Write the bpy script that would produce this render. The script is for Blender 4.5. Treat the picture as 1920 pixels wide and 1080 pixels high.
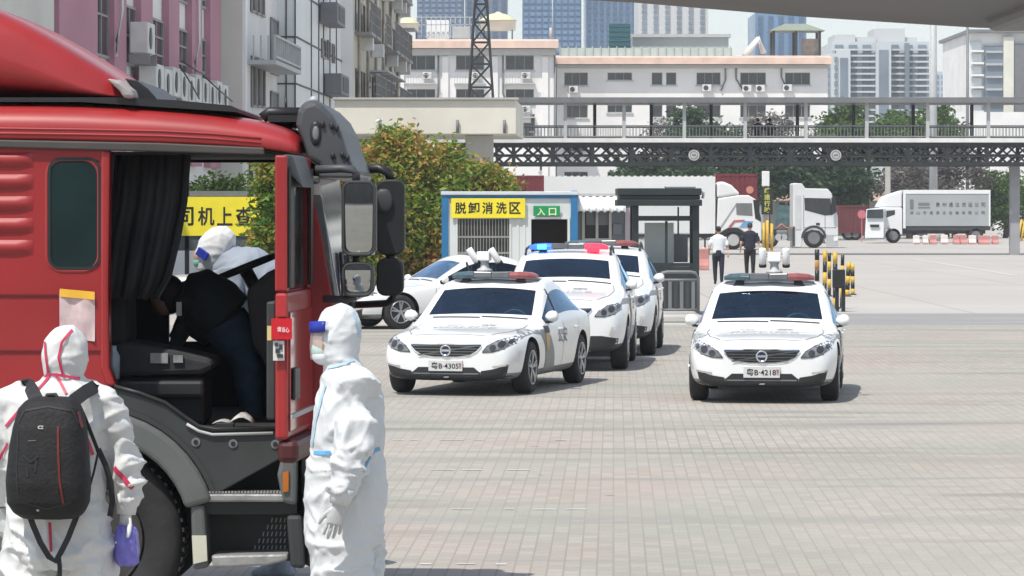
import bpy, bmesh, math, random
from mathutils import Vector, Matrix, noise
from mathutils.bvhtree import BVHTree

for _o in list(bpy.data.objects):
    bpy.data.objects.remove(_o)
SC = bpy.context.scene
COL = SC.collection
R = math.radians
PI = math.pi

# ------------------------------------------------------------------ camera, sky, sun, exposure
F = 6700.0          # focal length in photo pixels (1920 wide)
H = 2.3             # camera height
YH = 388.0          # horizon row
cam = bpy.data.cameras.new("camera")
cam.sensor_width = 36.0
cam.lens = 36.0 * F / 1920.0
cam.shift_y = (YH - 540.0) / 1920.0
cam.clip_start = 0.5
cam.clip_end = 6000.0
camo = bpy.data.objects.new("camera", cam)
COL.objects.link(camo)
camo.location = (0, 0, H)
camo.rotation_euler = (R(90), 0, 0)
SC.camera = camo

TO_SUN = Vector((-0.32, -0.44, 1.0)).normalized()
world = bpy.data.worlds.new("World")
SC.world = world
world.use_nodes = True
wn = world.node_tree
wn.nodes.clear()
wo = wn.nodes.new("ShaderNodeOutputWorld")
wb = wn.nodes.new("ShaderNodeBackground")
sk = wn.nodes.new("ShaderNodeTexSky")
sk.sky_type = 'NISHITA'
sk.sun_disc = False
sk.sun_elevation = math.asin(TO_SUN.z)
sk.sun_rotation = math.atan2(TO_SUN.x, TO_SUN.y)
sk.air_density = 1.0
sk.dust_density = 0.4
sk.ozone_density = 1.6
wb.inputs['Strength'].default_value = 0.14
hs = wn.nodes.new('ShaderNodeHueSaturation')     # milky summer sky
hs.inputs['Saturation'].default_value = 0.55
wn.links.new(sk.outputs[0], hs.inputs['Color'])
wn.links.new(hs.outputs[0], wb.inputs[0])
wn.links.new(wb.outputs[0], wo.inputs[0])
sl = bpy.data.lights.new("sun", 'SUN')
sl.energy = 3.7
sl.angle = R(0.6)
sl.color = (1.0, 0.95, 0.87)
so = bpy.data.objects.new("sun", sl)
COL.objects.link(so)
so.rotation_euler = TO_SUN.to_track_quat('Z', 'Y').to_euler()
so.location = TO_SUN * 60
SC.view_settings.view_transform = 'Standard'
SC.view_settings.look = 'None'
SC.view_settings.exposure = 0.44
SC.view_settings.gamma = 1.0
SC.render.engine = 'CYCLES'
SC.cycles.use_denoising = True
SC.cycles.max_bounces = 6
SC.cycles.transparent_max_bounces = 8
SC.cycles.volume_bounces = 0
SC.render.filter_size = 2.1

# ------------------------------------------------------------------ pixel -> place
def PX(x, d): return (x - 960.0) * d / F
def PZ(y, d): return H - (y - YH) * d / F
def P(x, y, d): return Vector((PX(x, d), d, PZ(y, d)))
def GD(y): return F * H / (y - YH)

# ------------------------------------------------------------------ materials
MATS = {}
def mat(name, col, rough=0.6, metal=0.0, var=0.08, scale=2.0, bump=0.0, bscale=20.0, spec=0.5, coat=0.0,
        emis=None, estr=0.0, alpha=1.0, trans=0.0, island=0.0, detail=4.0, sub=0.0, ior=1.45):
    if name in MATS: return MATS[name]
    m = bpy.data.materials.new(name)
    m.use_nodes = True
    nt = m.node_tree
    b = nt.nodes['Principled BSDF']
    b.inputs['Roughness'].default_value = rough
    b.inputs['Metallic'].default_value = metal
    b.inputs['Specular IOR Level'].default_value = spec
    b.inputs['Coat Weight'].default_value = coat
    b.inputs['Coat Roughness'].default_value = 0.06
    b.inputs['IOR'].default_value = ior
    b.inputs['Alpha'].default_value = alpha
    b.inputs['Transmission Weight'].default_value = trans
    c = (col[0], col[1], col[2], 1.0)
    tc = nt.nodes.new('ShaderNodeTexCoord')
    nz = nt.nodes.new('ShaderNodeTexNoise')
    nz.inputs['Scale'].default_value = scale
    nz.inputs['Detail'].default_value = detail
    nt.links.new(tc.outputs['Object'], nz.inputs['Vector'])
    mr = nt.nodes.new('ShaderNodeMapRange')
    mr.inputs['From Min'].default_value = 0.3
    mr.inputs['From Max'].default_value = 0.7
    mr.inputs['To Min'].default_value = 1.0 - var
    mr.inputs['To Max'].default_value = 1.0 + var
    nt.links.new(nz.outputs['Fac'], mr.inputs['Value'])
    vm = nt.nodes.new('ShaderNodeVectorMath'); vm.operation = 'SCALE'
    vm.inputs[0].default_value = col[:3]
    last = mr.outputs[0]
    if island:
        ge = nt.nodes.new('ShaderNodeNewGeometry')
        m2 = nt.nodes.new('ShaderNodeMapRange')
        m2.inputs['To Min'].default_value = 1.0 - island
        m2.inputs['To Max'].default_value = 1.0 + island
        nt.links.new(ge.outputs['Random Per Island'], m2.inputs['Value'])
        mu = nt.nodes.new('ShaderNodeMath'); mu.operation = 'MULTIPLY'
        nt.links.new(mr.outputs[0], mu.inputs[0]); nt.links.new(m2.outputs[0], mu.inputs[1])
        last = mu.outputs[0]
    nt.links.new(last, vm.inputs['Scale'])
    nt.links.new(vm.outputs[0], b.inputs['Base Color'])
    if bump:
        n2 = nt.nodes.new('ShaderNodeTexNoise')
        n2.inputs['Scale'].default_value = bscale
        n2.inputs['Detail'].default_value = 3
        nt.links.new(tc.outputs['Object'], n2.inputs['Vector'])
        bp = nt.nodes.new('ShaderNodeBump')
        bp.inputs['Strength'].default_value = bump
        bp.inputs['Distance'].default_value = 0.02
        nt.links.new(n2.outputs['Fac'], bp.inputs['Height'])
        nt.links.new(bp.outputs[0], b.inputs['Normal'])
    if emis:
        b.inputs['Emission Color'].default_value = (emis[0], emis[1], emis[2], 1)
        b.inputs['Emission Strength'].default_value = estr
    MATS[name] = m
    return m

def wet_leaf(name, cols, island=0.35, scale=0.5):
    """foliage: several leaf colours picked per leaf and per clump"""
    if name in MATS: return MATS[name]
    m = bpy.data.materials.new(name); m.use_nodes = True
    nt = m.node_tree; b = nt.nodes['Principled BSDF']
    b.inputs['Roughness'].default_value = 0.55
    b.inputs['Specular IOR Level'].default_value = 0.3
    ge = nt.nodes.new('ShaderNodeNewGeometry')
    tc = nt.nodes.new('ShaderNodeTexCoord')
    nz = nt.nodes.new('ShaderNodeTexNoise'); nz.inputs['Scale'].default_value = scale; nz.inputs['Detail'].default_value = 2
    nt.links.new(tc.outputs['Object'], nz.inputs['Vector'])
    ad = nt.nodes.new('ShaderNodeMath'); ad.operation = 'MULTIPLY_ADD'
    nt.links.new(ge.outputs['Random Per Island'], ad.inputs[0]); ad.inputs[1].default_value = island
    nt.links.new(nz.outputs['Fac'], ad.inputs[2])
    cr = nt.nodes.new('ShaderNodeValToRGB')
    el = cr.color_ramp.elements
    while len(el) < len(cols): el.new(0.5)
    for i, c in enumerate(cols):
        el[i].position = 0.35 + (0.25 + island) * i / max(1, len(cols) - 1)
        el[i].color = (c[0], c[1], c[2], 1)
    nt.links.new(ad.outputs[0], cr.inputs['Fac'])
    nt.links.new(cr.outputs[0], b.inputs['Base Color'])
    # thin leaves let some light through
    tr = nt.nodes.new('ShaderNodeBsdfTranslucent'); mx = nt.nodes.new('ShaderNodeMixShader')
    nt.links.new(cr.outputs[0], tr.inputs['Color'])
    mx.inputs[0].default_value = 0.35
    out = nt.nodes['Material Output']
    nt.links.new(b.outputs[0], mx.inputs[1]); nt.links.new(tr.outputs[0], mx.inputs[2])
    nt.links.new(mx.outputs[0], out.inputs['Surface'])
    MATS[name] = m
    return m

# ------------------------------------------------------------------ objects, parts, tags
ORG = {}
def tag(o, label=None, cat=None, group=None, kind=None):
    if label: o['label'] = label
    if cat: o['category'] = cat
    if group: o['group'] = group
    if kind: o['kind'] = kind
    return o

def thing(name, label, cat, loc=(0, 0, 0), group=None, rotz=0.0, local=False):
    o = bpy.data.objects.new(name, None)
    o.empty_display_size = 0.3
    COL.objects.link(o)
    o.location = loc
    o.rotation_euler = (0, 0, rotz)
    ORG[o.name] = Vector((0, 0, 0)) if local else Vector(loc)
    return tag(o, label, cat, group)

def link_mesh(name, me, m, parent=None, origin=None):
    o = bpy.data.objects.new(name, me)
    COL.objects.link(o)
    if m: 
        me.materials.clear()
        me.materials.append(m)
    if parent:
        org = ORG[parent.name]
        o.parent = parent
    else:
        if origin is None:
            n = max(1, len(me.vertices))
            xs = [v.co.x for v in me.vertices]; ys = [v.co.y for v in me.vertices]; zs = [v.co.z for v in me.vertices]
            origin = ((min(xs) + max(xs)) / 2, (min(ys) + max(ys)) / 2, min(zs))
        org = Vector(origin)
        o.location = org
    if org.length > 0: me.transform(Matrix.Translation(-org))
    ORG[o.name] = Vector(org)
    return o

def copy_tree(o, parent=None):
    c = o.copy(); COL.objects.link(c)
    if parent: c.parent = parent
    ORG[c.name] = ORG.get(o.name, Vector((0, 0, 0)))
    for ch in list(o.children): copy_tree(ch, c)
    return c

class MB:
    def __init__(s):
        s.v = []; s.f = []; s.sm = []
    def add(s, vs, fs, smooth=False):
        n = len(s.v)
        s.v += [Vector(q) for q in vs]
        for f in fs:
            s.f.append([i + n for i in f]); s.sm.append(smooth)
        return s
    def hexa(s, p):   # p: 4 bottom, 4 top (same order)
        return s.add(p, [(3, 2, 1, 0), (4, 5, 6, 7), (0, 1, 5, 4), (1, 2, 6, 5), (2, 3, 7, 6), (3, 0, 4, 7)])
    def box(s, x0, x1, y0, y1, z0, z1):
        return s.hexa([(x0, y0, z0), (x1, y0, z0), (x1, y1, z0), (x0, y1, z0), (x0, y0, z1), (x1, y0, z1), (x1, y1, z1), (x0, y1, z1)])
    def beam(s, a, b, w, h=None, up=(0, 0, 1)):
        h = h or w
        a = Vector(a); b = Vector(b); t = (b - a).normalized(); u = Vector(up)
        if abs(t.dot(u)) > 0.98: u = Vector((0, 1, 0))
        sd = t.cross(u).normalized(); u = sd.cross(t).normalized()
        q = []
        for c in (a, b):
            q += [c - sd * w / 2 - u * h / 2, c + sd * w / 2 - u * h / 2, c + sd * w / 2 + u * h / 2, c - sd * w / 2 + u * h / 2]
        return s.hexa(q)
    def prism(s, poly, axis, a, b):
        def m(p, t):
            if axis == 'y': return (p[0], t, p[1])
            if axis == 'x': return (t, p[0], p[1])
            return (p[0], p[1], t)
        n = len(poly)
        vs = [m(p, a) for p in poly] + [m(p, b) for p in poly]
        fs = [list(range(n)), list(range(2 * n - 1, n - 1, -1))]
        for i in range(n):
            j = (i + 1) % n
            fs.append([i, j, n + j, n + i])
        return s.add(vs, fs)
    def ring(s, c, t, r, n, u=None, ry=None):
        t = Vector(t).normalized(); u = Vector(u or (0, 0, 1))
        if abs(t.dot(u)) > 0.95: u = Vector((0, 1, 0)) if abs(t.y) < .9 else Vector((1, 0, 0))
        sd = t.cross(u).normalized(); u = sd.cross(t).normalized()
        ry = r if ry is None else ry
        return [Vector(c) + sd * r * math.cos(2 * PI * k / n) + u * ry * math.sin(2 * PI * k / n) for k in range(n)]
    def loft(s, rings, caps=True, smooth=True, closed=True):
        n = len(rings[0]); b = len(s.v)
        for r_ in rings: s.v += [Vector(q) for q in r_]
        for i in range(len(rings) - 1):
            for k in range(n if closed else n - 1):
                k2 = (k + 1) % n
                s.f.append([b + i * n + k, b + i * n + k2, b + (i + 1) * n + k2, b + (i + 1) * n + k]); s.sm.append(smooth)
        if caps and closed:
            s.f.append([b + k for k in range(n)][::-1]); s.sm.append(False)
            s.f.append([b + (len(rings) - 1) * n + k for k in range(n)]); s.sm.append(False)
        return s
    def cyl(s, p0, p1, r0, r1=None, n=14, smooth=True):
        r1 = r0 if r1 is None else r1
        t = Vector(p1) - Vector(p0)
        return s.loft([s.ring(p0, t, r0, n), s.ring(p1, t, r1, n)], smooth=smooth)
    def tube(s, pts, r, n=8):
        pts = [Vector(p) for p in pts]
        rs = r if isinstance(r, (list, tuple)) else [r] * len(pts)
        rings = []
        for i, p in enumerate(pts):
            t = (pts[min(i + 1, len(pts) - 1)] - pts[max(i - 1, 0)])
            rings.append(s.ring(p, t, rs[i], n))
        return s.loft(rings)
    def lathe(s, prof, c, axis, n=24):   # prof: (radius, offset along axis)
        axis = Vector(axis).normalized()
        return s.loft([s.ring(Vector(c) + axis * h, axis, max(r, 1e-4), n) for r, h in prof])
    def ell(s, c, rx, ry, rz, nu=14, nv=10):
        rings = []
        for j in range(1, nv):
            a = PI * j / nv
            rings.append([(c[0] + rx * math.sin(a) * math.cos(2 * PI * k / nu), c[1] + ry * math.sin(a) * math.sin(2 * PI * k / nu), c[2] - rz * math.cos(a)) for k in range(nu)])
        return s.loft(rings)
    def mesh(s, name):
        me = bpy.data.meshes.new(name)
        me.from_pydata([tuple(v) for v in s.v], [], s.f)
        for p, sm in zip(me.polygons, s.sm): p.use_smooth = sm
        bm = bmesh.new(); bm.from_mesh(me)
        bmesh.ops.recalc_face_normals(bm, faces=bm.faces)
        bm.to_mesh(me); bm.free()
        return me
    def build(s, name, m, parent=None, bevel=0.0, seg=2, origin=None, label=None):
        o = link_mesh(name, s.mesh(name), m, parent, origin)
        if bevel:
            md = o.modifiers.new('bevel', 'BEVEL'); md.width = bevel; md.segments = seg
            md.limit_method = 'ANGLE'; md.angle_limit = R(35)
            md.harden_normals = False
        if label: o['label'] = label
        return o

def arc(cx, cy, r, a0, a1, n):
    return [(cx + r * math.cos(R(a0 + (a1 - a0) * i / n)), cy + r * math.sin(R(a0 + (a1 - a0) * i / n))) for i in range(n + 1)]

def rrect(x0, x1, z0, z1, r, n=4):
    p = []
    for cx, cz, a in ((x1 - r, z1 - r, 0), (x0 + r, z1 - r, 90), (x0 + r, z0 + r, 180), (x1 - r, z0 + r, 270)):
        p += arc(cx, cz, r, a, a + 90, n)
    return p

def pxpoly(pts, d): return [(PX(x, d), PZ(y, d)) for x, y in pts]

_tc = {}
def text_geo(body, bold=0.0, spacing=1.0):
    key = (body, bold, spacing)
    if key in _tc: return _tc[key]
    cu = bpy.data.curves.new('lettering', 'FONT')
    cu.body = body; cu.offset = bold; cu.resolution_u = 3; cu.space_character = spacing
    o = bpy.data.objects.new('lettering', cu); COL.objects.link(o)
    bpy.context.view_layer.update()
    me = bpy.data.meshes.new_from_object(o.evaluated_get(bpy.context.evaluated_depsgraph_get()))
    vs = [(v.co.x, v.co.y) for v in me.vertices]; fs = [list(p.vertices) for p in me.polygons]
    bpy.data.objects.remove(o); bpy.data.curves.remove(cu); bpy.data.meshes.remove(me)
    x0 = min(v[0] for v in vs); x1 = max(v[0] for v in vs); y0 = min(v[1] for v in vs); y1 = max(v[1] for v in vs)
    vs = [((x - x0) / (x1 - x0) - .5, (y - y0) / (y1 - y0) - .5) for x, y in vs]
    _tc[key] = (vs, fs)
    return vs, fs

def text(name, body, m, parent, c, ux, uz, w, h, bold=0.0, spacing=1.0):
    vs, fs = text_geo(body, bold, spacing)
    c = Vector(c); ux = Vector(ux).normalized(); uz = Vector(uz).normalized()
    b = MB(); b.v = [c + ux * (x * w) + uz * (y * h) for x, y in vs]; b.f = [list(f) for f in fs]; b.sm = [False] * len(fs)
    me = bpy.data.meshes.new(name); me.from_pydata([tuple(v) for v in b.v], [], b.f)
    return link_mesh(name, me, m, parent)

def eval_mesh(o):
    bpy.context.view_layer.update()
    dg = bpy.context.evaluated_depsgraph_get()
    return bpy.data.meshes.new_from_object(o.evaluated_get(dg))

def fuse(mb, voxel, smooth=6, disp=None, sub=False):
    """melt overlapping lofts into one continuous skin; disp(co, no) -> offset"""
    me = mb.mesh('skin')
    o = bpy.data.objects.new('skin', me); COL.objects.link(o)
    md = o.modifiers.new('r', 'REMESH'); md.mode = 'VOXEL'; md.voxel_size = voxel
    if smooth:
        m2 = o.modifiers.new('s', 'SMOOTH'); m2.iterations = smooth; m2.factor = 0.5
    out = eval_mesh(o)
    bpy.data.objects.remove(o)
    if disp:
        nos = [v.normal.copy() for v in out.vertices]
        for v, n in zip(out.vertices, nos):
            v.co = v.co + n * disp(v.co, n)
    for p in out.polygons: p.use_smooth = True
    out.update()
    return out
# ------------------------------------------------------------------ shared materials
M_white = mat('white_paint', (.78, .79, .78), .35, var=.03, scale=1)
M_black = mat('black_plastic', (.018, .019, .02), .45, var=.15)
M_dark = mat('dark_grey', (.045, .047, .05), .55, var=.12)
M_mid = mat('mid_grey', (.16, .165, .17), .5, var=.1)
M_grey = mat('light_grey', (.42, .43, .43), .5, var=.08)
M_steel = mat('brushed_steel', (.55, .56, .57), .35, .9, var=.08, scale=6)
M_chrome = mat('chrome', (.75, .76, .78), .12, 1.0, var=.02)
M_rubber = mat('tyre_rubber', (.022, .022, .023), .8, var=.2, scale=8, bump=.2)
M_conc = mat('weathered_concrete', (.42, .41, .38), .85, var=.18, scale=.6, bump=.2, bscale=8, detail=8)
M_cream = mat('cream_render', (.66, .64, .55), .85, var=.12, scale=.5, detail=8)
M_whitewall = mat('white_wall_paint', (.74, .73, .71), .8, var=.08, scale=.35, detail=8)
M_peach = mat('peach_tile', (.66, .49, .40), .7, var=.14, scale=.9)
M_glass = mat('dark_window_glass', (.02, .028, .032), .06, var=.4, scale=1.5, spec=.6)
M_blueglass = mat('blue_curtain_glass', (.10, .20, .34), .25, var=.25, scale=.08, spec=.6)
M_red = mat('red_cab_paint', (.30, .019, .020), .40, var=.13, scale=1.6, coat=.25, bump=.04, bscale=3, detail=9)
M_reddark = mat('maroon_container', (.12, .028, .030), .6, var=.2, scale=.8)
M_yellow = mat('yellow_sign', (.78, .66, .03), .5, var=.06, scale=3)
M_yelpaint = mat('yellow_paint', (.62, .40, .05), .55, var=.2, scale=6)
M_ink = mat('black_lettering', (.012, .012, .014), .5, var=.05)
M_blue = mat('blue_paint', (.02, .15, .33), .45, var=.12, scale=1.5)
M_green = mat('green_sign', (.01, .26, .09), .45, var=.08)
M_bark = mat('bark', (.10, .08, .06), .9, var=.3, scale=4, bump=.5)

# ------------------------------------------------------------------ ground sheets
DVX = 0.0284   # paving direction drift (X per Y)
def ground_mat(name, kind):
    m = bpy.data.materials.new(name); m.use_nodes = True
    nt = m.node_tree; N = nt.nodes; L = nt.links
    b = N['Principled BSDF']; b.inputs['Roughness'].default_value = .9; b.inputs['Specular IOR Level'].default_value = .25
    tc = N.new('ShaderNodeTexCoord')
    def noise_(scale, vec, det=5, dist=0.0):
        n = N.new('ShaderNodeTexNoise'); n.inputs['Scale'].default_value = scale; n.inputs['Detail'].default_value = det
        n.inputs['Distortion'].default_value = dist
        L.new(vec, n.inputs['Vector']); return n.outputs['Fac']
    def mapping(sc, rot=0.0, loc=(0, 0, 0)):
        q = N.new('ShaderNodeMapping'); q.inputs['Scale'].default_value = sc; q.inputs['Rotation'].default_value = (0, 0, rot)
        q.inputs['Location'].default_value = loc
        L.new(tc.outputs['Object'], q.inputs['Vector']); return q.outputs[0]
    def ramp(fac, stops):
        r_ = N.new('ShaderNodeValToRGB'); e = r_.color_ramp.elements
        while len(e) < len(stops): e.new(.5)
        for i, (p, c) in enumerate(stops): e[i].position = p; e[i].color = (c[0], c[1], c[2], 1)
        L.new(fac, r_.inputs['Fac']); return r_.outputs[0]
    def mix(a, b_, fac, mode='MIX'):
        q = N.new('ShaderNodeMix'); q.data_type = 'RGBA'; q.blend_type = mode
        if isinstance(fac, float): q.inputs[0].default_value = fac
        else: L.new(fac, q.inputs[0])
        for s_, v in ((6, a), (7, b_)):
            if isinstance(v, tuple): q.inputs[s_].default_value = (v[0], v[1], v[2], 1)
            else: L.new(v, q.inputs[s_])
        return q.outputs[2]
    big = noise_(.07, mapping((1, 1, 1)), 6)
    if kind == 'paver':
        base = ramp(big, [(.3, (.320, .300, .268)), (.5, (.375, .350, .312)), (.7, (.345, .332, .300))])
        pat = noise_(.45, mapping((1, .6, 1)), 3)
        base = mix(base, (.315, .318, .275), ramp(noise_(.33, mapping((1, .45, 1), 0, (9, 2, 0)), 5), [(.50, (0, 0, 0)), (.64, (.75, .75, .75))]))
        base = mix(base, (.375, .318, .285), ramp(pat, [(.50, (0, 0, 0)), (.66, (.8, .8, .8))]))
        br = N.new('ShaderNodeTexBrick')
        br.offset = .5; br.squash = 1; br.offset_frequency = 2
        br.inputs['Color1'].default_value = (1.07, 1.06, 1.05, 1); br.inputs['Color2'].default_value = (.87, .875, .88, 1)
        br.inputs['Mortar'].default_value = (.72, .715, .70, 1)
        br.inputs['Scale'].default_value = 1.0; br.inputs['Brick Width'].default_value = .23; br.inputs['Row Height'].default_value = .105
        br.inputs['Mortar Size'].default_value = .0075; br.inputs['Mortar Smooth'].default_value = .3
        br.inputs['Bias'].default_value = 0.0
        L.new(mapping((1, 1, 1), R(90) + math.atan(DVX)), br.inputs['Vector'])
        # worn joints: fade the pattern in patches
        fade = ramp(noise_(.16, mapping((1, .5, 1)), 4), [(.36, (.35, .35, .35)), (.62, (1, 1, 1))])
        base = mix(base, br.outputs['Color'], fade, 'MULTIPLY')
        # long oily streaks across the bays
        st = noise_(1.0, mapping((.16, 1.15, 1)), 4, .3)
        base = mix(base, (.21, .208, .19), ramp(st, [(.555, (0, 0, 0)), (.71, (.85, .85, .85))]))
        s2 = noise_(1.0, mapping((.05, .30, 1), 0, (3, 7, 0)), 4, .5)
        base = mix(base, (.30, .30, .275), ramp(s2, [(.55, (0, 0, 0)), (.68, (.6, .6, .6))]))
        # tyre arcs swept across the lot
        wv = N.new('ShaderNodeTexWave'); wv.wave_type = 'RINGS'; wv.inputs['Scale'].default_value = .055; wv.inputs['Distortion'].default_value = 3.0; wv.inputs['Detail'].default_value = 3; wv.inputs['Detail Scale'].default_value = .6
        L.new(mapping((1, 1, 1), 0, (14, -52, 0)), wv.inputs['Vector'])
        base = mix(base, (.26, .255, .24), ramp(wv.outputs['Fac'], [(.93, (0, 0, 0)), (1.0, (.45, .45, .45))]))
        sp = noise_(5.0, mapping((.6, 1.2, 1)), 2)
        base = mix(base, (.10, .095, .09), ramp(sp, [(.735, (0, 0, 0)), (.775, (.8, .8, .8))]))
    elif kind == 'grey_band':
        base = ramp(big, [(.3, (.235, .235, .235)), (.7, (.30, .295, .29))])
        base = mix(base, (.38, .36, .34), ramp(noise_(.6, mapping((.4, 1, 1)), 6), [(.55, (0, 0, 0)), (.75, (.6, .6, .6))]))
    else:
        base = ramp(big, [(.3, (.40, .385, .36)), (.5, (.43, .41, .38)), (.7, (.45, .435, .41))])
        st = noise_(.5, mapping((.35, .5, 1)), 6, .4)
        base = mix(base, (.25, .24, .23), ramp(st, [(.64, (0, 0, 0)), (.76, (.55, .55, .55))]))
        br = N.new('ShaderNodeTexBrick'); br.offset = 0
        br.inputs['Color1'].default_value = (1, 1, 1, 1); br.inputs['Color2'].default_value = (.95, .95, .955, 1)
        br.inputs['Mortar'].default_value = (.7, .69, .68, 1); br.inputs['Scale'].default_value = 1
        br.inputs['Brick Width'].default_value = 5; br.inputs['Row Height'].default_value = 4.5; br.inputs['Mortar Size'].default_value = .03
        L.new(mapping((1, 1, 1)), br.inputs['Vector'])
        base = mix(base, br.outputs['Color'], 1.0, 'MULTIPLY')
    fine = noise_(60, mapping((1, 1, 1)), 3)
    base = mix(base, ramp(fine, [(.3, (.93, .93, .93)), (.7, (1.05, 1.05, 1.05))]), 1.0, 'MULTIPLY')
    L.new(base, b.inputs['Base Color'])
    bp = N.new('ShaderNodeBump'); bp.inputs['Strength'].default_value = .25; bp.inputs['Distance'].default_value = .01
    L.new(fine, bp.inputs['Height']); L.new(bp.outputs[0], b.inputs['Normal'])
    return m

def sheet(name, x0, x1, y0, y1, z, m):
    b = MB(); b.add([(x0, y0, z), (x1, y0, z), (x1, y1, z), (x0, y1, z)], [(0, 1, 2, 3)])
    o = link_mesh(name, b.mesh(name), m, None, (0, 0, 0)); o['kind'] = 'structure'; return o

sheet('ground', -1180, 1180, -75, 1980, 0.0, ground_mat('far_concrete', 'concrete'))
sheet('paved_lot', -60, 60, -20, 69.5, 0.006, ground_mat('worn_pavers', 'paver'))
sheet('grey_ground_band', 5.2, 60, 69.5, 77.0, 0.005, ground_mat('grey_band', 'grey_band'))  # plain grey strip, darker than the ground around it
# worn bay lines across the paving
M_line = mat('worn_white_line', (.50, .485, .455), .85, var=.2, scale=3)
rnd = random.Random(4)
for yy, xa, xb, wd in ((827, 735, 1060, .10), (883, 740, 1010, .11), (957, 745, 1180, .11), (1060, 715, 1230, .13)):
    d = GD(yy); b = MB(); x = PX(xa, d)
    while x < PX(xb, d):
        l = rnd.uniform(.06, .30)
        if rnd.random() < .72:
            w = wd * rnd.uniform(.35, .8)
            b.add([(x, d - w / 2, .010), (x + l, d - w / 2, .010), (x + l, d + w / 2, .010), (x, d + w / 2, .010)], [(0, 1, 2, 3)])
        x += l + rnd.uniform(.03, .25)
    b.build('bay_line', M_line)['kind'] = 'structure'
b = MB()
p0 = P(1715, 0, GD(486)); p1 = P(1905, 0, GD(517))
b.add([(p0.x - .1, p0.y, .006), (p0.x + .15, p0.y, .006), (p1.x + .15, p1.y, .006), (p1.x - .1, p1.y, .006)], [(0, 1, 2, 3)])
b.build('lane_line', M_line)['kind'] = 'structure'
# kerb island with the booth
b = MB(); b.box(PX(1040, 72), PX(1312, 72), 71, 78.5, 0.0, .14)
b.build('kerb_island', M_conc, None, .03)['kind'] = 'structure'
# ------------------------------------------------------------------ cars
M_carwhite = mat('white_car_paint', (.74, .75, .74), .22, var=.015, scale=1, coat=.6)
M_cargrey = mat('grey_livery_film', (.20, .205, .21), .4, var=.04)
M_trim = mat('black_bumper_trim', (.022, .022, .024), .5, var=.1)
M_lens = mat('headlight_lens', (.15, .155, .16), .08, var=.5, scale=14, spec=.8, coat=.8)
M_lensd = mat('headlight_reflector', (.075, .078, .082), .15, .6, var=.3, scale=20)
M_bars = mat('grille_bar', (.17, .175, .18), .25, .9, var=.1)
def glass_mat(name, tint, refl=1.0):
    m = bpy.data.materials.new(name); m.use_nodes = True; nt = m.node_tree; nt.nodes.clear()
    out = nt.nodes.new('ShaderNodeOutputMaterial'); mx = nt.nodes.new('ShaderNodeMixShader'); tr = nt.nodes.new('ShaderNodeBsdfTransparent'); gl = nt.nodes.new('ShaderNodeBsdfGlossy')
    fr = nt.nodes.new('ShaderNodeFresnel'); fr.inputs['IOR'].default_value = 1.5; gl.inputs['Roughness'].default_value = .03
    tc = nt.nodes.new('ShaderNodeTexCoord'); nz = nt.nodes.new('ShaderNodeTexNoise'); nz.inputs['Scale'].default_value = 3.0; mr = nt.nodes.new('ShaderNodeMapRange'); mr.inputs['To Min'].default_value = 1.5 * refl; mr.inputs['To Max'].default_value = 3.2 * refl
    mu = nt.nodes.new('ShaderNodeMath'); mu.operation = 'MULTIPLY'; mu.use_clamp = True
    nt.links.new(tc.outputs['Object'], nz.inputs['Vector']); nt.links.new(nz.outputs['Fac'], mr.inputs['Value']); nt.links.new(fr.outputs[0], mu.inputs[0]); nt.links.new(mr.outputs[0], mu.inputs[1])
    gl.inputs['Color'].default_value = (.50, .72, 1.0, 1); tr.inputs['Color'].default_value = (*tint, 1)
    nt.links.new(mu.outputs[0], mx.inputs[0]); nt.links.new(tr.outputs[0], mx.inputs[1]); nt.links.new(gl.outputs[0], mx.inputs[2]); nt.links.new(mx.outputs[0], out.inputs['Surface'])
    return m
M_wind = glass_mat('windscreen_glass', (.62, .86, 1.0), .85)
M_side = glass_mat('side_glass', (.30, .40, .42), .55)
M_seat = mat('dark_blue_seat_cloth', (.010, .018, .030), .85, var=.2)
M_cabin = mat('dark_cabin_lining', (.060, .080, .10), .8, var=.15)
M_plate = mat('plate_white', (.55, .55, .54), .5, var=.06, scale=9)
M_pale = mat('pale_lettering', (.50, .51, .51), .5, var=.25, scale=20)
M_lb_body = mat('light_bar_smoke', (.10, .105, .11), .25, var=.2, scale=4, spec=.6)
M_lb_red = mat('light_bar_red_lens', (.27, .085, .085), .25, var=.15, scale=6)
M_lb_blue = mat('light_bar_blue_lens', (.06, .10, .12), .25, var=.15, scale=6)
M_lit_blue = mat('lit_blue_lamp', (.02, .06, .6), .3, emis=(.02, .10, 1.0), estr=2.2)
M_lit_cyan = mat('lit_cyan_lamp', (.05, .4, .8), .3, emis=(.05, .55, 1.0), estr=3.5)
M_lit_red = mat('lit_red_lamp', (.6, .02, .04), .3, emis=(1.0, .035, .07), estr=1.6)
M_rim = mat('alloy_rim', (.36, .37, .38), .3, .85, var=.1, scale=9)
M_gold = mat('gold_badge', (.45, .30, .10), .4, .3, var=.3, scale=40)

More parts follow.
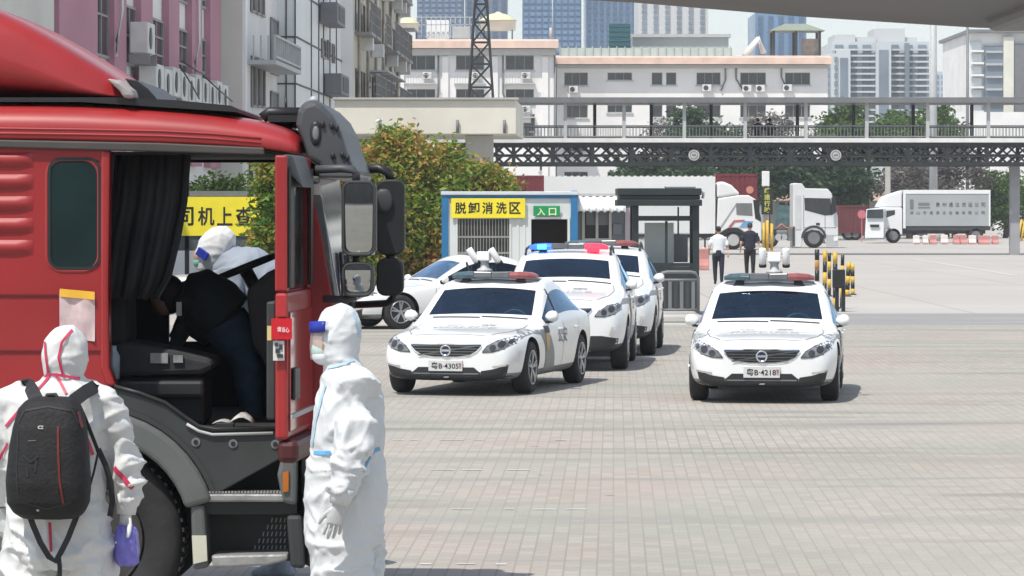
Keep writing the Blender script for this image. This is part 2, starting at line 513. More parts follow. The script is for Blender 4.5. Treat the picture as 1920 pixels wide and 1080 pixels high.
SEDAN = dict(L=4.66, axf=.87, axr=3.68, tr=.335, tw=.225, half=.80, rows=[
    # u, [(w,z) bottom centre, bottom edge, rocker, side, belt, glass bottom, glass top, rail, screen edge, mid, centre]
    (0.00, [(0, .24), (.52, .24), (.60, .30), (.64, .42), (.62, .55), (.58, .60), (.52, .635), (.45, .655), (.38, .665), (.20, .672), (0, .675)]),
    (0.07, [(0, .20), (.68, .20), (.76, .28), (.79, .44), (.77, .58), (.72, .65), (.64, .69), (.55, .705), (.44, .715), (.23, .73), (0, .735)]),
    (0.28, [(0, .18), (.76, .18), (.86, .27), (.895, .50), (.875, .65), (.82, .71), (.73, .745), (.63, .765), (.50, .78), (.26, .795), (0, .80)]),
    (0.80, [(0, .17), (.78, .17), (.90, .26), (.925, .56), (.905, .72), (.86, .76), (.77, .785), (.66, .80), (.53, .815), (.28, .83), (0, .835)]),
    (1.38, [(0, .17), (.78, .17), (.90, .26), (.932, .60), (.915, .79), (.885, .81), (.82, .825), (.75, .838), (.66, .845), (.34, .86), (0, .865)]),
    (1.50, [(0, .17), (.78, .17), (.90, .26), (.932, .60), (.915, .80), (.89, .825), (.84, .835), (.805, .843), (.77, .85), (.39, .865), (0, .87)]),
    (1.62, [(0, .17), (.78, .17), (.90, .26), (.932, .60), (.915, .81), (.89, .85), (.83, .885), (.805, .895), (.765, .90), (.40, .915), (0, .92)]),
    (2.34, [(0, .17), (.78, .17), (.90, .26), (.932, .60), (.915, .84), (.885, .905), (.735, 1.285), (.70, 1.33), (.655, 1.34), (.32, 1.38), (0, 1.39)]),
    (2.48, [(0, .17), (.78, .17), (.90, .26), (.932, .60), (.915, .845), (.885, .915), (.715, 1.325), (.68, 1.37), (.63, 1.39), (.31, 1.425), (0, 1.435)]),
    (2.95, [(0, .17), (.78, .17), (.90, .26), (.932, .60), (.915, .87), (.885, .94), (.70, 1.36), (.66, 1.41), (.59, 1.44), (.30, 1.46), (0, 1.468)]),
    (3.35, [(0, .17), (.78, .17), (.90, .26), (.932, .61), (.918, .885), (.885, .95), (.695, 1.30), (.65, 1.355), (.58, 1.385), (.30, 1.41), (0, 1.42)]),
    (3.85, [(0, .18), (.78, .18), (.90, .27), (.93, .62), (.915, .90), (.87, .965), (.72, 1.10), (.66, 1.13), (.56, 1.15), (.30, 1.17), (0, 1.18)]),
    (4.10, [(0, .20), (.77, .20), (.89, .30), (.92, .63), (.90, .90), (.85, .97), (.75, 1.00), (.66, 1.02), (.55, 1.03), (.30, 1.045), (0, 1.05)]),
    (4.50, [(0, .25), (.72, .25), (.84, .35), (.87, .65), (.85, .88), (.80, .95), (.70, .98), (.62, .99), (.52, 1.0), (.28, 1.01), (0, 1.015)]),
    (4.66, [(0, .30), (.60, .30), (.72, .40), (.76, .62), (.73, .80), (.68, .86), (.60, .89), (.52, .90), (.44, .905), (.24, .91), (0, .915)]),
], ws=(6, 7), rw=(10, 11), sg=(6, 11), low=.22)

def _suv():
    d = dict(L=4.64, axf=.90, axr=3.67, tr=.365, tw=.245, half=.81, ws=(6, 7), rw=(11, 12), sg=(6, 11), low=.30)
    rows = [
    (0.00, [(0, .30), (.54, .30), (.62, .38), (.66, .56), (.64, .72), (.60, .78), (.54, .83), (.46, .86), (.38, .875), (.20, .885), (0, .89)]),
    (0.08, [(0, .27), (.70, .27), (.78, .36), (.81, .58), (.79, .75), (.74, .84), (.66, .89), (.56, .92), (.44, .935), (.23, .955), (0, .96)]),
    (0.30, [(0, .25), (.78, .25), (.88, .36), (.915, .64), (.895, .82), (.84, .90), (.75, .96), (.64, .99), (.50, 1.01), (.26, 1.03), (0, 1.035)]),
    (0.85, [(0, .24), (.80, .24), (.92, .36), (.945, .70), (.925, .90), (.88, .98), (.79, 1.03), (.67, 1.06), (.54, 1.075), (.28, 1.095), (0, 1.10)]),
    (1.30, [(0, .24), (.80, .24), (.92, .36), (.948, .74), (.93, .96), (.885, 1.04), (.80, 1.085), (.71, 1.11), (.61, 1.12), (.32, 1.14), (0, 1.145)]),
    (1.42, [(0, .24), (.80, .24), (.92, .36), (.948, .74), (.93, .97), (.89, 1.055), (.82, 1.10), (.755, 1.12), (.71, 1.13), (.38, 1.15), (0, 1.16)]),
    (1.54, [(0, .24), (.80, .24), (.92, .36), (.948, .74), (.93, .975), (.89, 1.06), (.81, 1.15), (.755, 1.195), (.695, 1.21), (.38, 1.24), (0, 1.25)]),
    (2.16, [(0, .24), (.80, .24), (.92, .36), (.948, .74), (.93, .99), (.89, 1.07), (.735, 1.49), (.69, 1.545), (.63, 1.56), (.34, 1.59), (0, 1.60)]),
    (2.32, [(0, .24), (.80, .24), (.92, .36), (.948, .74), (.93, .995), (.89, 1.075), (.715, 1.54), (.67, 1.59), (.61, 1.61), (.33, 1.64), (0, 1.65)]),
    (3.00, [(0, .24), (.80, .24), (.92, .36), (.948, .75), (.93, 1.01), (.89, 1.09), (.70, 1.57), (.65, 1.625), (.58, 1.65), (.31, 1.68), (0, 1.69)]),
    (3.80, [(0, .24), (.80, .24), (.92, .36), (.945, .77), (.925, 1.04), (.88, 1.13), (.70, 1.50), (.64, 1.565), (.57, 1.60), (.31, 1.63), (0, 1.64)]),
    (4.10, [(0, .27), (.79, .27), (.91, .40), (.935, .78), (.915, 1.05), (.87, 1.14), (.70, 1.45), (.63, 1.51), (.56, 1.55), (.31, 1.58), (0, 1.59)]),
    (4.46, [(0, .30), (.75, .30), (.87, .44), (.89, .78), (.87, 1.02), (.83, 1.10), (.77, 1.16), (.70, 1.18), (.60, 1.20), (.32, 1.22), (0, 1.23)]),
    (4.64, [(0, .36), (.62, .36), (.74, .48), (.78, .72), (.75, .92), (.70, .98), (.62, 1.02), (.54, 1.03), (.46, 1.04), (.24, 1.05), (0, 1.05)]),
    ]
    d['rows'] = rows
    return d
SUV = _suv()

_bodies = {}
def car_body(kind):
    """subdivided, wheel wells cut, split by surface; returns {part: mesh}, bvh"""
    if kind in _bodies: return _bodies[kind]
    S = SEDAN if kind == 'sedan' else SUV
    n = 11
    vs = []; fs = []; mi = []
    rings = []
    for u, pr in S['rows']:
        y = u - S['axf']; idx = []
        for w, z in pr: idx.append(len(vs)); vs.append((w, y, z))
        left = [None] * n
        for k in range(n):
            if k in (0, n - 1): left[k] = idx[k]
            else: left[k] = len(vs); vs.append((-pr[k][0], y, pr[k][1]))
        rings.append((idx, left))
    m = len(rings)
    for i in range(m - 1):
        for sd in (0, 1):
            for k in range(n - 1):
                a = rings[i][sd][k]; b_ = rings[i][sd][k + 1]; c = rings[i + 1][sd][k + 1]; d_ = rings[i + 1][sd][k]
                q = [a, b_, c, d_] if sd else [a, d_, c, b_]
                fs.append(q)
                mt = 0
                if k == 0: mt = 3
                elif k == 1: mt = 4
                elif k in (8, 9) and (S['ws'][0] <= i < S['ws'][1] or S['rw'][0] <= i < S['rw'][1]): mt = 1
                elif k == 5 and S['sg'][0] <= i < S['sg'][1]: mt = 2
                elif k in (8, 9) and S['ws'][1] + 1 <= i < S['ws'][1] + 3 and kind == 'sedan': mt = 5
                mi.append(mt)
    for e in (0, m - 1):
        ri, le = rings[e]
        for k in range(n - 1):
            q = [ri[k], ri[k + 1], le[k + 1], le[k]]
            q = [v for j, v in enumerate(q) if v not in q[:j]]
            fs.append(q if e else q[::-1]); mi.append(0)
    me = bpy.data.meshes.new('cage'); me.from_pydata(vs, [], fs)
    for q in range(6): me.materials.append(M_carwhite)
    for p, k in zip(me.polygons, mi): p.material_index = k
    bm = bmesh.new(); bm.from_mesh(me); bmesh.ops.recalc_face_normals(bm, faces=bm.faces); bm.to_mesh(me); bm.free()
    o = bpy.data.objects.new('cage', me); COL.objects.link(o)
    sd = o.modifiers.new('s', 'SUBSURF'); sd.levels = 2; sd.render_levels = 2
    cuts = []
    for y in (0.0, S['axr'] - S['axf']):
        for x in (.62, -.62):
            cb = MB(); cb.cyl((x - .42, y, S['tr']), (x + .42, y, S['tr']), S['tr'] + .055, n=40)
            cme = cb.mesh('cut')
            for q in range(6): cme.materials.append(M_carwhite)
            for p in cme.polygons: p.material_index = 3
            co = bpy.data.objects.new('cut', cme); COL.objects.link(co); cuts.append(co)
            bo = o.modifiers.new('b', 'BOOLEAN'); bo.object = co; bo.operation = 'DIFFERENCE'; bo.solver = 'EXACT'
    ev = eval_mesh(o)
    for c in cuts + [o]: bpy.data.objects.remove(c)
    bm = bmesh.new(); bm.from_mesh(ev)
    bvh = BVHTree.FromBMesh(bm)
    parts = {}
    for key in range(6):
        b2 = bmesh.new(); b2.from_mesh(ev)
        bmesh.ops.delete(b2, geom=[f for f in b2.faces if f.material_index != key], context='FACES')
        if key == 1:
            b3 = b2.copy(); mid = S['L'] * .62 - S['axf']
            bmesh.ops.delete(b3, geom=[f for f in b3.faces if f.calc_center_median().y < mid], context='FACES')
            bmesh.ops.delete(b2, geom=[f for f in b2.faces if f.calc_center_median().y >= mid], context='FACES')
            for f in b3.faces: f.smooth = True; f.material_index = 0
            m3 = bpy.data.meshes.new('part'); b3.to_mesh(m3); parts[6] = m3; b3.free()
        if key == 2:
            b3 = b2.copy()
            bmesh.ops.delete(b3, geom=[f for f in b3.faces if f.calc_center_median().x < 0], context='FACES')
            bmesh.ops.delete(b2, geom=[f for f in b2.faces if f.calc_center_median().x >= 0], context='FACES')
            for f in b3.faces: f.smooth = True; f.material_index = 0
            m3 = bpy.data.meshes.new('part'); b3.to_mesh(m3); parts[7] = m3; b3.free()
        if len(b2.faces):
            for f in b2.faces: f.smooth = True; f.material_index = 0
            m2 = bpy.data.meshes.new('part'); b2.to_mesh(m2); parts[key] = m2
        b2.free()
    bm.free()
    _bodies[kind] = (S, parts, bvh)
    return _bodies[kind]

def project(bvh, verts2, faces, view, eps):
    D = {'front': (0, 1, 0), 'left': (-1, 0, 0), 'right': (1, 0, 0), 'top': (0, 0, -1), 'rear': (0, -1, 0)}[view]
    D = Vector(D); hits = []
    for a, c in verts2:
        o = {'front': (a, -6, c), 'rear': (a, 9, c), 'left': (4, a, c), 'right': (-4, a, c), 'top': (a, c, 5)}[view]
        loc, nor, _, _ = bvh.ray_cast(Vector(o), D)
        hits.append(None if loc is None else loc - D * eps)
    used = {}; vs = []; fs = []
    for f in faces:
        if any(hits[i] is None for i in f): continue
        q = []
        for i in f:
            if i not in used: used[i] = len(vs); vs.append(hits[i])
            q.append(used[i])
        fs.append(q)
    return vs, fs

def fill2(poly, step):
    bm = bmesh.new()
    bm.faces.new([bm.verts.new((x, y, 0)) for x, y in poly])
    bmesh.ops.triangulate(bm, faces=bm.faces[:])
    for _ in range(6):
        es = [e for e in bm.edges if e.calc_length() > step]
        if not es: break
        bmesh.ops.subdivide_edges(bm, edges=es, cuts=1)
        bmesh.ops.triangulate(bm, faces=bm.faces[:])
    bm.verts.index_update()
    v = [(q.co.x, q.co.y) for q in bm.verts]; f = [[w.index for w in q.verts] for q in bm.faces]
    bm.free(); return v, f

def patch(mb, bvh, poly, view, eps=.004, step=.07):
    v, f = fill2(poly, step)
    vs, fs = project(bvh, v, f, view, eps)
    if fs: mb.add(vs, fs, True)

def ribbon(mb, bvh, pts, w, view, eps=.003, step=.06):
    q = []
    for i in range(len(pts) - 1):
        a = Vector((*pts[i], 0)); b_ = Vector((*pts[i + 1], 0)); k = max(1, int((b_ - a).length / step))
        for j in range(k): q.append(a.lerp(b_, j / k))
    q.append(Vector((*pts[-1], 0)))
    v = []; f = []
    for i, p in enumerate(q):
        t = (q[min(i + 1, len(q) - 1)] - q[max(i - 1, 0)]).normalized()
        nn = Vector((-t.y, t.x, 0)) * w / 2
        v += [((p + nn).x, (p + nn).y), ((p - nn).x, (p - nn).y)]
        if i: f.append([2 * i - 2, 2 * i - 1, 2 * i + 1, 2 * i])
    vs, fs = project(bvh, v, f, view, eps)
    if fs: mb.add(vs, fs, True)

def ptext(name, bvh, body, m, parent, view, c, w, h, bold=.0, eps=.006, flip=1, flipv=1):
    vs, fs = text_geo(body, bold)
    v2 = [(c[0] + flip * x * w, c[1] + flipv * y * h) for x, y in vs]
    a, b_ = project(bvh, v2, fs, view, eps)
    if not b_: return None
    q = MB(); q.add(a, b_); me = bpy.data.meshes.new(name); me.from_pydata([tuple(v) for v in q.v], [], q.f)
    return link_mesh(name, me, m, parent)

_wheel = {}
def wheel(root, x, y, S, side):
    """tyre with an alloy rim; side = +1 faces +x"""
    r = S['tr']; w = S['tw']; c = (x, y, r)
    t = MB()
    pr = [(r * .66, -w / 2 + .01), (r * .80, -w / 2), (r * .95, -w / 2 + .012), (r, -w / 2 + .045), (r, w / 2 - .045), (r * .95, w / 2 - .012), (r * .80, w / 2), (r * .66, w / 2 - .01)]
    t.lathe(pr, c, (side, 0, 0), 32)
    wo_ = t.build('wheel', M_rubber, root)
    rm = MB()
    ax_ = Vector((side, 0, 0)); rm.loft([rm.ring(Vector(c) + ax_ * h, ax_, q, 32) for q, h in ((r * .665, w / 2 - .005), (r * .665, w / 2 + .004), (r * .60, w / 2 + .002), (r * .58, w / 2 - .06))], caps=False)
    rm.lathe([(r * .14, w / 2 - .05), (r * .14, w / 2 - .012), (r * .08, w / 2 - .006), (.001, w / 2 - .006)], c, (side, 0, 0), 16)
    for k in range(5):
        for dlt in (-.16, .16):
            a = 2 * PI * k / 5 + .3 + dlt; a2 = 2 * PI * k / 5 + .3 + dlt * .5
            p0 = Vector(c) + Vector((side * (w / 2 - .02), r * .10 * math.cos(a2), r * .10 * math.sin(a2)))
            p1 = Vector(c) + Vector((side * (w / 2 - .004), r * .61 * math.cos(a), r * .61 * math.sin(a)))
            rm.beam(p0, p1, .03, .03, (1, 0, 0))
    rm.build('rim', M_rim, wo_)
    hb = MB(); hb.lathe([(r * .59, w / 2 - .075), (r * .59, w / 2 - .065), (.001, w / 2 - .065)], c, (side, 0, 0), 24)
    hb.build('brake_disc', M_dark, wo_)

def wing_mirror(root, S, sd, z, y):
    b = MB()
    rings = []
    for t, k in ((0, .35), (.06, .8), (.14, 1.0), (.22, .92), (.27, .55)):
        x = sd * (.86 + t * .62)
        cy = y - .01 - t * .05
        hh = .085 * k; dd = .075 * k
        rings.append([(x, cy + dd * math.cos(2 * PI * q / 12), z + hh * math.sin(2 * PI * q / 12) * (1 if math.sin(2 * PI * q / 12) > 0 else .75)) for q in range(12)])
    b.loft(rings)
    mo = b.build('wing_mirror', M_carwhite, root)
    a = MB(); a.beam((sd * .84, y + .02, z - .075), (sd * .94, y, z - .062), .09, .03)
    a.build('mirror_foot', M_trim, mo)

def light_bar(root, z, y, half, lit=False):
    """swept-wing warning bar on two feet"""
    b = MB()
    for sd in (1, -1):
        b.hexa([(0, y - .10, z), (sd * half * .42, y - .12, z), (sd * half * .42, y + .14, z), (0, y + .15, z),
                (0, y - .08, z + .075), (sd * half * .42, y - .10, z + .08), (sd * half * .42, y + .11, z + .08), (0, y + .12, z + .075)])
    lb = b.build('light_bar', M_lb_body, root, .012)
    for sd, m1, m2 in ((1, M_lb_red, M_lit_red), (-1, M_lb_blue, M_lit_blue)):
        q = MB()
        rings = []
        for t, hh, dy, sw in ((.42, .075, .25, 0), (.62, .08, .25, .02), (.86, .070, .22, .09), (1.0, .040, .14, .17)):
            x = sd * half * t; y0 = y - .12 + sw
            rings.append([(x, y0 + .015, z - .012), (x, y0 + dy, z - .012), (x, y0 + dy + .01, z + hh * .5), (x, y0 + dy - .04, z + hh), (x, y0 + .04, z + hh), (x, y0, z + hh * .45)])
        q.loft(rings, smooth=False)
        q.build('lens', (m2 if lit else m1), lb, .01)
        ft = MB(); ft.hexa([(sd * half * .55, y - .02, z - .09), (sd * half * .82, y - .02, z - .11), (sd * half * .82, y + .10, z - .11), (sd * half * .55, y + .10, z - .09),
                            (sd * half * .55, y, z - .01), (sd * half * .72, y, z - .01), (sd * half * .72, y + .08, z - .01), (sd * half * .55, y + .08, z - .01)])
        ft.build('mounting_foot', M_black, lb)
    if lit:
        q = MB(); q.box(-half * .78, -half * .55, y - .135, y - .10, z - .005, z + .06)
        q.build('flash_module', M_lit_cyan, lb, .01)
        q = MB(); q.box(half * .48, half * .80, y - .135, y - .09, z - .05, z + .03)
        q.build('flash_module', M_lit_red, lb, .01)
    return lb

def camera_head(root, x, y, z, tilt=0.0):
    """pan-tilt roof camera: pedestal, middle box, two lamp barrels"""
    p = MB()
    p.loft([p.ring((x, y, z), (0, 0, 1), .11, 16), p.ring((x, y, z + .03), (0, 0, 1), .10, 16), p.ring((x, y, z + .05), (0, 0, 1), .06, 16), p.ring((x, y, z + .11), (0, 0, 1), .05, 16), p.ring((x, y, z + .14), (0, 0, 1), .07, 16)])
    rt = p.build('roof_camera', M_grey, root)
    h = MB(); h.box(x - .085, x + .085, y - .09, y + .06, z + .145, z + .265); h.box(x - .13, x + .13, y - .02, y + .02, z + .20, z + .225)
    h.build('camera_body', M_white, rt, .02)
    for sd in (-1, 1):
        c = Vector((x + sd * .15, y - .03, z + .21)); ax = Vector((tilt, -.3, 1)).normalized()
        q = MB(); q.cyl(c - ax * .10, c + ax * .11, .046, n=16)
        lo = q.build('lamp_barrel', M_white, rt, .012)
        q = MB(); q.cyl(c - ax * .135, c - ax * .095, .049, .047, n=16); q.build('lamp_rim', M_black, lo)

def car(kind, label, group, contact, yaw, livery=True, plate=None, bar=None, cam_=None, bar_dz=0, cat='police car', name='police_car', doors=True):
    S, parts, bvh = car_body(kind)
    w = (S['half'] + S['tw'] / 2) * (.965 if kind == 'sedan' else 1)
    c = P(contact[0], contact[1], GD(contact[1])) if not isinstance(contact, Vector) else contact
    ro = Matrix.Rotation(-yaw, 3, 'Z')
    loc = Vector((c.x, c.y, .006)) - ro @ Vector((w, 0, 0))
    root = thing(name, label, cat, (loc.x, loc.y, .006), group, -yaw, local=True)
    if kind == 'sedan': root.scale = (.965, .965, .965)
    nm = {0: ('body', M_carwhite), 1: ('windscreen', M_wind), 2: ('side_window', M_side), 3: ('underbody', M_trim), 4: ('sill_trim', M_trim if kind == 'suv' else M_cargrey), 5: ('sunroof', M_black), 6: ('rear_window', M_side), 7: ('side_window', M_side)}
    body = None
    for k, me in parts.items():
        o = bpy.data.objects.new(nm[k][0], me); COL.objects.link(o); o.parent = root; ORG[o.name] = Vector((0, 0, 0))
        if not me.materials: me.materials.append(nm[k][1])
        else: me.materials[0] = nm[k][1]
        if k == 0: body = o
    for y in (0, S['axr'] - S['axf']):
        for sd in (1, -1): wheel(root, sd * S['half'], y, S, sd)
    su = kind == 'suv'
    dz = .20 if su else 0.0
    kz = lambda p: [(x, z + dz) for x, z in p]
    # cabin: tub, dash, seats, wheel seen through the glass
    A = S['axf']; zi = (.80 if not su else 1.0); y0i = 1.50 if not su else 1.40
    b = MB(); b.box(-.80, .80, y0i - A, 3.75 - A, .30, zi - .28)
    b.box(-.82, -.78, y0i + .05 - A, 3.7 - A, .30, zi + .04); b.box(.78, .82, y0i + .05 - A, 3.7 - A, .30, zi + .04)
    b.box(-.74, .74, y0i + .12 - A, y0i + .48 - A, zi - .28, zi + .045); b.box(-.72, .72, 3.72 - A, 3.95 - A, zi - .28, zi + .09)
    b.build('cabin', M_cabin, root, .02)
    hz_ = 0 if not su else .20
    for sx in (-.38, .38):
        b = MB(); b.loft([[(sx + w_ * (abs(math.cos(t)) ** .6) * (1 if math.cos(t) > 0 else -1), yy - A + .09 * math.sin(t), zz + hz_) for t in [2 * PI * k / 16 for k in range(16)]] for w_, yy, zz in ((.24, 2.50, .52), (.25, 2.56, .75), (.235, 2.62, .98), (.19, 2.65, 1.06))]); st_ = b.build('seat', M_seat, root)
        b = MB(); b.ell((sx, 2.68 - A, 1.16 + hz_), .135, .05, .085, 14, 8); b.build('headrest', M_seat, st_)
    b = MB(); b.loft([[(w_ * (abs(math.cos(t)) ** .4) * (1 if math.cos(t) > 0 else -1), yy - A + .10 * math.sin(t), zz + hz_) for t in [2 * PI * k / 20 for k in range(20)]] for w_, yy, zz in ((.66, 3.35, .50), (.66, 3.45, .85), (.60, 3.52, 1.0))]); rs_ = b.build('rear_seat', M_seat, root)
    for sx in (-.36, .36):
        b = MB(); b.ell((sx, 3.55 - A, 1.06 + hz_), .11, .05, .07, 12, 8); b.build('headrest', M_seat, rs_)
    b = MB(); b.tube([Vector((.38 + .18 * math.cos(t), 2.0 - A + .05 * math.sin(t), .87 + hz_ + .16 * math.sin(t))) for t in [2 * PI * k / 20 for k in range(21)]], .016, 6); b.build('steering_wheel', M_black, root)
    b = MB(); b.box(-.11, .11, 2.34 - A, 2.36 - A, 1.26 + hz_ * .95, 1.32 + hz_ * .95); b.build('inner_mirror', M_black, root)
    # headlights
    for sd in (1, -1):
        b = MB(); pl = [(.47, .555), (.53, .635), (.64, .70), (.775, .745), (.835, .735), (.84, .66), (.74, .60), (.60, .56)]
        if su: pl = [(.50, .60), (.56, .68), (.66, .745), (.80, .775), (.86, .76), (.86, .685), (.78, .63), (.64, .595)]
        patch(b, bvh, [(sd * x, z + (dz if not su else .17)) for x, z in pl], 'front', .006, .04)
        hl = b.build('headlight', M_lens, root)
        b = MB()
        for cx, cz, rr in ((.60, .61, .042), (.70, .655, .045), (.79, .69, .03)):
            if su: cz += .045; cx += .03
            patch(b, bvh, [(sd * cx + rr * math.cos(2 * PI * q / 14), cz + (dz if not su else .17) + rr * math.sin(2 * PI * q / 14)) for q in range(14)], 'front', .010, .04)
        b.build('reflector', M_lensd, hl)
        b = MB(); ribbon(b, bvh, [(sd * x, z + (dz if not su else .17)) for x, z in pl + pl[:1]], .012, 'front', .008)
        b.build('lamp_bezel', M_dark, hl)
    # grille
    gp = [(-.455, .655), (.455, .655), (.46, .63), (.40, .565), (.31, .515), (.15, .492), (-.15, .492), (-.31, .515), (-.40, .565), (-.46, .63)]
    gz = dz + (.03 if su else 0)
    gp = [(x, z + gz) for x, z in gp]
    b = MB(); patch(b, bvh, gp, 'front', .006, .05); gr = b.build('grille', M_black, root)
    b = MB()
    for z, hw in ((.632, .44), (.597, .41), (.562, .375), (.527, .31)):
        ribbon(b, bvh, [(-hw, z + gz), (hw, z + gz)], .013, 'front', .014)
    b.build('grille_bars', M_bars, gr)
    b = MB(); ribbon(b, bvh, gp + gp[:1], .012, 'front', .012); b.build('grille_surround', M_chrome, gr)
    b = MB(); ribbon(b, bvh, [(.40, .635 + gz), (-.36, .515 + gz)], .018, 'front', .018)
    b.build('diagonal_strip', M_bars, gr)
    loc_, _, _, _ = bvh.ray_cast(Vector((0, -6, .575 + gz)), Vector((0, 1, 0)))
    ec = loc_ + Vector((0, -.022, 0))
    b = MB()
    b.loft([[(ec.x + r_ * math.cos(2 * PI * k / 24), ec.y + q, ec.z + r_ * math.sin(2 * PI * k / 24)) for k in range(24)] for r_, q in ((.072, .02), (.072, -.006), (.064, -.012), (.052, -.006), (.052, .02))], caps=False)
    em = b.build('emblem', M_chrome, gr)
    b = MB(); b.cyl((ec.x, ec.y + .015, ec.z), (ec.x, ec.y + .002, ec.z), .052, n=20); b.build('emblem_disc', mat('emblem_blue', (.02, .03, .08), .3), em)
    b = MB(); b.box(ec.x - .05, ec.x + .05, ec.y - .004, ec.y + .004, ec.z - .013, ec.z + .013); b.build('emblem_band', M_chrome, em)
    # bumper openings
    b = MB()
    if su:
        patch(b, bvh, [(-.86, .27), (.86, .27), (.90, .45), (.60, .50), (-.60, .50), (-.90, .45)], 'front', .006, .06)
    else:
        patch(b, bvh, [(-.36, .365), (.36, .365), (.44, .30), (.44, .25), (-.44, .25), (-.44, .30)], 'front', .006, .06)
        for sd in (1, -1):
            patch(b, bvh, [(sd * x, z) for x, z in ((.79, .405), (.62, .345), (.455, .32), (.44, .25), (.74, .262), (.765, .30))], 'front', .006, .05)
        patch(b, bvh, [(-.86, .185), (.86, .185), (.84, .262), (-.84, .262)], 'front', .010, .06)
    bt = b.build('bumper_trim', M_trim, root)
    if not su:
        for sd in (1, -1):
            b = MB(); ribbon(b, bvh, [(sd * .80, .40), (sd * .66, .375), (sd * .60, .372)], .022, 'front', .012); b.build('running_light', M_chrome, bt)
        b = MB(); ribbon(b, bvh, [(-.42, .285), (.42, .285)], .016, 'front', .012); b.build('intake_bar', M_mid, bt)
    else:
        for sd in (1, -1):
            b = MB(); ribbon(b, bvh, [(sd * .72, .50), (sd * .76, .62)], .045, 'front', .012); b.build('running_light', M_chrome, bt)
        b = MB(); patch(b, bvh, [(-.45, .28), (.45, .28), (.36, .36), (-.36, .36)], 'front', .012, .06); b.build('skid_plate', M_steel, bt)
    # plate
    if plate:
        pz = .385 + (.12 if su else 0)
        l2, _, _, _ = bvh.ray_cast(Vector((0, -6, pz)), Vector((0, 1, 0)))
        yy = l2.y - .03
        b = MB(); b.box(-.22, .22, yy, yy + .06, pz - .07, pz + .07)
        po = b.build('licence_plate', M_plate, root, .006)
        text('plate_lettering', plate[0], M_ink, po, (-.005, yy - .003, pz), (1, 0, 0), (0, 0, 1), .355, .085, .012)
        text('plate_suffix', plate[1], mat('plate_red', (.28, .03, .03), .5), po, (.192, yy - .003, pz), (1, 0, 0), (0, 0, 1), .035, .07, .0)
    # mirrors
    wing_mirror(root, S, 1, 1.17 if su else .95, .86 if su else .93)
    wing_mirror(root, S, -1, 1.17 if su else .95, .86 if su else .93)
    # shut lines, handles
    b = MB()
    zt = .82 + dz
    yo = 0 if not su else -.05
    for y in (.70 + yo, 1.66 + yo, 2.52 + yo):
        for vw in ('left', 'right'):
            ribbon(b, bvh, [(y, .30), (y + .02, .60 + dz), (y + .06, .90 + dz)], .010, vw)
    ribbon(b, bvh, [(-.52, -.60), (-.66, -.2), (-.72, .3), (-.70, .58)], .012, 'top'); ribbon(b, bvh, [(.52, -.60), (.66, -.2), (.72, .3), (.70, .58)], .012, 'top')
    ribbon(b, bvh, [(-.46, -.66), (.46, -.66)], .012, 'top')
    b.build('panel_gap', M_mid, root)
    for sd, vw in ((1, 'left'), (-1, 'right')):
        for y in (1.48 + yo, 2.40 + yo):
            l3, _, _, _ = bvh.ray_cast(Vector((sd * 4, y, .78 + dz)), Vector((-sd, 0, 0)))
            b = MB(); b.box(min(l3.x - .01, l3.x + sd * .035), max(l3.x - .01, l3.x + sd * .035), y - .09, y + .09, .77 + dz, .795 + dz)
            b.build('door_handle', M_carwhite, root, .008)
    # black surround of the side glass, wipers
    for vw in ('left', 'right'):
        b = MB()
        yy0 = 2.36 - S['axf'] if not su else 2.55 - S['axf']
        ribbon(b, bvh, [(yy0 + .03, .93 + dz), (yy0 - .03, (1.30 if not su else 1.50))], .05, vw, .006)
        b.build('door_pillar', M_black, root)
    yw = 1.62 - S['axf'] - (.12 if su else 0)
    for xa, xb in ((-.62, .02), (.04, .66)):
        b = MB(); ribbon(b, bvh, [(xa, yw + .03), (xb, yw + .01)], .018, 'top', .012)
        b.build('wiper', M_black, root)
    if livery:
        for vw in ('left', 'right'):
            g = MB()
            if not su:
                patch(g, bvh, [(-.42, .70), (-.20, .775), (.10, .815), (.42, .80), (.72, .80), (.95, .70), (1.15, .50), (1.28, .25), (.72, .24), (.70, .42), (.62, .60), (.45, .735), (.15, .765), (-.20, .735)], vw, .005, .05)
            else:
                patch(g, bvh, [(-.45, .93), (.0, 1.0), (.62, 1.0), (.95, .88), (1.15, .66), (1.28, .40), (.72, .40), (.70, .60), (.60, .80), (.40, .92), (-.1, .93)], vw, .005, .05)
            g.build('livery_stripe', M_cargrey, root)
            g = MB(); patch(g, bvh, [(.66, .76 + dz), (.86, .76 + dz), (.86, .62 + dz), (.76, .50 + dz), (.66, .62 + dz)], vw, .010, .05)
            gb = g.build('door_badge', M_gold, root)
            g = MB(); patch(g, bvh, [(.66, .84 + dz), (.86, .84 + dz), (.88, .75 + dz), (.64, .75 + dz)], vw, .012, .05)
            g.build('badge_shield', M_dark, gb)
        ptext('door_lettering', bvh, '公安', M_mid, root, 'left', (1.62, .70 + dz), .50, .20, .01)
        ptext('door_lettering', bvh, '公安', M_mid, root, 'right', (1.62, .70 + dz), .50, .20, .01, flip=-1)
        yh = .38 if not su else .28
        ptext('hood_lettering', bvh, '警', M_pale, root, 'top', (-.22, yh), .22, .20, .0, .004)
        ptext('hood_lettering', bvh, '察', M_mid, root, 'top', (.24, yh), .22, .20, .0, .004)
        ptext('hood_lettering', bvh, 'POLICE', M_pale, root, 'top', (.0, yh - .30), .84, .20, .0, .004)
    yb = 2.40 - S['axf']; zb2 = (1.50 if not su else 1.73) + bar_dz
    if bar: light_bar(root, zb2 - .045, yb, .575, bar == 'lit')
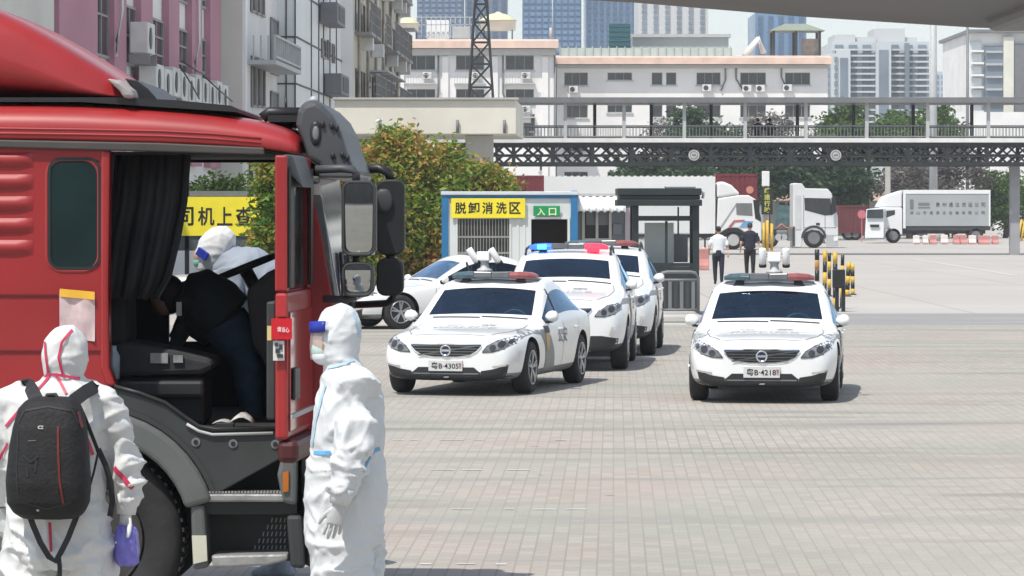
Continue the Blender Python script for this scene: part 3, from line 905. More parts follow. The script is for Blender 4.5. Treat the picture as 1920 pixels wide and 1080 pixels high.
    if su:
        b = MB()
        for sd in (1, -1):
            b.tube([(sd * .62, 1.40, 1.60), (sd * .615, 1.5, 1.68), (sd * .60, 2.2, 1.72), (sd * .58, 2.9, 1.69), (sd * .59, 3.05, 1.60)], .018, 6)
        b.build('roof_rail', M_black, root)
    if cam_: camera_head(root, cam_[0], yb + .25, zb2 + .03, cam_[1])
    return root

car('sedan', 'white police sedan facing straight ahead at right, plate 4218, upright camera on its roof', 'police sedans', (1573, 752), R(6.2), plate=('粤B·4218', '警'), bar='unlit', cam_=(0.06, 0))
car('sedan', 'white police sedan angled left in front of two tall police cars, number plate 4305', 'police sedans', (999, 739), R(14.0), plate=('粤B·4305', '警'), bar='unlit', bar_dz=-.01, cam_=(-.18, -.55))
car('suv', 'white police off-roader with blue and red lamps lit, just behind the angled sedan', 'police off-roaders', (1178, 693), R(4.2), plate=('粤B·4307', '警'), bar='lit')
car('suv', 'white police off-roader with unlit red lamps, last in the line beside the black booth', 'police off-roaders', (1230, 666), R(4.6), plate=('粤B·4310', '警'), bar='unlit')
# car facing left behind the lorry's mirrors
car('sedan', 'white saloon car facing left, half hidden behind the black lorry mirrors', None, (752, 618), R(66), livery=False, cat='car', name='parked_car')
car('sedan', 'white car facing left seen through the open lorry cab, below the yellow banner', None, (352, 587), R(74), livery=False, cat='car', name='parked_car')
# ------------------------------------------------------------------ buildings and backdrop
M_pink = mat('pink_wall_band', (.44, .21, .27), .75, var=.1, scale=.4, detail=8)
M_beige = mat('beige_wall', (.62, .61, .55), .8, var=.1, scale=.3, detail=8)
M_tile = mat('pale_wall_tile', (.70, .72, .71), .45, var=.06, scale=.5)
M_old = mat('stained_old_wall', (.58, .55, .47), .85, var=.3, scale=.5, detail=10)
M_bars2 = mat('window_grille_metal', (.24, .23, .22), .5, var=.15)
M_ac = mat('air_conditioner_casing', (.62, .62, .60), .5, var=.12, scale=2)

def d_on(x, a): return -a / (DVX - (x - 960.0) / F)     # where a wall line X = a + DVX*d meets pixel column x
def wall_pt(a, d, z, out=0.0): return Vector((a + DVX * d + out, d, z))

def wall_box(mb, a, d0, d1, z0, z1, o0, o1):
    """box along a receding wall line: out-offsets o0..o1 (towards +x)"""
    mb.hexa([wall_pt(a, d0, z0, o0), wall_pt(a, d1, z0, o0), wall_pt(a, d1, z0, o1), wall_pt(a, d0, z0, o1),
             wall_pt(a, d0, z1, o0), wall_pt(a, d1, z1, o0), wall_pt(a, d1, z1, o1), wall_pt(a, d0, z1, o1)])

def window_on(root, a, xa, xb, yt, yb, m=None, out=0.0, bars=0, mull=2, name='window', z=None):
    """recess-framed window on a receding wall; yt,yb measured at xa"""
    da, db = d_on(xa, a), d_on(xb, a)
    zt, zb = (PZ(yt, da), PZ(yb, da)) if z is None else z
    b = MB(); wall_box(b, a, da, db, zb, zt, out + .002, out + .03)
    w = b.build(name, m or M_glass, root)
    f = MB(); t = .07
    wall_box(f, a, da, db, zt - t, zt, out + .03, out + .09); wall_box(f, a, da, db, zb, zb + t, out + .03, out + .11)
    n = mull
    for i in range(n + 1):
        dd = da + (db - da) * i / n
        wall_box(f, a, dd - .05, dd + .05, zb + t, zt - t, out + .03, out + .08)
    if bars:
        for i in range(bars):
            zz = zb + (zt - zb) * (i + 1) / (bars + 1)
            wall_box(f, a, da + .05, db - .05, zz - .03, zz + .03, out + .032, out + .07)
    f.build('window_frame', M_bars2, w)
    return w

# --- pink banded building
AP = -13.44
r0 = thing('banded_building', 'pink and white banded building with tall dark windows above the lorry roof', 'building', (AP + DVX * 100, 100, 0))
HB = 13.0
b = MB(); wall_box(b, AP, 60, d_on(403, AP), 0, HB, -14, 0); b.build('wall', M_whitewall, r0)
for xa, xb in ((94, 167), (199, 222), (250, 272), (303, 323), (347, 366), (382, 402)):
    b = MB(); wall_box(b, AP, d_on(xa, AP), d_on(xb, AP), 3.6, HB - .5, .003, .22); b.build('pink_band', M_pink, r0)
for xa, xb, yt, yb in ((171, 198, -60, 103), (226, 249, 6, 120), (276, 301, 30, 132), (327, 346, 50, 150), (368, 381, 69, 164)):
    window_on(r0, AP, xa, xb, yt, yb, bars=2 if xa > 230 else 1, mull=2)
# upper row
for xa, xb, yt, yb in ((327, 346, -75, 0), (368, 381, -40, 12)):
    window_on(r0, AP, xa, xb, yt, yb, bars=2, mull=2)
b = MB(); wall_box(b, AP, 60, d_on(92, AP), 0, HB - .3, .003, .12); b.build('plain_bay', M_beige, r0)
for k, (xa, xb) in enumerate(((226, 240), (243, 258), (260, 275), (277, 291), (293, 306), (308, 320), (322, 333), (336, 347), (350, 361), (364, 374), (376, 386))):
    da, db = d_on(xa, AP), d_on(xb, AP)
    z = 6.35 + (1.0 if k == 0 else 0) - .06 * (k % 3)
    b = MB(); wall_box(b, AP, da, db, z - .85, z, .25, .75)
    ac = b.build('air_conditioner', M_ac, r0, .03)
    b = MB(); q = wall_pt(AP, (da + db) / 2 - .2, z - .43, .75); b.cyl(q, q + Vector((.02, 0, 0)), .30, n=16); b.build('fan_grille', M_dark, ac)
    for q0_, q1_ in ((da, da + .05), (db - .05, db)): b = MB(); wall_box(b, AP, q0_, q1_, z - 1.15, z - .87, .23, .8); b.build('bracket', M_bars2, ac)
for x0, y0, y1 in ((207, 0, 108), (355, 60, 148)):
    dd = d_on(x0, AP); b = MB()
    b.tube([wall_pt(AP, dd, 12.5, .3), wall_pt(AP, dd + .1, PZ(y0 + 20, dd), .32), wall_pt(AP, dd - .9, PZ(y1 - 30, dd), .3), wall_pt(AP, dd - 1.0, PZ(y1, dd), .3)], .05, 6)
    b.build('drain_pipe', M_white, r0)
b = MB()
for xa, ya, xb, yb in ((278, 122, 318, 185), (330, 145, 384, 190), (283, 115, 340, 145)):
    da, db = d_on(xa, AP), d_on(xb, AP)
    b.tube([wall_pt(AP, da, PZ(ya, da), .9), wall_pt(AP, (da + db) / 2, PZ((ya + yb) / 2 + 4, (da + db) / 2), .95), wall_pt(AP, db, PZ(yb, db), .9)], .025, 5)
b.build('cable', M_black, r0)

# --- beige and white block, tiled block, old block: each steps out a little
def block(name, label, xf0, xf1, d0, xend, mwall, mfront, top=14.0):
    a = PX(xf1, d0) - DVX * d0
    d1 = d_on(xend, a)
    r_ = thing(name, label, 'building', (PX(xf1, d0), d0, 0))
    b = MB(); wall_box(b, a, d0, d1, 0, top, -9, 0); b.build('wall', mwall, r_)
    b = MB(); b.box(PX(xf0, d0) - 1.5, PX(xf1, d0) - .01, d0 - .06, d0 - .002, 0, top); b.build('end_wall', mfront, r_)
    return r_, a, d0, d1
rB, aB, dB0, dB1 = block('apartment_building', 'narrow beige and white block with a barred balcony beside the pink one', 402, 455, 121, 520, M_whitewall, M_beige)
for xa, xb, yt, yb in ((469, 475, -60, 22), (478, 484, -60, 26), (487, 493, -60, 30), (470, 476, 104, 200), (479, 485, 107, 201), (488, 494, 110, 202)):
    window_on(rB, aB, xa, xb, yt, yb, mull=1)
for yt, yb in ((32, 138), (170, 215)):
    window_on(rB, aB, 506, 519, yt, yb, m=M_mid, mull=1)
da, db = d_on(463, aB), d_on(514, aB)
b = MB(); wall_box(b, aB, da, db, PZ(112, da) - .15, PZ(112, da), .004, 1.0); bal = b.build('balcony', M_grey, rB)
b = MB()
for i in range(13):
    dd = da + (db - da) * i / 12; wall_box(b, aB, dd - .04, dd + .04, PZ(112, da) + .003, PZ(66, da), .92, .99)
for z in (PZ(66, da), PZ(112, da) + .12): wall_box(b, aB, da, db, z - .05, z + .03, .90, 1.01)
for o in (.2, .45, .7): wall_box(b, aB, da, da + .05, PZ(112, da) + .003, PZ(66, da), o, o + .05)
b.build('railing', M_grey, bal)
b = MB(); wall_box(b, aB, d_on(455, aB), d_on(458, aB), 0, 12.5, .003, .1); b.build('drain_pipe', M_white, rB)

rC, aC, dC0, dC1 = block('tiled_building', 'pale tiled office block with thin dark grid joints and air conditioners', 520, 555, d_on(520, aB), 640, M_tile, M_tile)
b = MB()
for k in range(6):
    z = 3.4 + 1.75 * k
    wall_box(b, aC, dC0 + .01, dC1 - .01, z - .03, z + .03, .002, .04)
    b.box(PX(520, dC0), PX(555, dC0) - .02, dC0 - .10, dC0 - .062, z - .03, z + .03)
for x in (583, 597, 606, 618, 630):
    dd = d_on(x, aC); wall_box(b, aC, dd - .09, dd + .09, 2, 13.9, .003, .036)
for x in (537, 554): b.box(PX(x, dC0) - .03, PX(x, dC0) + .02, dC0 - .098, dC0 - .064, 2, 13.9)
b.build('joint_grid', M_dark, rC)
for xa, xb, y0 in ((602, 609, 72), (613, 617, 75), (622, 625, 82), (602, 608, -40)):
    window_on(rC, aC, xa, xb, y0, y0 + 36, mull=1)
for x, y in ((604, 8), (612, 140), (598, 236)):
    dd = d_on(x, aC); z = PZ(y, dd)
    b = MB(); wall_box(b, aC, dd - 1.6, dd + 2.6, z - .85, z + .0, .05, .75); ac = b.build('air_conditioner', M_mid, rC, .03)
    b = MB(); wall_box(b, aC, dd - 1.0, dd + 2.0, z - .72, z - .12, .752, .775); b.build('fan_grille', M_dark, ac)

rD, aD, dD0, dD1 = block('old_apartment_building', 'old stained apartment block with crowded balconies above the concrete canopy', 640, 662, d_on(640, aC), 751, M_old, M_whitewall, 15.2)
rnd = random.Random(7)
for fl in range(4):
    z0 = 3.0 + fl * 3.05
    n = 9
    for k in range(n):
        d0 = dD0 + 1.2 + k * (dD1 - dD0 - 2) / n; d1 = d0 + (dD1 - dD0) / n * .68
        b = MB(); wall_box(b, aD, d0, d1, z0 + .95, z0 + 2.35, .004, .03); w = b.build('window', M_glass, rD)
        if rnd.random() < .75:
            c = MB(); wall_box(c, aD, d0 - .2, d1 + .2, z0 + .75, z0 + .88, .003, .75)
            for q in range(6):
                dd = d0 + (d1 - d0) * q / 5; wall_box(c, aD, dd - .03, dd + .03, z0 + .883, z0 + 2.2, .68, .73)
            for zz in (z0 + 1.3, z0 + 1.75, z0 + 2.2): wall_box(c, aD, d0 - .2, d1 + .2, zz, zz + .05, .64, .72)
            c.build('window_cage', M_bars2, w)
        if rnd.random() < .5:
            c = MB(); wall_box(c, aD, d1 + .1, d1 + .9, z0 + .2, z0 + .8, .05, .6); c.build('air_conditioner', M_ac, rD)
        if rnd.random() < .4:
            c = MB(); q0 = wall_pt(aD, d0, z0 + 2.5, .02); wall_box(c, aD, d0 - .2, d1 + .3, z0 + 2.45, z0 + 2.52, .02, 1.0); c.build('awning', M_grey, rD)
for k in range(6):
    dd = dD0 + 2 + k * 5.6; b = MB(); b.tube([wall_pt(aD, dd, .5, .12), wall_pt(aD, dd, 15, .12)], .07, 6); b.build('drain_pipe', mat('rusty_pipe', (.30, .25, .19), .7, var=.3), rD)

# --- white three storey building with peach eaves
def wall_holes(mb, x0, x1, z0, z1, y0, y1, holes):
    xs = sorted({x0, x1} | {h[0] for h in holes} | {h[1] for h in holes}); zs = sorted({z0, z1} | {h[2] for h in holes} | {h[3] for h in holes})
    for i in range(len(xs) - 1):
        run = None
        for j in range(len(zs) - 1):
            cx, cz = (xs[i] + xs[i + 1]) / 2, (zs[j] + zs[j + 1]) / 2
            hit = any(h[0] < cx < h[1] and h[2] < cz < h[3] for h in holes)
            if not hit: run = zs[j] if run is None else run
            if hit and run is not None: mb.box(xs[i], xs[i + 1], y0, y1, run, zs[j]); run = None
        if run is not None: mb.box(xs[i], xs[i + 1], y0, y1, run, zs[-1])

def white_block(root, d, xa, xb, y_roof, wins, deep=14.0):
    x0, x1, zr = PX(xa, d), PX(xb, d), PZ(y_roof, d)
    holes = [(PX(a, d), PX(c, d), PZ(f, d), PZ(e, d)) for a, c, e, f in wins]
    b = MB(); wall_holes(b, x0, x1, 0, zr, d, d + .45, holes)
    b.box(x0, x1, d + 1.2, d + deep, 0, zr); b.box(x0, x0 + .3, d + .45, d + 1.2, 0, zr); b.box(x1 - .3, x1, d + .45, d + 1.2, 0, zr); b.box(x0 + .3, x1 - .3, d + .45, d + 1.2, zr - .3, zr)
    b.build('wall', M_whitewall, root)
    for h in holes:
        b = MB(); b.box(h[0] + .001, h[1] - .001, d + .28, d + .31, h[2] + .001, h[3] - .001); w = b.build('window', M_glass, root)
        f = MB(); t = .06
        f.box(h[0], h[1], d + .20, d + .278, h[2], h[2] + t); f.box(h[0], h[1], d + .20, d + .278, h[3] - t, h[3])
        n = 3 if h[1] - h[0] > 1.6 else 1
        for i in range(n + 1):
            x = h[0] + (h[1] - h[0] - t) * i / n; f.box(x, x + t, d + .20, d + .278, h[2] + t, h[3] - t)
        f.build('window_frame', M_bars2, w)
        f = MB(); f.box(h[0] - .12, h[1] + .12, d - .12, d - .003, h[2] - .14, h[2] - .02); f.build('sill', M_grey, w)

def ac_unit(root, x, y, d, w=.85):
    c = P(x, y, d); b = MB(); b.box(c.x - w / 2, c.x + w / 2, d - .5, d - .12, c.z - .32, c.z + .32)
    ac = b.build('air_conditioner', M_ac, root, .03)
    b = MB(); b.cyl((c.x - .1, d - .515, c.z), (c.x - .1, d - .50, c.z), .24, n=14); b.build('fan_grille', M_dark, ac)

DW = 330.0
rW = thing('white_office_building', 'white three storey building with peach eaves, taller left wing, behind the footbridge', 'building', (PX(1150, DW), DW, 0))
wl = []
for xa in (763, 855, 948):
    for y0 in (104, 167, 230): wl.append((xa, xa + 53, y0, y0 + 27))
wl += [(995, 1003, 214, 246), (1012, 1020, 290, 320)]
white_block(rW, DW, 742, 1041, 92, wl)
wr = []
for y0 in (136, 197, 260, 322):
    for xa, xb, dy in ((1058, 1102, 24), (1139, 1185, 14), (1222, 1242, 23), (1249, 1268, 23), (1306, 1351, 23), (1388, 1436, 23), (1472, 1519, 23)):
        wr.append((xa, xb, y0, y0 + dy))
white_block(rW, DW + 8, 1044, 1552, 122, wr)
b = MB(); d = DW
def eave(mb, d, xa, xb, yt, yb, ov=1.2):
    mb.prism([(d - ov, PZ(yb, d)), (d - ov, PZ(yt + 6, d)), (d + 1.5, PZ(yt, d)), (d + 3, PZ(yt, d)), (d + 3, PZ(yb, d))], 'x', PX(xa, d), PX(xb, d))
eave(b, DW, 735, 1047, 72, 91); b.build('eaves', M_peach, rW)
b = MB(); eave(b, DW + 8, 1030, 1558, 103, 121); b.build('eaves', M_peach, rW)
b = MB(); b.box(PX(742, DW), PX(1041, DW), DW - .5, DW - .002, PZ(104, DW), PZ(92, DW)); b.build('cornice', M_grey, rW)
b = MB(); b.box(PX(1044, DW + 8), PX(1552, DW + 8), DW + 7.6, DW + 7.998, PZ(128, DW + 8), PZ(122, DW + 8)); b.build('cornice', M_grey, rW)
for xa in (763, 855, 948):
    for y0 in (104, 167):
        c = P(xa + 26, y0 + 52, DW); b = MB()
        b.box(c.x - 1.45, c.x + 1.45, DW - .8, DW - .003, c.z - .12, c.z)
        lg = b.build('ledge', M_grey, rW)
        b = MB()
        for i in range(12): x = c.x - 1.4 + 2.8 * i / 11; b.box(x - .02, x + .02, DW - .78, DW - .74, c.z + .002, c.z + .75)
        b.box(c.x - 1.42, c.x + 1.42, DW - .79, DW - .73, c.z + .752, c.z + .80)
        b.build('railing', M_grey, lg)
        ac_unit(rW, xa + 38, y0 + 38, DW)
for x, y in ((1325, 165), (1400, 166), (1425, 166), (1476, 165), (1075, 168)): ac_unit(rW, x, y, DW + 8)
for x, x2, y0, y1, d in ((822, 817, 96, 195, DW), (943, 951, 96, 195, DW), (1360, 1352, 122, 170, DW + 8), (1380, 1392, 122, 168, DW + 8), (1465, 1474, 122, 165, DW + 8), (1040, 1040, 92, 300, DW)):
    b = MB(); b.tube([P(x, y0, d) - Vector((0, .15, 0)), P(x, y1 - 20, d) - Vector((0, .15, 0)), P(x2, y1, d) - Vector((0, .15, 0))], .08, 6); b.build('drain_pipe', M_mid, rW)
# vertical piers on left wing
for x in (752, 835, 928, 1022):
    b = MB(); q = PX(x, DW); b.box(q - .28, q + .28, DW - .22, DW - .004, 0, PZ(106, DW)); b.build('pier', M_whitewall, rW)

# roof-top things: each its own thing
def water_tank(x, y0, y1, w, label):
    d = DW + 5; c = P(x, y1, d); h = (y1 - y0) * d / F; r_ = w / 2 * d / F
    t = thing('water_tank', label, 'water tank', c, 'domed roof tanks')
    b = MB(); b.lathe([(r_ * .96, h * .12), (r_, h * .16), (r_, h * .55), (r_ * 1.05, h * .56)], c, (0, 0, 1), 24); b.build('drum', M_cream, t)
    b = MB(); b.lathe([(r_ * 1.08, h * .565), (r_ * 1.06, h * .60), (r_ * .55, h * .86), (r_ * .2, h * .93), (r_ * .08, h)], c, (0, 0, 1), 24); b.build('domed_lid', mat('tank_yellow', (.66, .63, .40), .6, var=.1), t)
    for a in (0, 1, 2, 3):
        b = MB(); x_ = c.x + r_ * .8 * (1 if a % 2 else -1); y_ = c.y + r_ * .8 * (1 if a > 1 else -1); b.box(x_ - .06, x_ + .06, y_ - .06, y_ + .06, c.z - 2.0, c.z + h * .118); b.build('leg', M_dark, t)
water_tank(764, 30, 64, 42, 'cream domed water tank at the roof\'s left end, half behind the old block')
water_tank(934, 22, 62, 66, 'cream domed water tank on the roof right of the lattice mast')
# roof railing and plant
d = DW + 7
rt = thing('roof_plant', 'white pipework and boxes inside roof railings between the two domed tanks', 'roof plant', P(830, 72, d))
b = MB(); b.box(PX(800, d), PX(842, d), d, d + 1.5, PZ(72, d), PZ(38, d)); b.build('box_unit', M_white, rt, .05)
b = MB(); b.box(PX(848, d), PX(880, d), d, d + 2.5, PZ(72, d), PZ(50, d)); b.build('box_unit', M_grey, rt, .05)
b = MB()
for i in range(14): x = PX(782 + 9 * i, d); b.box(x - .04, x + .04, d - 1, d - .92, PZ(72, d), PZ(34, d))
for y in (34, 48): b.box(PX(782, d), PX(900, d), d - 1.0, d - .93, PZ(y, d), PZ(y - 1.5, d))
b.build('railing', M_grey, rt)
for i in range(5):
    x = PX(804 + 9 * i, d); b = MB(); b.cyl((x, d - .5, PZ(72, d)), (x, d - .5, PZ(60, d)), .16, n=8); b.build('pipe', M_white, rt)
d = DW + 10
tb = thing('roof_tank', 'tall dark teal box tank standing on the right wing roof', 'roof tank', P(1162, 108, d))
b = MB(); b.box(PX(1142, d), PX(1182, d), d, d + 2, PZ(106, d), PZ(44, d)); b.build('tank_shell', mat('teal_tank', (.012, .085, .10), .5, var=.1), tb, .04)
b = MB()
for i in range(7): z = PZ(104 - 9 * i, d); b.box(PX(1142, d) - .05, PX(1182, d) + .05, d - .06, d - .002, z, z + .10)
b.build('rib', mat('teal_rib', (.02, .11, .13), .5), tb)
pc = thing('roof_parapet', 'pale green glass parapet along the right wing roof edge', 'parapet', P(1250, 108, DW + 9))
b = MB(); b.box(PX(1050, DW + 9), PX(1372, DW + 9), DW + 8.8, DW + 8.9, PZ(107, DW + 9), PZ(90, DW + 9)); b.build('panel', mat('pale_green_panel', (.42, .50, .46), .4, var=.08), pc)
for i in range(22):
    x = PX(1050 + 15.2 * i, DW + 9); b = MB(); b.box(x - .05, x + .05, DW + 8.7, DW + 8.79, PZ(107, DW + 9), PZ(87, DW + 9)); b.build('post', M_grey, pc)
d = DW + 14
hut = thing('roof_hut', 'long grey roof hut with a flat lid behind the glass parapet', 'roof hut', P(1275, 100, d))
b = MB(); b.box(PX(1186, d), PX(1366, d), d, d + 4, PZ(106, d), PZ(70, d)); b.build('wall', mat('grey_green_wall', (.36, .40, .40), .7, var=.1, scale=.3), hut)
b = MB(); b.box(PX(1180, d), PX(1370, d), d - .4, d + 4.2, PZ(70, d) + .003, PZ(64, d)); b.build('roof', M_grey, hut)
d = DW + 10
af = thing('sloping_stair_frame', 'white sloping tube frame on the roof beside the pavilion', 'frame', P(1415, 104, d))
b = MB(); b.tube([P(1397, 104, d), P(1424, 72, d), P(1433, 100, d)], .26, 8); b.build('tube', M_white, af)
b = MB(); b.tube([P(1393, 104, d + 1.5), P(1420, 72, d + 1.5), P(1430, 100, d + 1.5)], .2, 8); b.build('tube', M_white, af)
pv = thing('roof_pavilion', 'open roof pavilion with a shallow green-grey hipped roof', 'pavilion', P(1492, 105, d))
c0, c1, zt, ze = PX(1441, d), PX(1546, d), PZ(43, d), PZ(58, d)
b = MB(); xm = (c0 + c1) / 2
b.add([(c0, d - 1, ze), (c1, d - 1, ze), (c1, d + 4, ze), (c0, d + 4, ze), (xm - 1.0, d + 1.5, zt), (xm + 1.0, d + 1.5, zt)], [(0, 1, 5, 4), (1, 2, 5), (2, 3, 4, 5), (3, 0, 4), (3, 2, 1, 0)])
b.build('roof', mat('green_grey_tile', (.23, .27, .21), .8, var=.15, scale=2), pv)
for x in (1451, 1493, 1537):
    for dy in (0, 3.2):
        b = MB(); q = PX(x, d); b.box(q - .12, q + .12, d + dy, d + dy + .24, PZ(105, d), ze - .003); b.build('post', M_dark, pv)
b = MB(); b.box(PX(1505, d), PX(1535, d), d + .5, d + 1.6, PZ(104, d), PZ(72, d)); b.build('stair_box', mat('rust_grey', (.35, .30, .26), .7, var=.3), pv)
# flag mast with figure-like finial on the corner
b = MB(); b.tube([P(1036, 72, DW), P(1036, -10, DW)], .05, 6); b.tube([P(1033, 72, DW), P(1033, 52, DW)], .16, 6)
tag(b.build('roof_mast', M_grey), 'thin lightning mast at the corner between the white building wings', 'mast')

# --- distant towers
def tower(label, xa, xb, yt, d, m, rows=0, cols=0, mwin=None, rel=.55, deep=25, cat='tower', group=None, bands=False, name='tower_block', ybase=112, ytop=-14):
    t = thing(name, label, cat, (PX((xa + xb) / 2, d), d, 0), group)
    x0, x1, z1 = PX(xa, d), PX(xb, d), PZ(yt, d)
    b = MB(); b.box(x0, x1, d, d + deep, 0, z1); b.build('wall', m, t)
    if rows:
        zlo = PZ(ybase, d); z2 = PZ(max(yt + 4, ytop), d)
        for i in range(cols):
            cw = (x1 - x0) / cols; xc = x0 + cw * (i + .5)
            for j in range(rows):
                ch = (z2 - zlo) / rows; zc = zlo + ch * (j + .5)
                b = MB(); b.box(xc - cw * rel / 2, xc + cw * rel / 2, d - .25, d - .01, zc - ch * .3, zc + ch * .3)
                b.build('window', mwin or M_glass, t)
        if bands:
            b = MB(); ch = (z2 - zlo) / rows
            for j in range(rows): b.box(x0 - .4, x1 + .4, d - .9, d - .26, zlo + ch * j - .15, zlo + ch * j + .12)
            b.build('floor_band', m, t)
    return t
M_tw1 = mat('blue_tower_cladding', (.16, .22, .30), .4, var=.1, scale=.05)
M_tw2 = mat('deep_blue_tower', (.05, .12, .22), .3, var=.15, scale=.05)
M_tw3 = mat('pale_tower', (.52, .53, .53), .7, var=.06, scale=.05)
M_tw4 = mat('blue_pale_tower', (.52, .56, .57), .6, var=.08, scale=.03)
M_twd = mat('far_window', (.17, .21, .25), .3, var=.2, scale=.2)
DT = 900.0
tower('dark blue glass tower furthest left, behind the lattice mast', 782, 868, -120, DT, M_tw2, 13, 7, M_tw1, .6, group=None)
tower('grey blue glass tower with pale side just right of the lattice mast', 872, 952, -120, DT + 40, M_tw1, 12, 5, M_tw2, .55)
tower('slim grey tower seen between the old block and the blue towers', 741, 760, -120, DT + 60, M_tw1, 10, 2, M_twd, .5)
tower('broad bright blue glass tower left of the teal roof tank', 980, 1090, -120, DT - 40, M_tw2, 11, 9, M_blueglass, .7)
tower('broad blue glass tower behind the teal roof tank', 1098, 1194, -120, DT, M_blueglass, 12, 8, M_tw2, .6)
tower('pale grey stepped tower right of the blue glass towers', 1197, 1328, -60, 700, M_tw3, 12, 6, M_twd, .4)
tower('solid blue slab tower behind the roof pavilion', 1416, 1512, 24, 800, M_blueglass, 9, 5, M_tw2, .5)
tower('low far blue tower beside the tall lamp column', 1752, 1795, 134, 1100, M_tw4, 8, 4, M_blueglass, .6, ybase=230)
tower('lowest far blue tower right of the lamp column', 1790, 1812, 150, 1200, M_blueglass, 6, 2, M_tw4, .6, ybase=230)
tw = tower('wide white residential tower with balconies and stepped roof, right of the white building', 1560, 1742, 78, 520, M_tw4, 14, 7, M_twd, .6, bands=True, ybase=240)
d = 520
for xa, xb, yt in ((1566, 1606, 64), (1608, 1645, 68), (1642, 1700, 52), (1700, 1724, 68)):
    b = MB(); b.box(PX(xa, d), PX(xb, d), d + 1 + .01 * xa % 3, d + 12, PZ(80, d), PZ(yt, d)); b.build('roof_room', M_tw3, tw)
for xa, xb, yt in ((1566, 1592, 95), (1640, 1668, 80), (1694, 1702, 82)):
    b = MB(); b.box(PX(xa, d), PX(xb, d), d - 2.2, d - .95, 0, PZ(yt, d)); b.build('bay', M_tw4 if xa != 1694 else M_twd, tw)
    if xa != 1694:
        b = MB()
        for j in range(14): z = PZ(yt, d) - 1.5 - j * 1.0 * .93 * (PZ(78, d) - PZ(240, d)) / 13; b.box(PX(xa + 5, d), PX(xb - 5, d), d - 2.3, d - 2.21, z - .55, z + .35)
        b.build('window_strip', M_twd, tw)
tower('low pale building just right of the peach eaved block', 1545, 1575, 100, 480, M_tw4, 9, 2, M_twd, .4, ybase=240)
rr = tower('tall white and dark apartment block at the right edge under the viaduct', 1818, 1990, 62, 400, M_whitewall, 0, 0)
d = 400
b = MB(); b.box(PX(1845, d), PX(1880, d), d - .5, d - .01, 0, PZ(86, d)); b.build('window_strip', M_twd, rr)
b = MB(); b.box(PX(1880, d), PX(1899, d), d - .8, d - .01, 0, PZ(70, d)); b.build('pier', M_cream, rr)
b = MB(); b.box(PX(1899, d), PX(1990, d), d - .6, d - .02, 0, PZ(82, d)); b.build('window_strip', M_mid, rr)
b = MB(); b.box(PX(1812, d), PX(1998, d), d - 1.2, d + 26, PZ(62, d) + .003, PZ(56, d)); b.build('roof', M_mid, rr)
for j in range(9):
    b = MB(); z = PZ(86, d) - j * 1.35; b.box(PX(1820, d), PX(1840, d), d - .35, d - .012, z - .45, z + .45); b.build('window', M_tw4, rr)
    b = MB(); b.box(PX(1818, d), PX(1843, d), d - .9, d - .36, z - .72, z - .5); b.build('balcony', M_whitewall, rr)
for j in range(8):
    b = MB(); z = PZ(98, d) - j * 1.4; b.box(PX(1847, d), PX(1878, d), d - .8, d - .502, z - .1, z + .14); b.build('floor_band', M_grey, rr)
b = MB(); b.box(PX(1735, 380), PX(2100, 380), 380, 392, 0, PZ(210, 380)); lw = b.build('low_white_wall', M_whitewall); tag(lw, 'long low white wall behind the right end of the footbridge', 'wall')
# ------------------------------------------------------------------ bridge, canopy, mast, viaduct, lamps
M_truss = mat('dark_painted_steel', (.018, .022, .022), .55, var=.25, scale=3)
DB = 170.0
fb = thing('footbridge', 'covered steel footbridge on black lattice girders crossing above the lorries', 'footbridge', (PX(1400, DB), DB, 0))
zx = lambda y: PZ(y, DB)
X0, X1 = PX(815, DB), PX(2100, DB)
tilt = lambda x: (x - PX(1400, DB)) * -.0048
b = MB(); b.box(X0, X1, DB + .15, DB + 2.95, zx(293), zx(289)); b.build('walkway_floor', M_dark, fb)
for dy in (-.15, 2.98): 
  b = MB(); b.box(X0, X1, DB + dy, DB + dy + .3, zx(267), zx(259)); b.build('edge_beam', mat('pale_deck_edge', (.66, .66, .64), .6, var=.08), fb)
b = MB(); b.box(PX(965, DB), X1, DB - .5, DB + 3.6, zx(193), zx(183)); b.build('roof', M_mid, fb)
for side, dy in (('near', 0.0), ('far', 3.0)):
    g = MB()
    y = DB + dy
    for yy in (271, 307): g.box(X0, X1, y, y + .12, zx(yy) - .10, zx(yy) + .08)
    x = X0; pw = 37 * DB / F; k = 0
    while x < X1:
        if k % 2 == 0: g.box(x - .09, x + .09, y + .003, y + .117, zx(307) + .083, zx(271) - .103)
        a, c, t, u = x, x + pw / 2, zx(272), zx(306); e = x + pw; mz = (t + u) / 2
        for p, q in (((a, mz), (c, t)), ((c, t), (e, mz)), ((a, mz), (c, u)), ((c, u), (e, mz)), ((a, t), (c, mz)), ((a, u), (c, mz))) if k % 2 else (((a, mz), (c, t)), ((c, t), (e, mz)), ((a, mz), (c, u)), ((c, u), (e, mz)), ((e, t), (c, mz)), ((e, u), (c, mz))):
            g.beam((p[0], y + .06, p[1]), (q[0], y + .06, q[1]), .085, .10, (0, 1, 0))
        x += pw; k += 1
    g.build('lattice_girder', M_truss, fb)
for x in (1060, 1170, 1283, 1397, 1511, 1625, 1739, 1853):
    b = MB(); q = PX(x, DB); b.box(q - .08, q + .08, DB - .12, DB + .02, zx(259), zx(193)); b.build('roof_post', M_grey, fb)
for x in (1118, 1226, 1340, 1505, 1612, 1726, 1838):
    b = MB(); q = PX(x, DB); b.box(q - .08, q + .08, DB + 3.1, DB + 3.22, zx(259), zx(193)); b.build('roof_post', M_dark, fb)
M_mesh = mat('railing_mesh', (.20, .21, .21), .6, var=.1)
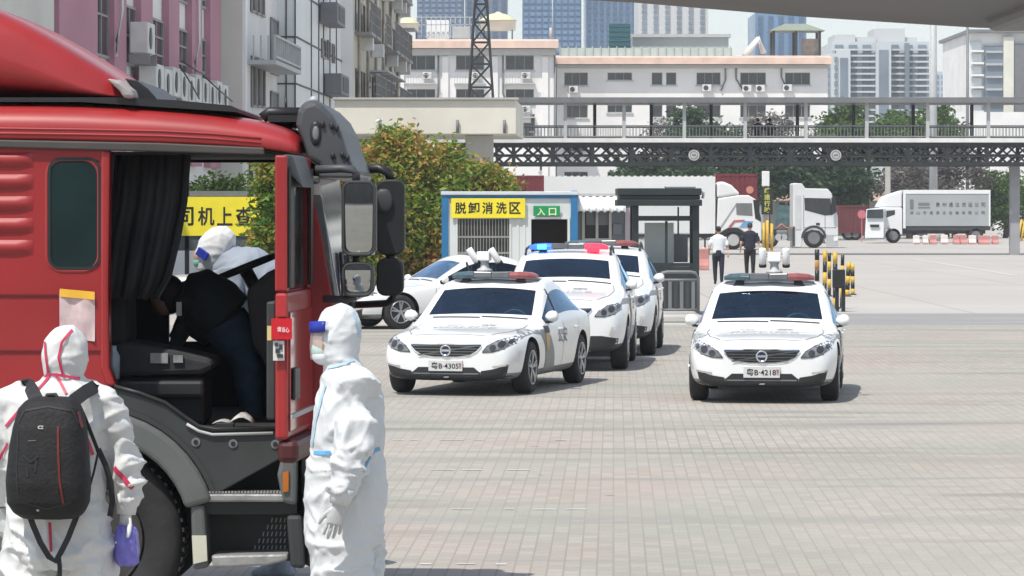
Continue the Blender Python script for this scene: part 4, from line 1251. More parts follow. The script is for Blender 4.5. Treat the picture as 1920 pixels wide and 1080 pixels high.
for dy in (0.03, 3.16):
    b = MB()
    for yy in (236, 256): b.box(PX(965, DB), X1, DB + dy - .02, DB + dy + .02, zx(yy) - .03, zx(yy) + .03)
    x = PX(965, DB)
    while x < X1:
        b.box(x - .012, x + .012, DB + dy - .012, DB + dy + .012, zx(256) + .03, zx(236) - .03); x += .16
    b.build('railing', M_mesh, fb)
M_logo = mat('pale_round_sign', (.42, .42, .41), .5, var=.25, scale=6)
for x in (1301, 1567):
    c = P(x, 291, DB); b = MB(); b.cyl((c.x, DB - .10, c.z), (c.x, DB - .02, c.z), .26, n=24); s_ = b.build('round_sign', M_logo, fb)
    b = MB(); b.loft([[(c.x + r_ * math.cos(2 * PI * k / 20), DB - .104, c.z + r_ * math.sin(2 * PI * k / 20)) for k in range(20)] for r_ in (.20, .16)], caps=False, smooth=False); b.build('ring_mark', M_mid, s_)
    b = MB(); b.box(c.x - .1, c.x + .1, DB - .106, DB - .101, c.z - .04, c.z + .05); b.build('bar_mark', M_mid, s_)
for x, w in ((1910, 18),):
    c = PX(x, DB); h = w * DB / F / 2; b = MB(); b.box(c - h, c + h, DB + 1.2, DB + 1.2 + 2 * h, 0, zx(307) - .105); b.build('bridge_column', M_conc if x != 1910 else mat('grey_column', (.30, .30, .31), .7), fb)
# concrete canopy with a square column
DC = 120.0
cn = thing('concrete_canopy', 'large cream concrete canopy slab on one thick column, above the bushes', 'canopy', P(900, 300, DC))
b = MB(); b.hexa([P(628, 252, DC), P(968, 252, DC), P(968, 252, DC) + Vector((.27, 9, 0)), P(628, 252, DC) + Vector((0, 9, 0)),
                  P(628, 187, DC), P(968, 187, DC), P(968, 187, DC) + Vector((.27, 9, 0)), P(628, 187, DC) + Vector((0, 9, 0))])
b.build('slab', M_cream, cn, .03)
b = MB(); b.box(PX(624, DC), PX(972, DC), DC - .12, DC + 9.1, PZ(187, DC) + .003, PZ(183, DC)); b.build('coping', M_conc, cn)
b = MB(); b.box(PX(872, DC), PX(925, DC), DC + .6, DC + 1.6, 0, PZ(252, DC) - .003); b.build('column', M_conc, cn, .04)
b = MB(); b.box(PX(735, DC), PX(760, DC), DC + 1.2, DC + 1.7, 0, PZ(252, DC) - .003); b.build('column', M_conc, cn)
for x in (712, 858, 946): b = MB(); b.tube([P(x, 250, DC) - Vector((0, .08, 0)), P(x, 225, DC) - Vector((0, .08, 0))], .05, 6); b.build('spout', M_mid, cn)
b = MB(); b.tube([P(714, 262, DC - 6), P(714, 222, DC - 6), P(705, 228, DC - 6)], .06, 6)
lp = b.build('short_lamp_post', M_white); tag(lp, 'short white post with an angled head above the bush', 'lamp post')

# lattice mast
DM = 215.0
lm = thing('lattice_mast', 'dark lattice steel mast rising past the roof tanks', 'mast', (PX(903, DM), DM, 0))
b = MB(); zt = 19.0
def wm(z): return max(.22, 1.29 - .0637 * z)
cx = PX(902, DM)
def corner(z, i): h = wm(z) ; return Vector((cx + (h if i in (1, 2) else -h), DM + (h if i > 1 else -h), z))
zs = [0, 2.2, 4.3, 6.2, 8.0, 9.5, 10.9, 12.2, 13.4, 14.5, 15.6, 16.7, 17.8, 19]
for i in range(4): b.tube([corner(z, i) for z in zs], .085, 5)
br = MB()
for a, c in zip(zs, zs[1:]):
    for i in range(4):
        j = (i + 1) % 4
        br.beam(corner(a, i), corner(c, j), .09, .09); br.beam(corner(a, j), corner(c, i), .07, .07); br.beam(corner(c, i), corner(c, j), .08, .08)
b.build('leg', M_truss, lm); br.build('bracing', M_truss, lm)

# grey roof slab of the shelter the photographer stands under
v = thing('shelter_roof', 'grey concrete shelter roof edge crossing the top right corner overhead', 'roof', P(1600, 40, 15))
b = MB(); d = 15.5
pts = [(960, -8), (1190, 5), (1500, 31), (1700, 44), (1830, 52), (2300, 66)]
far = [P(x, y, d) for x, y in pts]
for i in range(len(far) - 1):
    a, c = far[i], far[i + 1]
    b.hexa([a + Vector((0, -5, .0)), c + Vector((0, -5, .0)), c, a, a + Vector((0, -5, .22)), c + Vector((0, -5, .22)), c + Vector((0, 0, .22)), a + Vector((0, 0, .22))])
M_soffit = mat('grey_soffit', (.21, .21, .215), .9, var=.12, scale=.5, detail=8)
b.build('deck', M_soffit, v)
p = P(1868, 50, 14.6); b = MB(); b.box(p.x, p.x + .6, 12.5, 14.9, p.z - .004, p.z + .1); b.build('cross_beam', M_mid, v, .03)
# tall lamp columns
for x, d, r_, yt, lab, m in ((1750, 240, .24, -60, 'thick tall grey lamp column standing before the white residential tower', M_grey), (1814, 262, .11, 40, 'slim lamp mast with small head near the right edge block', M_mid)):
    c = P(x, yt, d); t = thing('lamp_column', lab, 'lamp column', (c.x, d, 0))
    b = MB(); b.cyl((c.x, d, 0), (c.x, d, c.z), r_ * 1.25, r_ * .85, 14); b.build('pole', m, t)
    b = MB(); b.tube([(c.x, d, c.z), (c.x + .5, d, c.z + .1)], .05, 6); b.tube([(c.x, d, c.z - .2), (c.x - .35, d, c.z - .15)], .05, 6); b.box(c.x + .3, c.x + .8, d - .12, d + .12, c.z + .05, c.z + .2); b.build('lamp_head', M_mid, t)
    if x == 1750:
        b = MB(); b.cyl((c.x, d, 0), (c.x, d, .5), r_ * 2, r_ * 1.6, 12); b.build('base_collar', M_conc, t)
d = 236; c = PX(1665, d); b = MB(); b.box(c - .16, c + .16, d, d + .32, 0, PZ(309, d)); tag(b.build('concrete_post', M_conc), 'square concrete post rising behind the box lorry cab to the girder', 'post')
# low peach-roofed building behind the lorries
d = 285.0
lb = thing('low_depot', 'low depot with a long peach canopy edge behind the silver lorry', 'building', P(1540, 400, d))
b = MB(); b.box(PX(1425, d), PX(1760, d), d - 3, d + 10, PZ(377, d), PZ(353, d)); b.build('canopy', M_peach, lb, .05)
b = MB(); b.box(PX(1430, d), PX(1755, d), d + .5, d + 9, 0, PZ(377, d) - .01); b.build('wall', mat('grey_depot_wall', (.34, .36, .35), .8, var=.2, scale=.4), lb)
for xa, xb, ya, yb, m in ((1455, 1485, 385, 425, mat('poster_teal', (.20, .38, .40), .6, var=.5, scale=1.5)), (1462, 1473, 375.5 + 4, 384, M_dark), (1478, 1486, 379, 386, M_dark), (1640, 1665, 392, 430, M_dark)):
    b = MB(); b.box(PX(xa, d), PX(xb, d), d + .42, d + .49, PZ(yb, d), PZ(ya, d)); b.build('wall_panel', m, lb)
# far right fence of leaning yellow poles
for k in range(6):
    x = 1893 + 7 * k; d = 240; b = MB()
    b.cyl(P(x, 456, d), P(x + 9, 408 + 2 * (k % 3), d), .085, n=8)
    tag(b.build('yellow_pole', M_yelpaint), 'yellow pole leaning with its neighbours at the right edge', 'pole', 'leaning yellow poles at the right edge')
# hedge wall tail: white house far behind

# unseen dark hall added behind the camera to darken the lorry mirrors' reflections
b = MB(); b.box(-30, 30, -46, -40, 0, 9)
ch = b.build('unseen_hall', mat('unseen_hall_grey', (.16, .16, .155), .8, var=.2, scale=.3)); tag(ch, 'long grey hall added behind the camera to darken the lorry mirrors', 'building')
# ------------------------------------------------------------------ planting
def leaf_mesh(name, blobs, n, size, seed, m, parent, origin=None, hang=0.3, up=.35):
    """many small leaf faces spread through overlapping clumps; blobs: (centre, (rx,ry,rz))"""
    rnd = random.Random(seed)
    wts = [b[1][0] * b[1][1] * b[1][2] for b in blobs]; wts = [w ** .67 for w in wts]; tot = sum(wts)
    vs = []; fs = []
    for (c, r_), w in zip(blobs, wts):
        k = int(n * w / tot); subs = []
        for _ in range(max(5, k // 45)):      # twigs: leaves gather in small tufts, with gaps between
            while True:
                q = Vector((rnd.uniform(-1, 1), rnd.uniform(-1, 1), rnd.uniform(-1, 1)))
                if q.length <= 1: break
            q = q.normalized() * (q.length ** .45) * rnd.uniform(.8, 1.12)
            subs.append(Vector((c[0] + q.x * r_[0], c[1] + q.y * r_[1], c[2] + q.z * r_[2])))
        tr = min(r_) * .30 + size
        for i in range(k):
            s_ = rnd.choice(subs)
            p = s_ + Vector((rnd.gauss(0, tr * .5), rnd.gauss(0, tr * .5), rnd.gauss(0, tr * .42)))
            if p.z < .02: continue
            a = Vector((rnd.uniform(-1, 1), rnd.uniform(-1, 1), rnd.uniform(-.8, .5))).normalized()
            nn = Vector((rnd.uniform(-1, 1), rnd.uniform(-1, 1), rnd.uniform(-.2, 1))).normalized()
            sd = a.cross(nn)
            if sd.length < .1: continue
            sd.normalize(); L_ = size * rnd.uniform(.7, 1.4); W_ = L_ * .42; i0 = len(vs)
            vs += [p, p + a * L_ * .5 + sd * W_ * .5, p + a * L_, p + a * L_ * .5 - sd * W_ * .5]
            fs.append((i0, i0 + 1, i0 + 2, i0 + 3))
    me = bpy.data.meshes.new(name); me.from_pydata([tuple(v) for v in vs], [], fs)
    return link_mesh(name, me, m, parent, origin)

ML_bush = wet_leaf('red_tipped_leaves', [(.05, .12, .015), (.10, .22, .028), (.20, .27, .04), (.42, .31, .065), (.54, .25, .10)], .42, .6)
ML_green = wet_leaf('mid_green_leaves', [(.04, .08, .018), (.075, .14, .028), (.13, .20, .05)], .3, .4)
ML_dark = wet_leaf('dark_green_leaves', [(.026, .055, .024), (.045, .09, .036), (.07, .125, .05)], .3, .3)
ML_grey = wet_leaf('dusty_grey_pink_leaves', [(.09, .10, .075), (.17, .16, .14), (.27, .22, .21)], .35, .4)

def plant(name, label, cat, blobs, n, size, seed, m, base, trunk=.1, group=None, limbs=4):
    t = thing(name, label, cat, base, group)
    leaf_mesh('crown' if cat == 'tree' else 'foliage', blobs, n, size, seed, m, t)
    rnd = random.Random(seed + 1)
    b = MB(); base = Vector(base)
    zc = min(q[0][2] for q in blobs)
    top = base + Vector((rnd.uniform(-.2, .2), 0, max(.6, (zc - base.z) * .9)))
    b.tube([base, base.lerp(top, .5) + Vector((rnd.uniform(-.1, .1), 0, 0)), top], [trunk, trunk * .8, trunk * .65], 8)
    for c, r_ in blobs:
        e = Vector(c) + Vector((0, 0, r_[2] * .2)); mid = top.lerp(e, .5) + Vector((0, 0, .1 * (e - top).length))
        b.tube([top, mid, e], [trunk * .5, trunk * .3, trunk * .12], 6)
    b.build('trunk', M_bark, t)
    return t

d = 99
def bl(x, y, rx, ry, d, dy=0): return ((PX(x, d), d + dy, PZ(y, d)), (rx * d / F, ry * d / F * .9, ry * d / F))
plant('red_tipped_shrub', 'big red and green leafed shrub behind the lorry mirrors and blue framed cabin', 'shrub',
      [bl(690, 330, 60, 70, d), bl(760, 300, 60, 58, d), bl(820, 325, 60, 55, d, 1), bl(720, 420, 75, 90, d, -.5), bl(800, 420, 60, 85, d, 0), bl(700, 500, 60, 55, d, -.5), bl(790, 500, 60, 60, d), bl(640, 400, 60, 90, d, .6), bl(590, 370, 60, 70, d, .5), bl(745, 258, 30, 22, d)],
      36000, .18, 3, ML_bush, (PX(720, d), d, 0), .12)
plant('red_tipped_shrub', 'lower red and green shrub reaching right over the cabin roof', 'shrub',
      [bl(870, 350, 55, 48, 104, 1), bl(925, 355, 46, 40, 104, 1), bl(880, 400, 60, 50, 104, 1.5)], 13000, .18, 5, ML_bush, (PX(880, 104), 105, 0), .10)
plant('red_tipped_shrub', 'red tipped shrub beside the right end of the yellow banner, seen through the cab', 'shrub',
      [bl(505, 330, 26, 50, 74), bl(500, 420, 24, 50, 74), bl(520, 380, 24, 60, 74), bl(510, 470, 24, 40, 74)], 5000, .14, 8, ML_bush, (PX(512, 74), 74, 0), .06)
plant('green_hedge', 'low green bushes above the yellow banner, seen through the cab', 'hedge',
      [bl(340, 358, 40, 22, 86), bl(400, 352, 40, 22, 86), bl(455, 358, 40, 24, 86), bl(300, 360, 40, 24, 86), bl(400, 400, 80, 40, 86)], 6000, .14, 9, ML_green, (PX(400, 86), 86, 0), .06)
G = 'trees behind the footbridge'
def tree(label, x, ytop, w, ybot, d, m, n, seed, sz=.42):
    rnd = random.Random(seed); hh = (ybot - ytop)
    bs = []
    for k in range(7):
        bs.append(bl(x + rnd.uniform(-.36, .36) * w, ytop + hh * rnd.uniform(.22, .72), w * rnd.uniform(.2, .3), hh * rnd.uniform(.18, .3), d, rnd.uniform(-2, 2)))
    plant('broadleaf_tree', label, 'tree', bs, n, sz, seed, m, (PX(x, d), d, 0), .22, G)
tree('green tree rising above the footbridge deck, right of the peach eaved building', 1625, 188, 150, 320, 262, ML_green, 9000, 21)
tree('rounder green tree behind the tall lamp column at the footbridge', 1715, 195, 120, 320, 266, ML_green, 7000, 22)
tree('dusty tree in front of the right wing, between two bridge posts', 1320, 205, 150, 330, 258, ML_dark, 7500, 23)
tree('grey pink flowering tree before the right wing, left of the two bridge walkers', 1275, 200, 110, 330, 275, ML_grey, 4200, 24, .3)
tree('grey pink flowering tree behind the two walkers on the bridge', 1440, 205, 130, 330, 275, ML_grey, 4200, 25, .3)
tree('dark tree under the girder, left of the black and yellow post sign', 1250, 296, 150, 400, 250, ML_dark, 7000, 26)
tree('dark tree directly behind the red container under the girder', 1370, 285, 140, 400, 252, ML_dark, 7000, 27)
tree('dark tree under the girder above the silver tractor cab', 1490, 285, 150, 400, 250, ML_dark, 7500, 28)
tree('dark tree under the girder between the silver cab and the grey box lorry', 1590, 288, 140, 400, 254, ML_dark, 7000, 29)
tree('grey twiggy tree behind the grey box lorry roof', 1705, 295, 120, 400, 258, ML_grey, 5200, 30, .3)
tree('grey twiggy tree behind the right end of the grey box lorry', 1790, 285, 130, 400, 262, ML_grey, 5200, 31, .3)
tree('green leafy tree beside the grey column, right of the grey box lorry', 1885, 330, 90, 470, 264, ML_green, 6000, 32, .35)
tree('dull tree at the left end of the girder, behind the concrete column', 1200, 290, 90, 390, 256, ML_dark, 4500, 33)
tree('pale twiggy tree behind the lamp column above the footbridge deck', 1775, 225, 90, 320, 270, ML_grey, 3000, 34, .28)

# ------------------------------------------------------------------ yellow banner and what it hangs on
d = 83.5
b = MB(); b.box(PX(200, d), PX(520, d), d, d + .03, PZ(442, d), PZ(369, d))
bn = b.build('yellow_banner', M_yellow); tag(bn, 'long yellow banner with black characters seen through the lorry cab', 'banner')
# continue the legible run of characters where the photo shows them
hz = PZ(388, d) - PZ(423, d)
for ch, x0, x1 in (('司', 330, 363), ('机', 371, 402), ('上', 407, 436), ('查', 442, 471)):
    text('banner_lettering', ch, M_ink, bn, ((PX(x0, d) + PX(x1, d)) / 2, d - .006, (PZ(388, d) + PZ(423, d)) / 2), (1, 0, 0), (0, 0, 1), PX(x1, d) - PX(x0, d), hz, .018)
fr = thing('banner_frame', 'dark post and rail frame carrying the yellow banner', 'frame', (PX(380, d), d, 0))
for x in (232, 350, 470):
    b = MB(); q = PX(x, d); b.box(q - .05, q + .05, d + .04, d + .14, 0, PZ(300, d)); b.build('post', M_black, fr)
b = MB(); b.box(PX(200, d), PX(520, d), d + .04, d + .10, PZ(470, d), PZ(442, d)); b.build('dark_board', mat('dark_board', (.06, .075, .085), .6), fr)
b = MB(); b.box(PX(200, d), PX(520, d), d + .05, d + .09, PZ(368, d), PZ(358, d)); b.build('top_rail', M_mid, fr)

# ------------------------------------------------------------------ blue framed cabin, kiosk, booth
d = 90.0
M_panel = mat('white_cabin_panel', (.60, .63, .62), .5, var=.08, scale=.8)
cb = thing('container_cabin', 'white container cabin with blue corner posts, barred window and dark doorway', 'cabin', P(955, 560, d))
x0, x1, zt = PX(828, d), PX(1083, d), PZ(359, d)
zt0 = PZ(372, d)
holes = [(PX(858, d), PX(955, d), PZ(520, d), PZ(410, d)), (PX(996, d), PX(1064, d), .05, PZ(411, d))]
b = MB(); wall_holes(b, x0 + .1, x1 - .1, 0.03, zt0, d, d + .08, holes)
b.box(x0 + .1, x1 - .1, d + 2.3, d + 2.36, .03, zt0); b.box(x0 + .04, x0 + .09, d + .09, d + 2.3, .03, zt0); b.box(x1 - .09, x1 - .04, d + .09, d + 2.3, .03, zt0); b.box(x0 + .1, x1 - .1, d + .09, d + 2.28, .03, .06)
k = 0
x = x0 + .12
while x < x1 - .2:      # pressed ribs
    if not any(h[0] - .12 < x < h[1] + .04 for h in holes): b.box(x, x + .07, d - .018, d - .001, .04, zt0 - .02)
    x += .16
b.build('wall', M_panel, cb)
for xa in (x0, x1 - .17):
    b = MB(); b.box(xa, xa + .17, d - .06, d - .02, 0, zt + .02); b.box(xa, xa + .17, d - .019, d + .12, 0, zt + .02); b.build('corner_post', M_blue, cb, .01)
b = MB(); b.box(x0 + .172, x1 - .172, d - .045, d + .05, PZ(372, d), PZ(366, d)); b.build('blue_rail', M_blue, cb)
b = MB(); b.box(x0 - .02, x1 + .02, d - .10, d + 2.4, zt0 + .085, zt); b.build('roof', mat('pale_blue_roof', (.55, .60, .62), .5, var=.08), cb, .015)
h = holes[0]
b = MB(); b.box(h[0], h[1], d + .06, d + .075, h[2], h[3]); w = b.build('window', mat('green_black_glass', (.05, .055, .05), .25, var=.5, scale=2), cb)
b = MB()
for i in range(17): x = h[0] + (h[1] - h[0]) * (i + .5) / 17; b.box(x - .009, x + .009, d - .02, d - .002, h[2], h[3])
for z in (PZ(444, d), PZ(474, d)): b.box(h[0], h[1], d - .034, d - .0205, z - .025, z + .02)
b.build('window_bars', mat('galvanised_bar', (.30, .29, .27), .5, .3, var=.2), w)
b = MB(); t = .05
b.box(h[0] - t, h[0], d - .03, d + .03, h[2], h[3]); b.box(h[1], h[1] + t, d - .03, d + .03, h[2], h[3]); b.box(h[0] - t, h[1] + t, d - .03, d + .03, h[3], h[3] + t); b.build('window_frame', M_panel, w)
h = holes[1]
b = MB(); b.box(h[0] - .06, h[0], d - .04, d + .05, .04, h[3] + .06); b.box(h[1], h[1] + .06, d - .04, d + .05, .04, h[3] + .06); b.box(h[0], h[1], d - .04, d + .05, h[3], h[3] + .06); b.build('door_frame', M_panel, cb)
b = MB(); b.box(h[0], h[1], d + 1.5, d + 1.55, .06, h[3] + .2); b.build('inner_partition', mat('brown_dark', (.03, .02, .018), .7), cb)
def sign(name, label, xa, xb, ya, yb, d, m, chars, mt, cat='sign'):
    b = MB(); b.box(PX(xa, d), PX(xb, d), d - .03, d, PZ(yb, d), PZ(ya, d)); s_ = b.build(name, m, None, .008); tag(s_, label, cat)
    for ch, x0_, x1_, y0_, y1_ in chars:
        text('sign_lettering', ch, mt, s_, ((PX(x0_, d) + PX(x1_, d)) / 2, d - .036, (PZ(y0_, d) + PZ(y1_, d)) / 2), (1, 0, 0), (0, 0, 1), PX(x1_, d) - PX(x0_, d), PZ(y0_, d) - PZ(y1_, d), .02)
    return s_
sign('yellow_sign', 'yellow sign with five black characters above the barred window', 846, 985, 372, 409, d - .07, M_yellow,
     [('脱', 853, 874, 379, 401), ('卸', 878, 899, 379, 401), ('消', 904, 924, 379, 401), ('洗', 930, 950, 379, 401), ('区', 955, 976, 379, 401)], M_ink)
sign('green_sign', 'green entrance sign with two pale characters above the dark doorway', 1000, 1050, 386, 405, d - .07, M_green,
     [('入', 1007, 1022, 390, 404), ('口', 1029, 1043, 390, 404)], mat('pale_yellow_ink', (.70, .78, .40), .5))
# small kiosk with awning
d = 91.5
kx0, kx1 = PX(1084, d), PX(1184, d)
ks = thing('awning_kiosk', 'small grey kiosk with a scalloped white awning and sliding window', 'kiosk', P(1134, 560, d))
h = (PX(1095, d), PX(1143, d), PZ(447, d), PZ(398, d))
b = MB(); wall_holes(b, kx0, kx1, 0, PZ(368, d), d, d + .1, [h]); b.box(kx0, kx1, d + 2, d + 2.1, 0, PZ(368, d)); b.build('wall', mat('slate_kiosk_wall', (.13, .15, .16), .6, var=.1), ks)
b = MB(); b.box(h[0], h[1], d + .06, d + .08, h[2], h[3]); w = b.build('window', M_black, ks)
b = MB()
for x in (h[0] - .05, (h[0] + h[1]) / 2 - .03, h[1] - .02): b.box(x, x + .07, d - .04, d + .05, h[2], h[3])
b.box(h[0] - .05, h[1] + .05, d - .04, d + .05, h[2] - .07, h[2]); b.build('window_frame', mat('beige_frame', (.46, .43, .38), .6), w)
b = MB(); b.box(h[0] + .06, (h[0] + h[1]) / 2 - .04, d + .04, d + .055, PZ(422, d), h[3]); b.box((h[0] + h[1]) / 2 + .05, h[1] - .03, d + .04, d + .055, PZ(422, d), h[3]); b.build('blind', M_mid, w)
b = MB(); b.box(PX(1149, d), PX(1166, d), d - .06, d - .005, PZ(440, d), PZ(420, d)); b.build('meter_box', M_mid, ks, .01)
n = 84; rows = []
xa, xb = PX(1081, d), PX(1172, d)
for (yy, out, amp) in ((368, .02, .03), (386, -.38, .04), (399, -.46, .05)):
    rows.append([(xa + (xb - xa) * i / n, d + out - .1 + amp * math.cos(2 * PI * i / 12), PZ(yy, d) + (0 if yy < 399 else .05 * abs(math.sin(PI * i / 12)))) for i in range(n + 1)])
b = MB(); b.loft(rows, caps=False, closed=False); aw = b.build('awning', M_white, ks)
md = aw.modifiers.new('s', 'SOLIDIFY'); md.thickness = .012
b = MB(); b.box(kx0, kx1 + .1, d - .12, d + 2.1, PZ(368, d) + .003, PZ(363, d)); b.build('roof', M_grey, ks)
b = MB(); b.box(PX(1172, d), PX(1181, d), d - .05, d - .004, 0, PZ(390, d)); b.build('edge_post', mat('mauve_post', (.42, .36, .37), .6), ks)
# black booth
d = 76.0
M_booth = mat('black_green_booth_paint', (.022, .030, .031), .4, var=.1)
bo = thing('security_booth', 'black framed glass security booth with a deep stepped roof', 'booth', P(1250, 590, d))
zb = .14
xl, xr = PX(1186, d), PX(1311, d)
dep = 1.5
for xa in (xl, xr - .13):
    for dy in (0, dep - .12):
        b = MB(); b.box(xa, xa + .13, d + dy, d + dy + .12, zb, PZ(386, d)); b.build('corner_post', M_booth, bo)
b = MB()
b.box(xl - .32, xr + .04, d - .22, d + dep + .2, PZ(366, d), PZ(353, d)); b.box(xl - .28, xr + .01, d - .18, d + dep + .16, PZ(374, d), PZ(366, d) - .003); b.box(xl - .33, xr + .05, d - .24, d + dep + .22, PZ(386, d), PZ(374, d) - .003)
b.build('roof', M_booth, bo, .012)
b = MB(); b.box(PX(1249, d), PX(1306, d), d + .3, d + .9, PZ(353, d) + .003, PZ(348, d)); b.build('roof_unit', M_grey, bo, .02)
b = MB()
b.box(xl + .132, xr - .132, d + .01, d + .10, PZ(414, d), PZ(405, d)); b.box(xl + .132, xr - .132, d + .01, d + .10, PZ(500, d), PZ(493, d))
b.box(PX(1247, d), PX(1252, d), d + .02, d + .09, PZ(493, d) + .003, PZ(414, d) - .003)
b.box(xl + .132, xr - .132, d + dep - .1, d + dep - .02, PZ(414, d), PZ(405, d)); b.box(PX(1276, d), PX(1279, d), d + dep - .09, d + dep - .03, PZ(493, d), PZ(388, d))
b.build('window_frame', M_booth, bo)
b = MB(); b.box(xl + .132, xr - .132, d + .015, d + .095, zb, PZ(500, d) - .003); b.box(xl + .01, xl + .06, d + .13, d + dep - .13, zb, PZ(480, d)); b.box(xr - .06, xr - .01, d + .13, d + dep - .13, zb, PZ(480, d)); b.build('lower_panel', M_booth, bo)
M_clear = mat('clear_booth_glass', (.8, .85, .85), .02, trans=1.0, var=.0, ior=1.05, alpha=.28)
for ya, yb in ((386, 405), (414, 493)):
    b = MB(); b.box(xl + .132, xr - .132, d + .05, d + .056, PZ(yb, d) + .003, PZ(ya, d) - .003); b.build('pane', M_clear, bo)
    b = MB(); b.box(xl + .132, xr - .132, d + dep - .06, d + dep - .054, PZ(yb, d) + .003, PZ(ya, d) - .003); b.build('pane', M_clear, bo)
b = MB(); b.box(PX(1211, d), PX(1266, d), d + .7, d + .78, zb, PZ(418, d)); b.build('inner_board', mat('pale_board', (.50, .52, .51), .6, var=.05), bo)
b = MB(); b.box(PX(1268, d), PX(1294, d), d + 1.0, d + 1.3, PZ(493, d), PZ(440, d)); b.build('inner_shelf', M_mid, bo)
b = MB(); b.tube([(xr + .02, d - .1, PZ(358, d)), (xr + .09, d - .1, PZ(362, d)), (xr + .07, d - .1, PZ(372, d))], .03, 6); b.build('corner_lamp', M_steel, bo)
# steel barrier in front of the booth
d = 72.5
bar = thing('steel_barrier', 'grey tube barrier with upright slats standing before the black booth', 'barrier', P(1272, 600, d))
b = MB()
xa, xb, zt_ = PX(1236, d), PX(1309, d), PZ(510, d)
b.tube([(xa, d, .14), (xa, d, zt_ - .1), (xa + .06, d, zt_ - .02), (xa + .16, d, zt_), (xb - .16, d, zt_), (xb - .06, d, zt_ - .02), (xb, d, zt_ - .1), (xb, d, .14)], .035, 8)
b.tube([(xa, d, PZ(525, d)), (xb, d, PZ(525, d))], .028, 8); b.tube([(xa, d, PZ(581, d)), (xb, d, PZ(581, d))], .028, 8)
b.build('tube_frame', M_mid, bar)
for i in range(6):
    x = xa + .10 + (xb - xa - .2) * i / 5; b = MB(); b.box(x - .035, x + .035, d - .015, d + .015, PZ(580, d), PZ(526, d)); b.build('slat', M_mid if i % 2 else M_dark, bar)

# ------------------------------------------------------------------ bollards
rnd = random.Random(11)
def bollard(x, yt, yb, w, first, lean, label, m0):
    d = GD(yb); c = P(x, yb, d); h = (yb - yt) * d / F; r_ = w * .66 * d / F / 2
    t = thing('striped_bollard', label, 'bollard', (c.x, d, 0), 'yellow and black bollards behind the right sedan', local=False)
    n = 5; seg = h / n
    for k in range(n):
        b = MB(); a, e = k * seg, (k + 1) * seg
        b.cyl((c.x + lean * a, d, a), (c.x + lean * e, d, e), r_, r_, 14); b.build('yellow_band' if (k + first) % 2 else 'black_band', m0 if (k + first) % 2 else M_black, t)
    b = MB(); b.ell((c.x + lean * h, d, h), r_, r_, r_ * .25, 12, 6); b.build('cap', m0, t)
    b = MB(); b.lathe([(r_ * 2, 0), (r_ * 2, .02), (r_ * 1.3, .03)], (c.x, d, .004), (0, 0, 1), 14); b.build('foot', M_dark, t)
for i, (x, yt, yb, w, f, ln, lab) in enumerate((
    (1532, 468, 566, 13, 0, .0, 'tallest rusty bollard, furthest left of the row behind the sedan'),
    (1546, 470, 572, 12, 1, .01, 'second bollard from the left, yellow middle band above the sedan roof'),
    (1555, 474, 556, 10, 0, .0, 'pale topped bollard standing behind the second one'),
    (1566, 473, 580, 13, 1, .0, 'thick bollard with a long dark shaft in the middle of the row'),
    (1578, 478, 578, 10, 0, .02, 'dark shafted bollard just right of the thick middle one'),
    (1588, 492, 556, 13, 1, .06, 'short leaning bollard, second from the right end'),
    (1599, 495, 553, 11, 1, -.01, 'short yellow footed bollard at the right end of the row'))):
    bollard(x, yt, yb, w, f, ln, lab, M_yelpaint if i not in (0,) else mat('rusty_yellow', (.40, .22, .08), .7, var=.4, scale=8))
d = 78.6
ub = MB(); 
c0_, c1_ = P(1566, 580, d), P(1580, 580, d)
t = thing('control_box', 'black box on two legs standing among the striped bollards', 'control box', P(1573, 580, d))
b = MB(); b.box(PX(1560, d), PX(1583, d), d - .25, d - .05, PZ(540, d), PZ(505, d)); b.build('box', M_black, t, .02)
for x in (1568, 1580):
    b = MB(); q = PX(x, d); b.box(q - .04, q + .04, d - .2, d - .1, 0, PZ(540, d) - .003); b.build('leg', M_black, t)

# ------------------------------------------------------------------ water-filled barriers and cones
M_redplastic = mat('faded_red_plastic', (.47, .21, .19), .6, var=.2, scale=2)
M_whiteplastic = mat('faded_white_plastic', (.66, .62, .58), .6, var=.1, scale=2)
def water_barrier(x0_, x1_, yt, yb, d, label, m, group):
    c = P((x0_ + x1_) / 2, yb, d); w = (x1_ - x0_) * d / F / 2; h = (yb - yt) * d / F
    t = thing('water_barrier', label, 'barrier', (c.x, d, 0), group)
    prof = [(-.26, 0), (.26, 0), (.26, h * .22), (.13, h * .5), (.11, h * .98), (-.11, h * .98), (-.13, h * .5), (-.26, h * .22)]
    b = MB(); b.prism([(d + p, z) for p, z in prof], 'x', c.x - w, c.x + w); b.build('shell', m, t, .03)
    b = MB(); b.box(c.x - w * .96, c.x + w * .96, d - .275, d - .262, h * .03, h * .2); b.build('foot_band', M_redplastic, t)
    b = MB(); b.cyl((c.x, d, h * .98), (c.x, d, h * 1.03), .06, n=10); b.build('filler_cap', M_white, t)
g = 'water barriers before the box lorry'
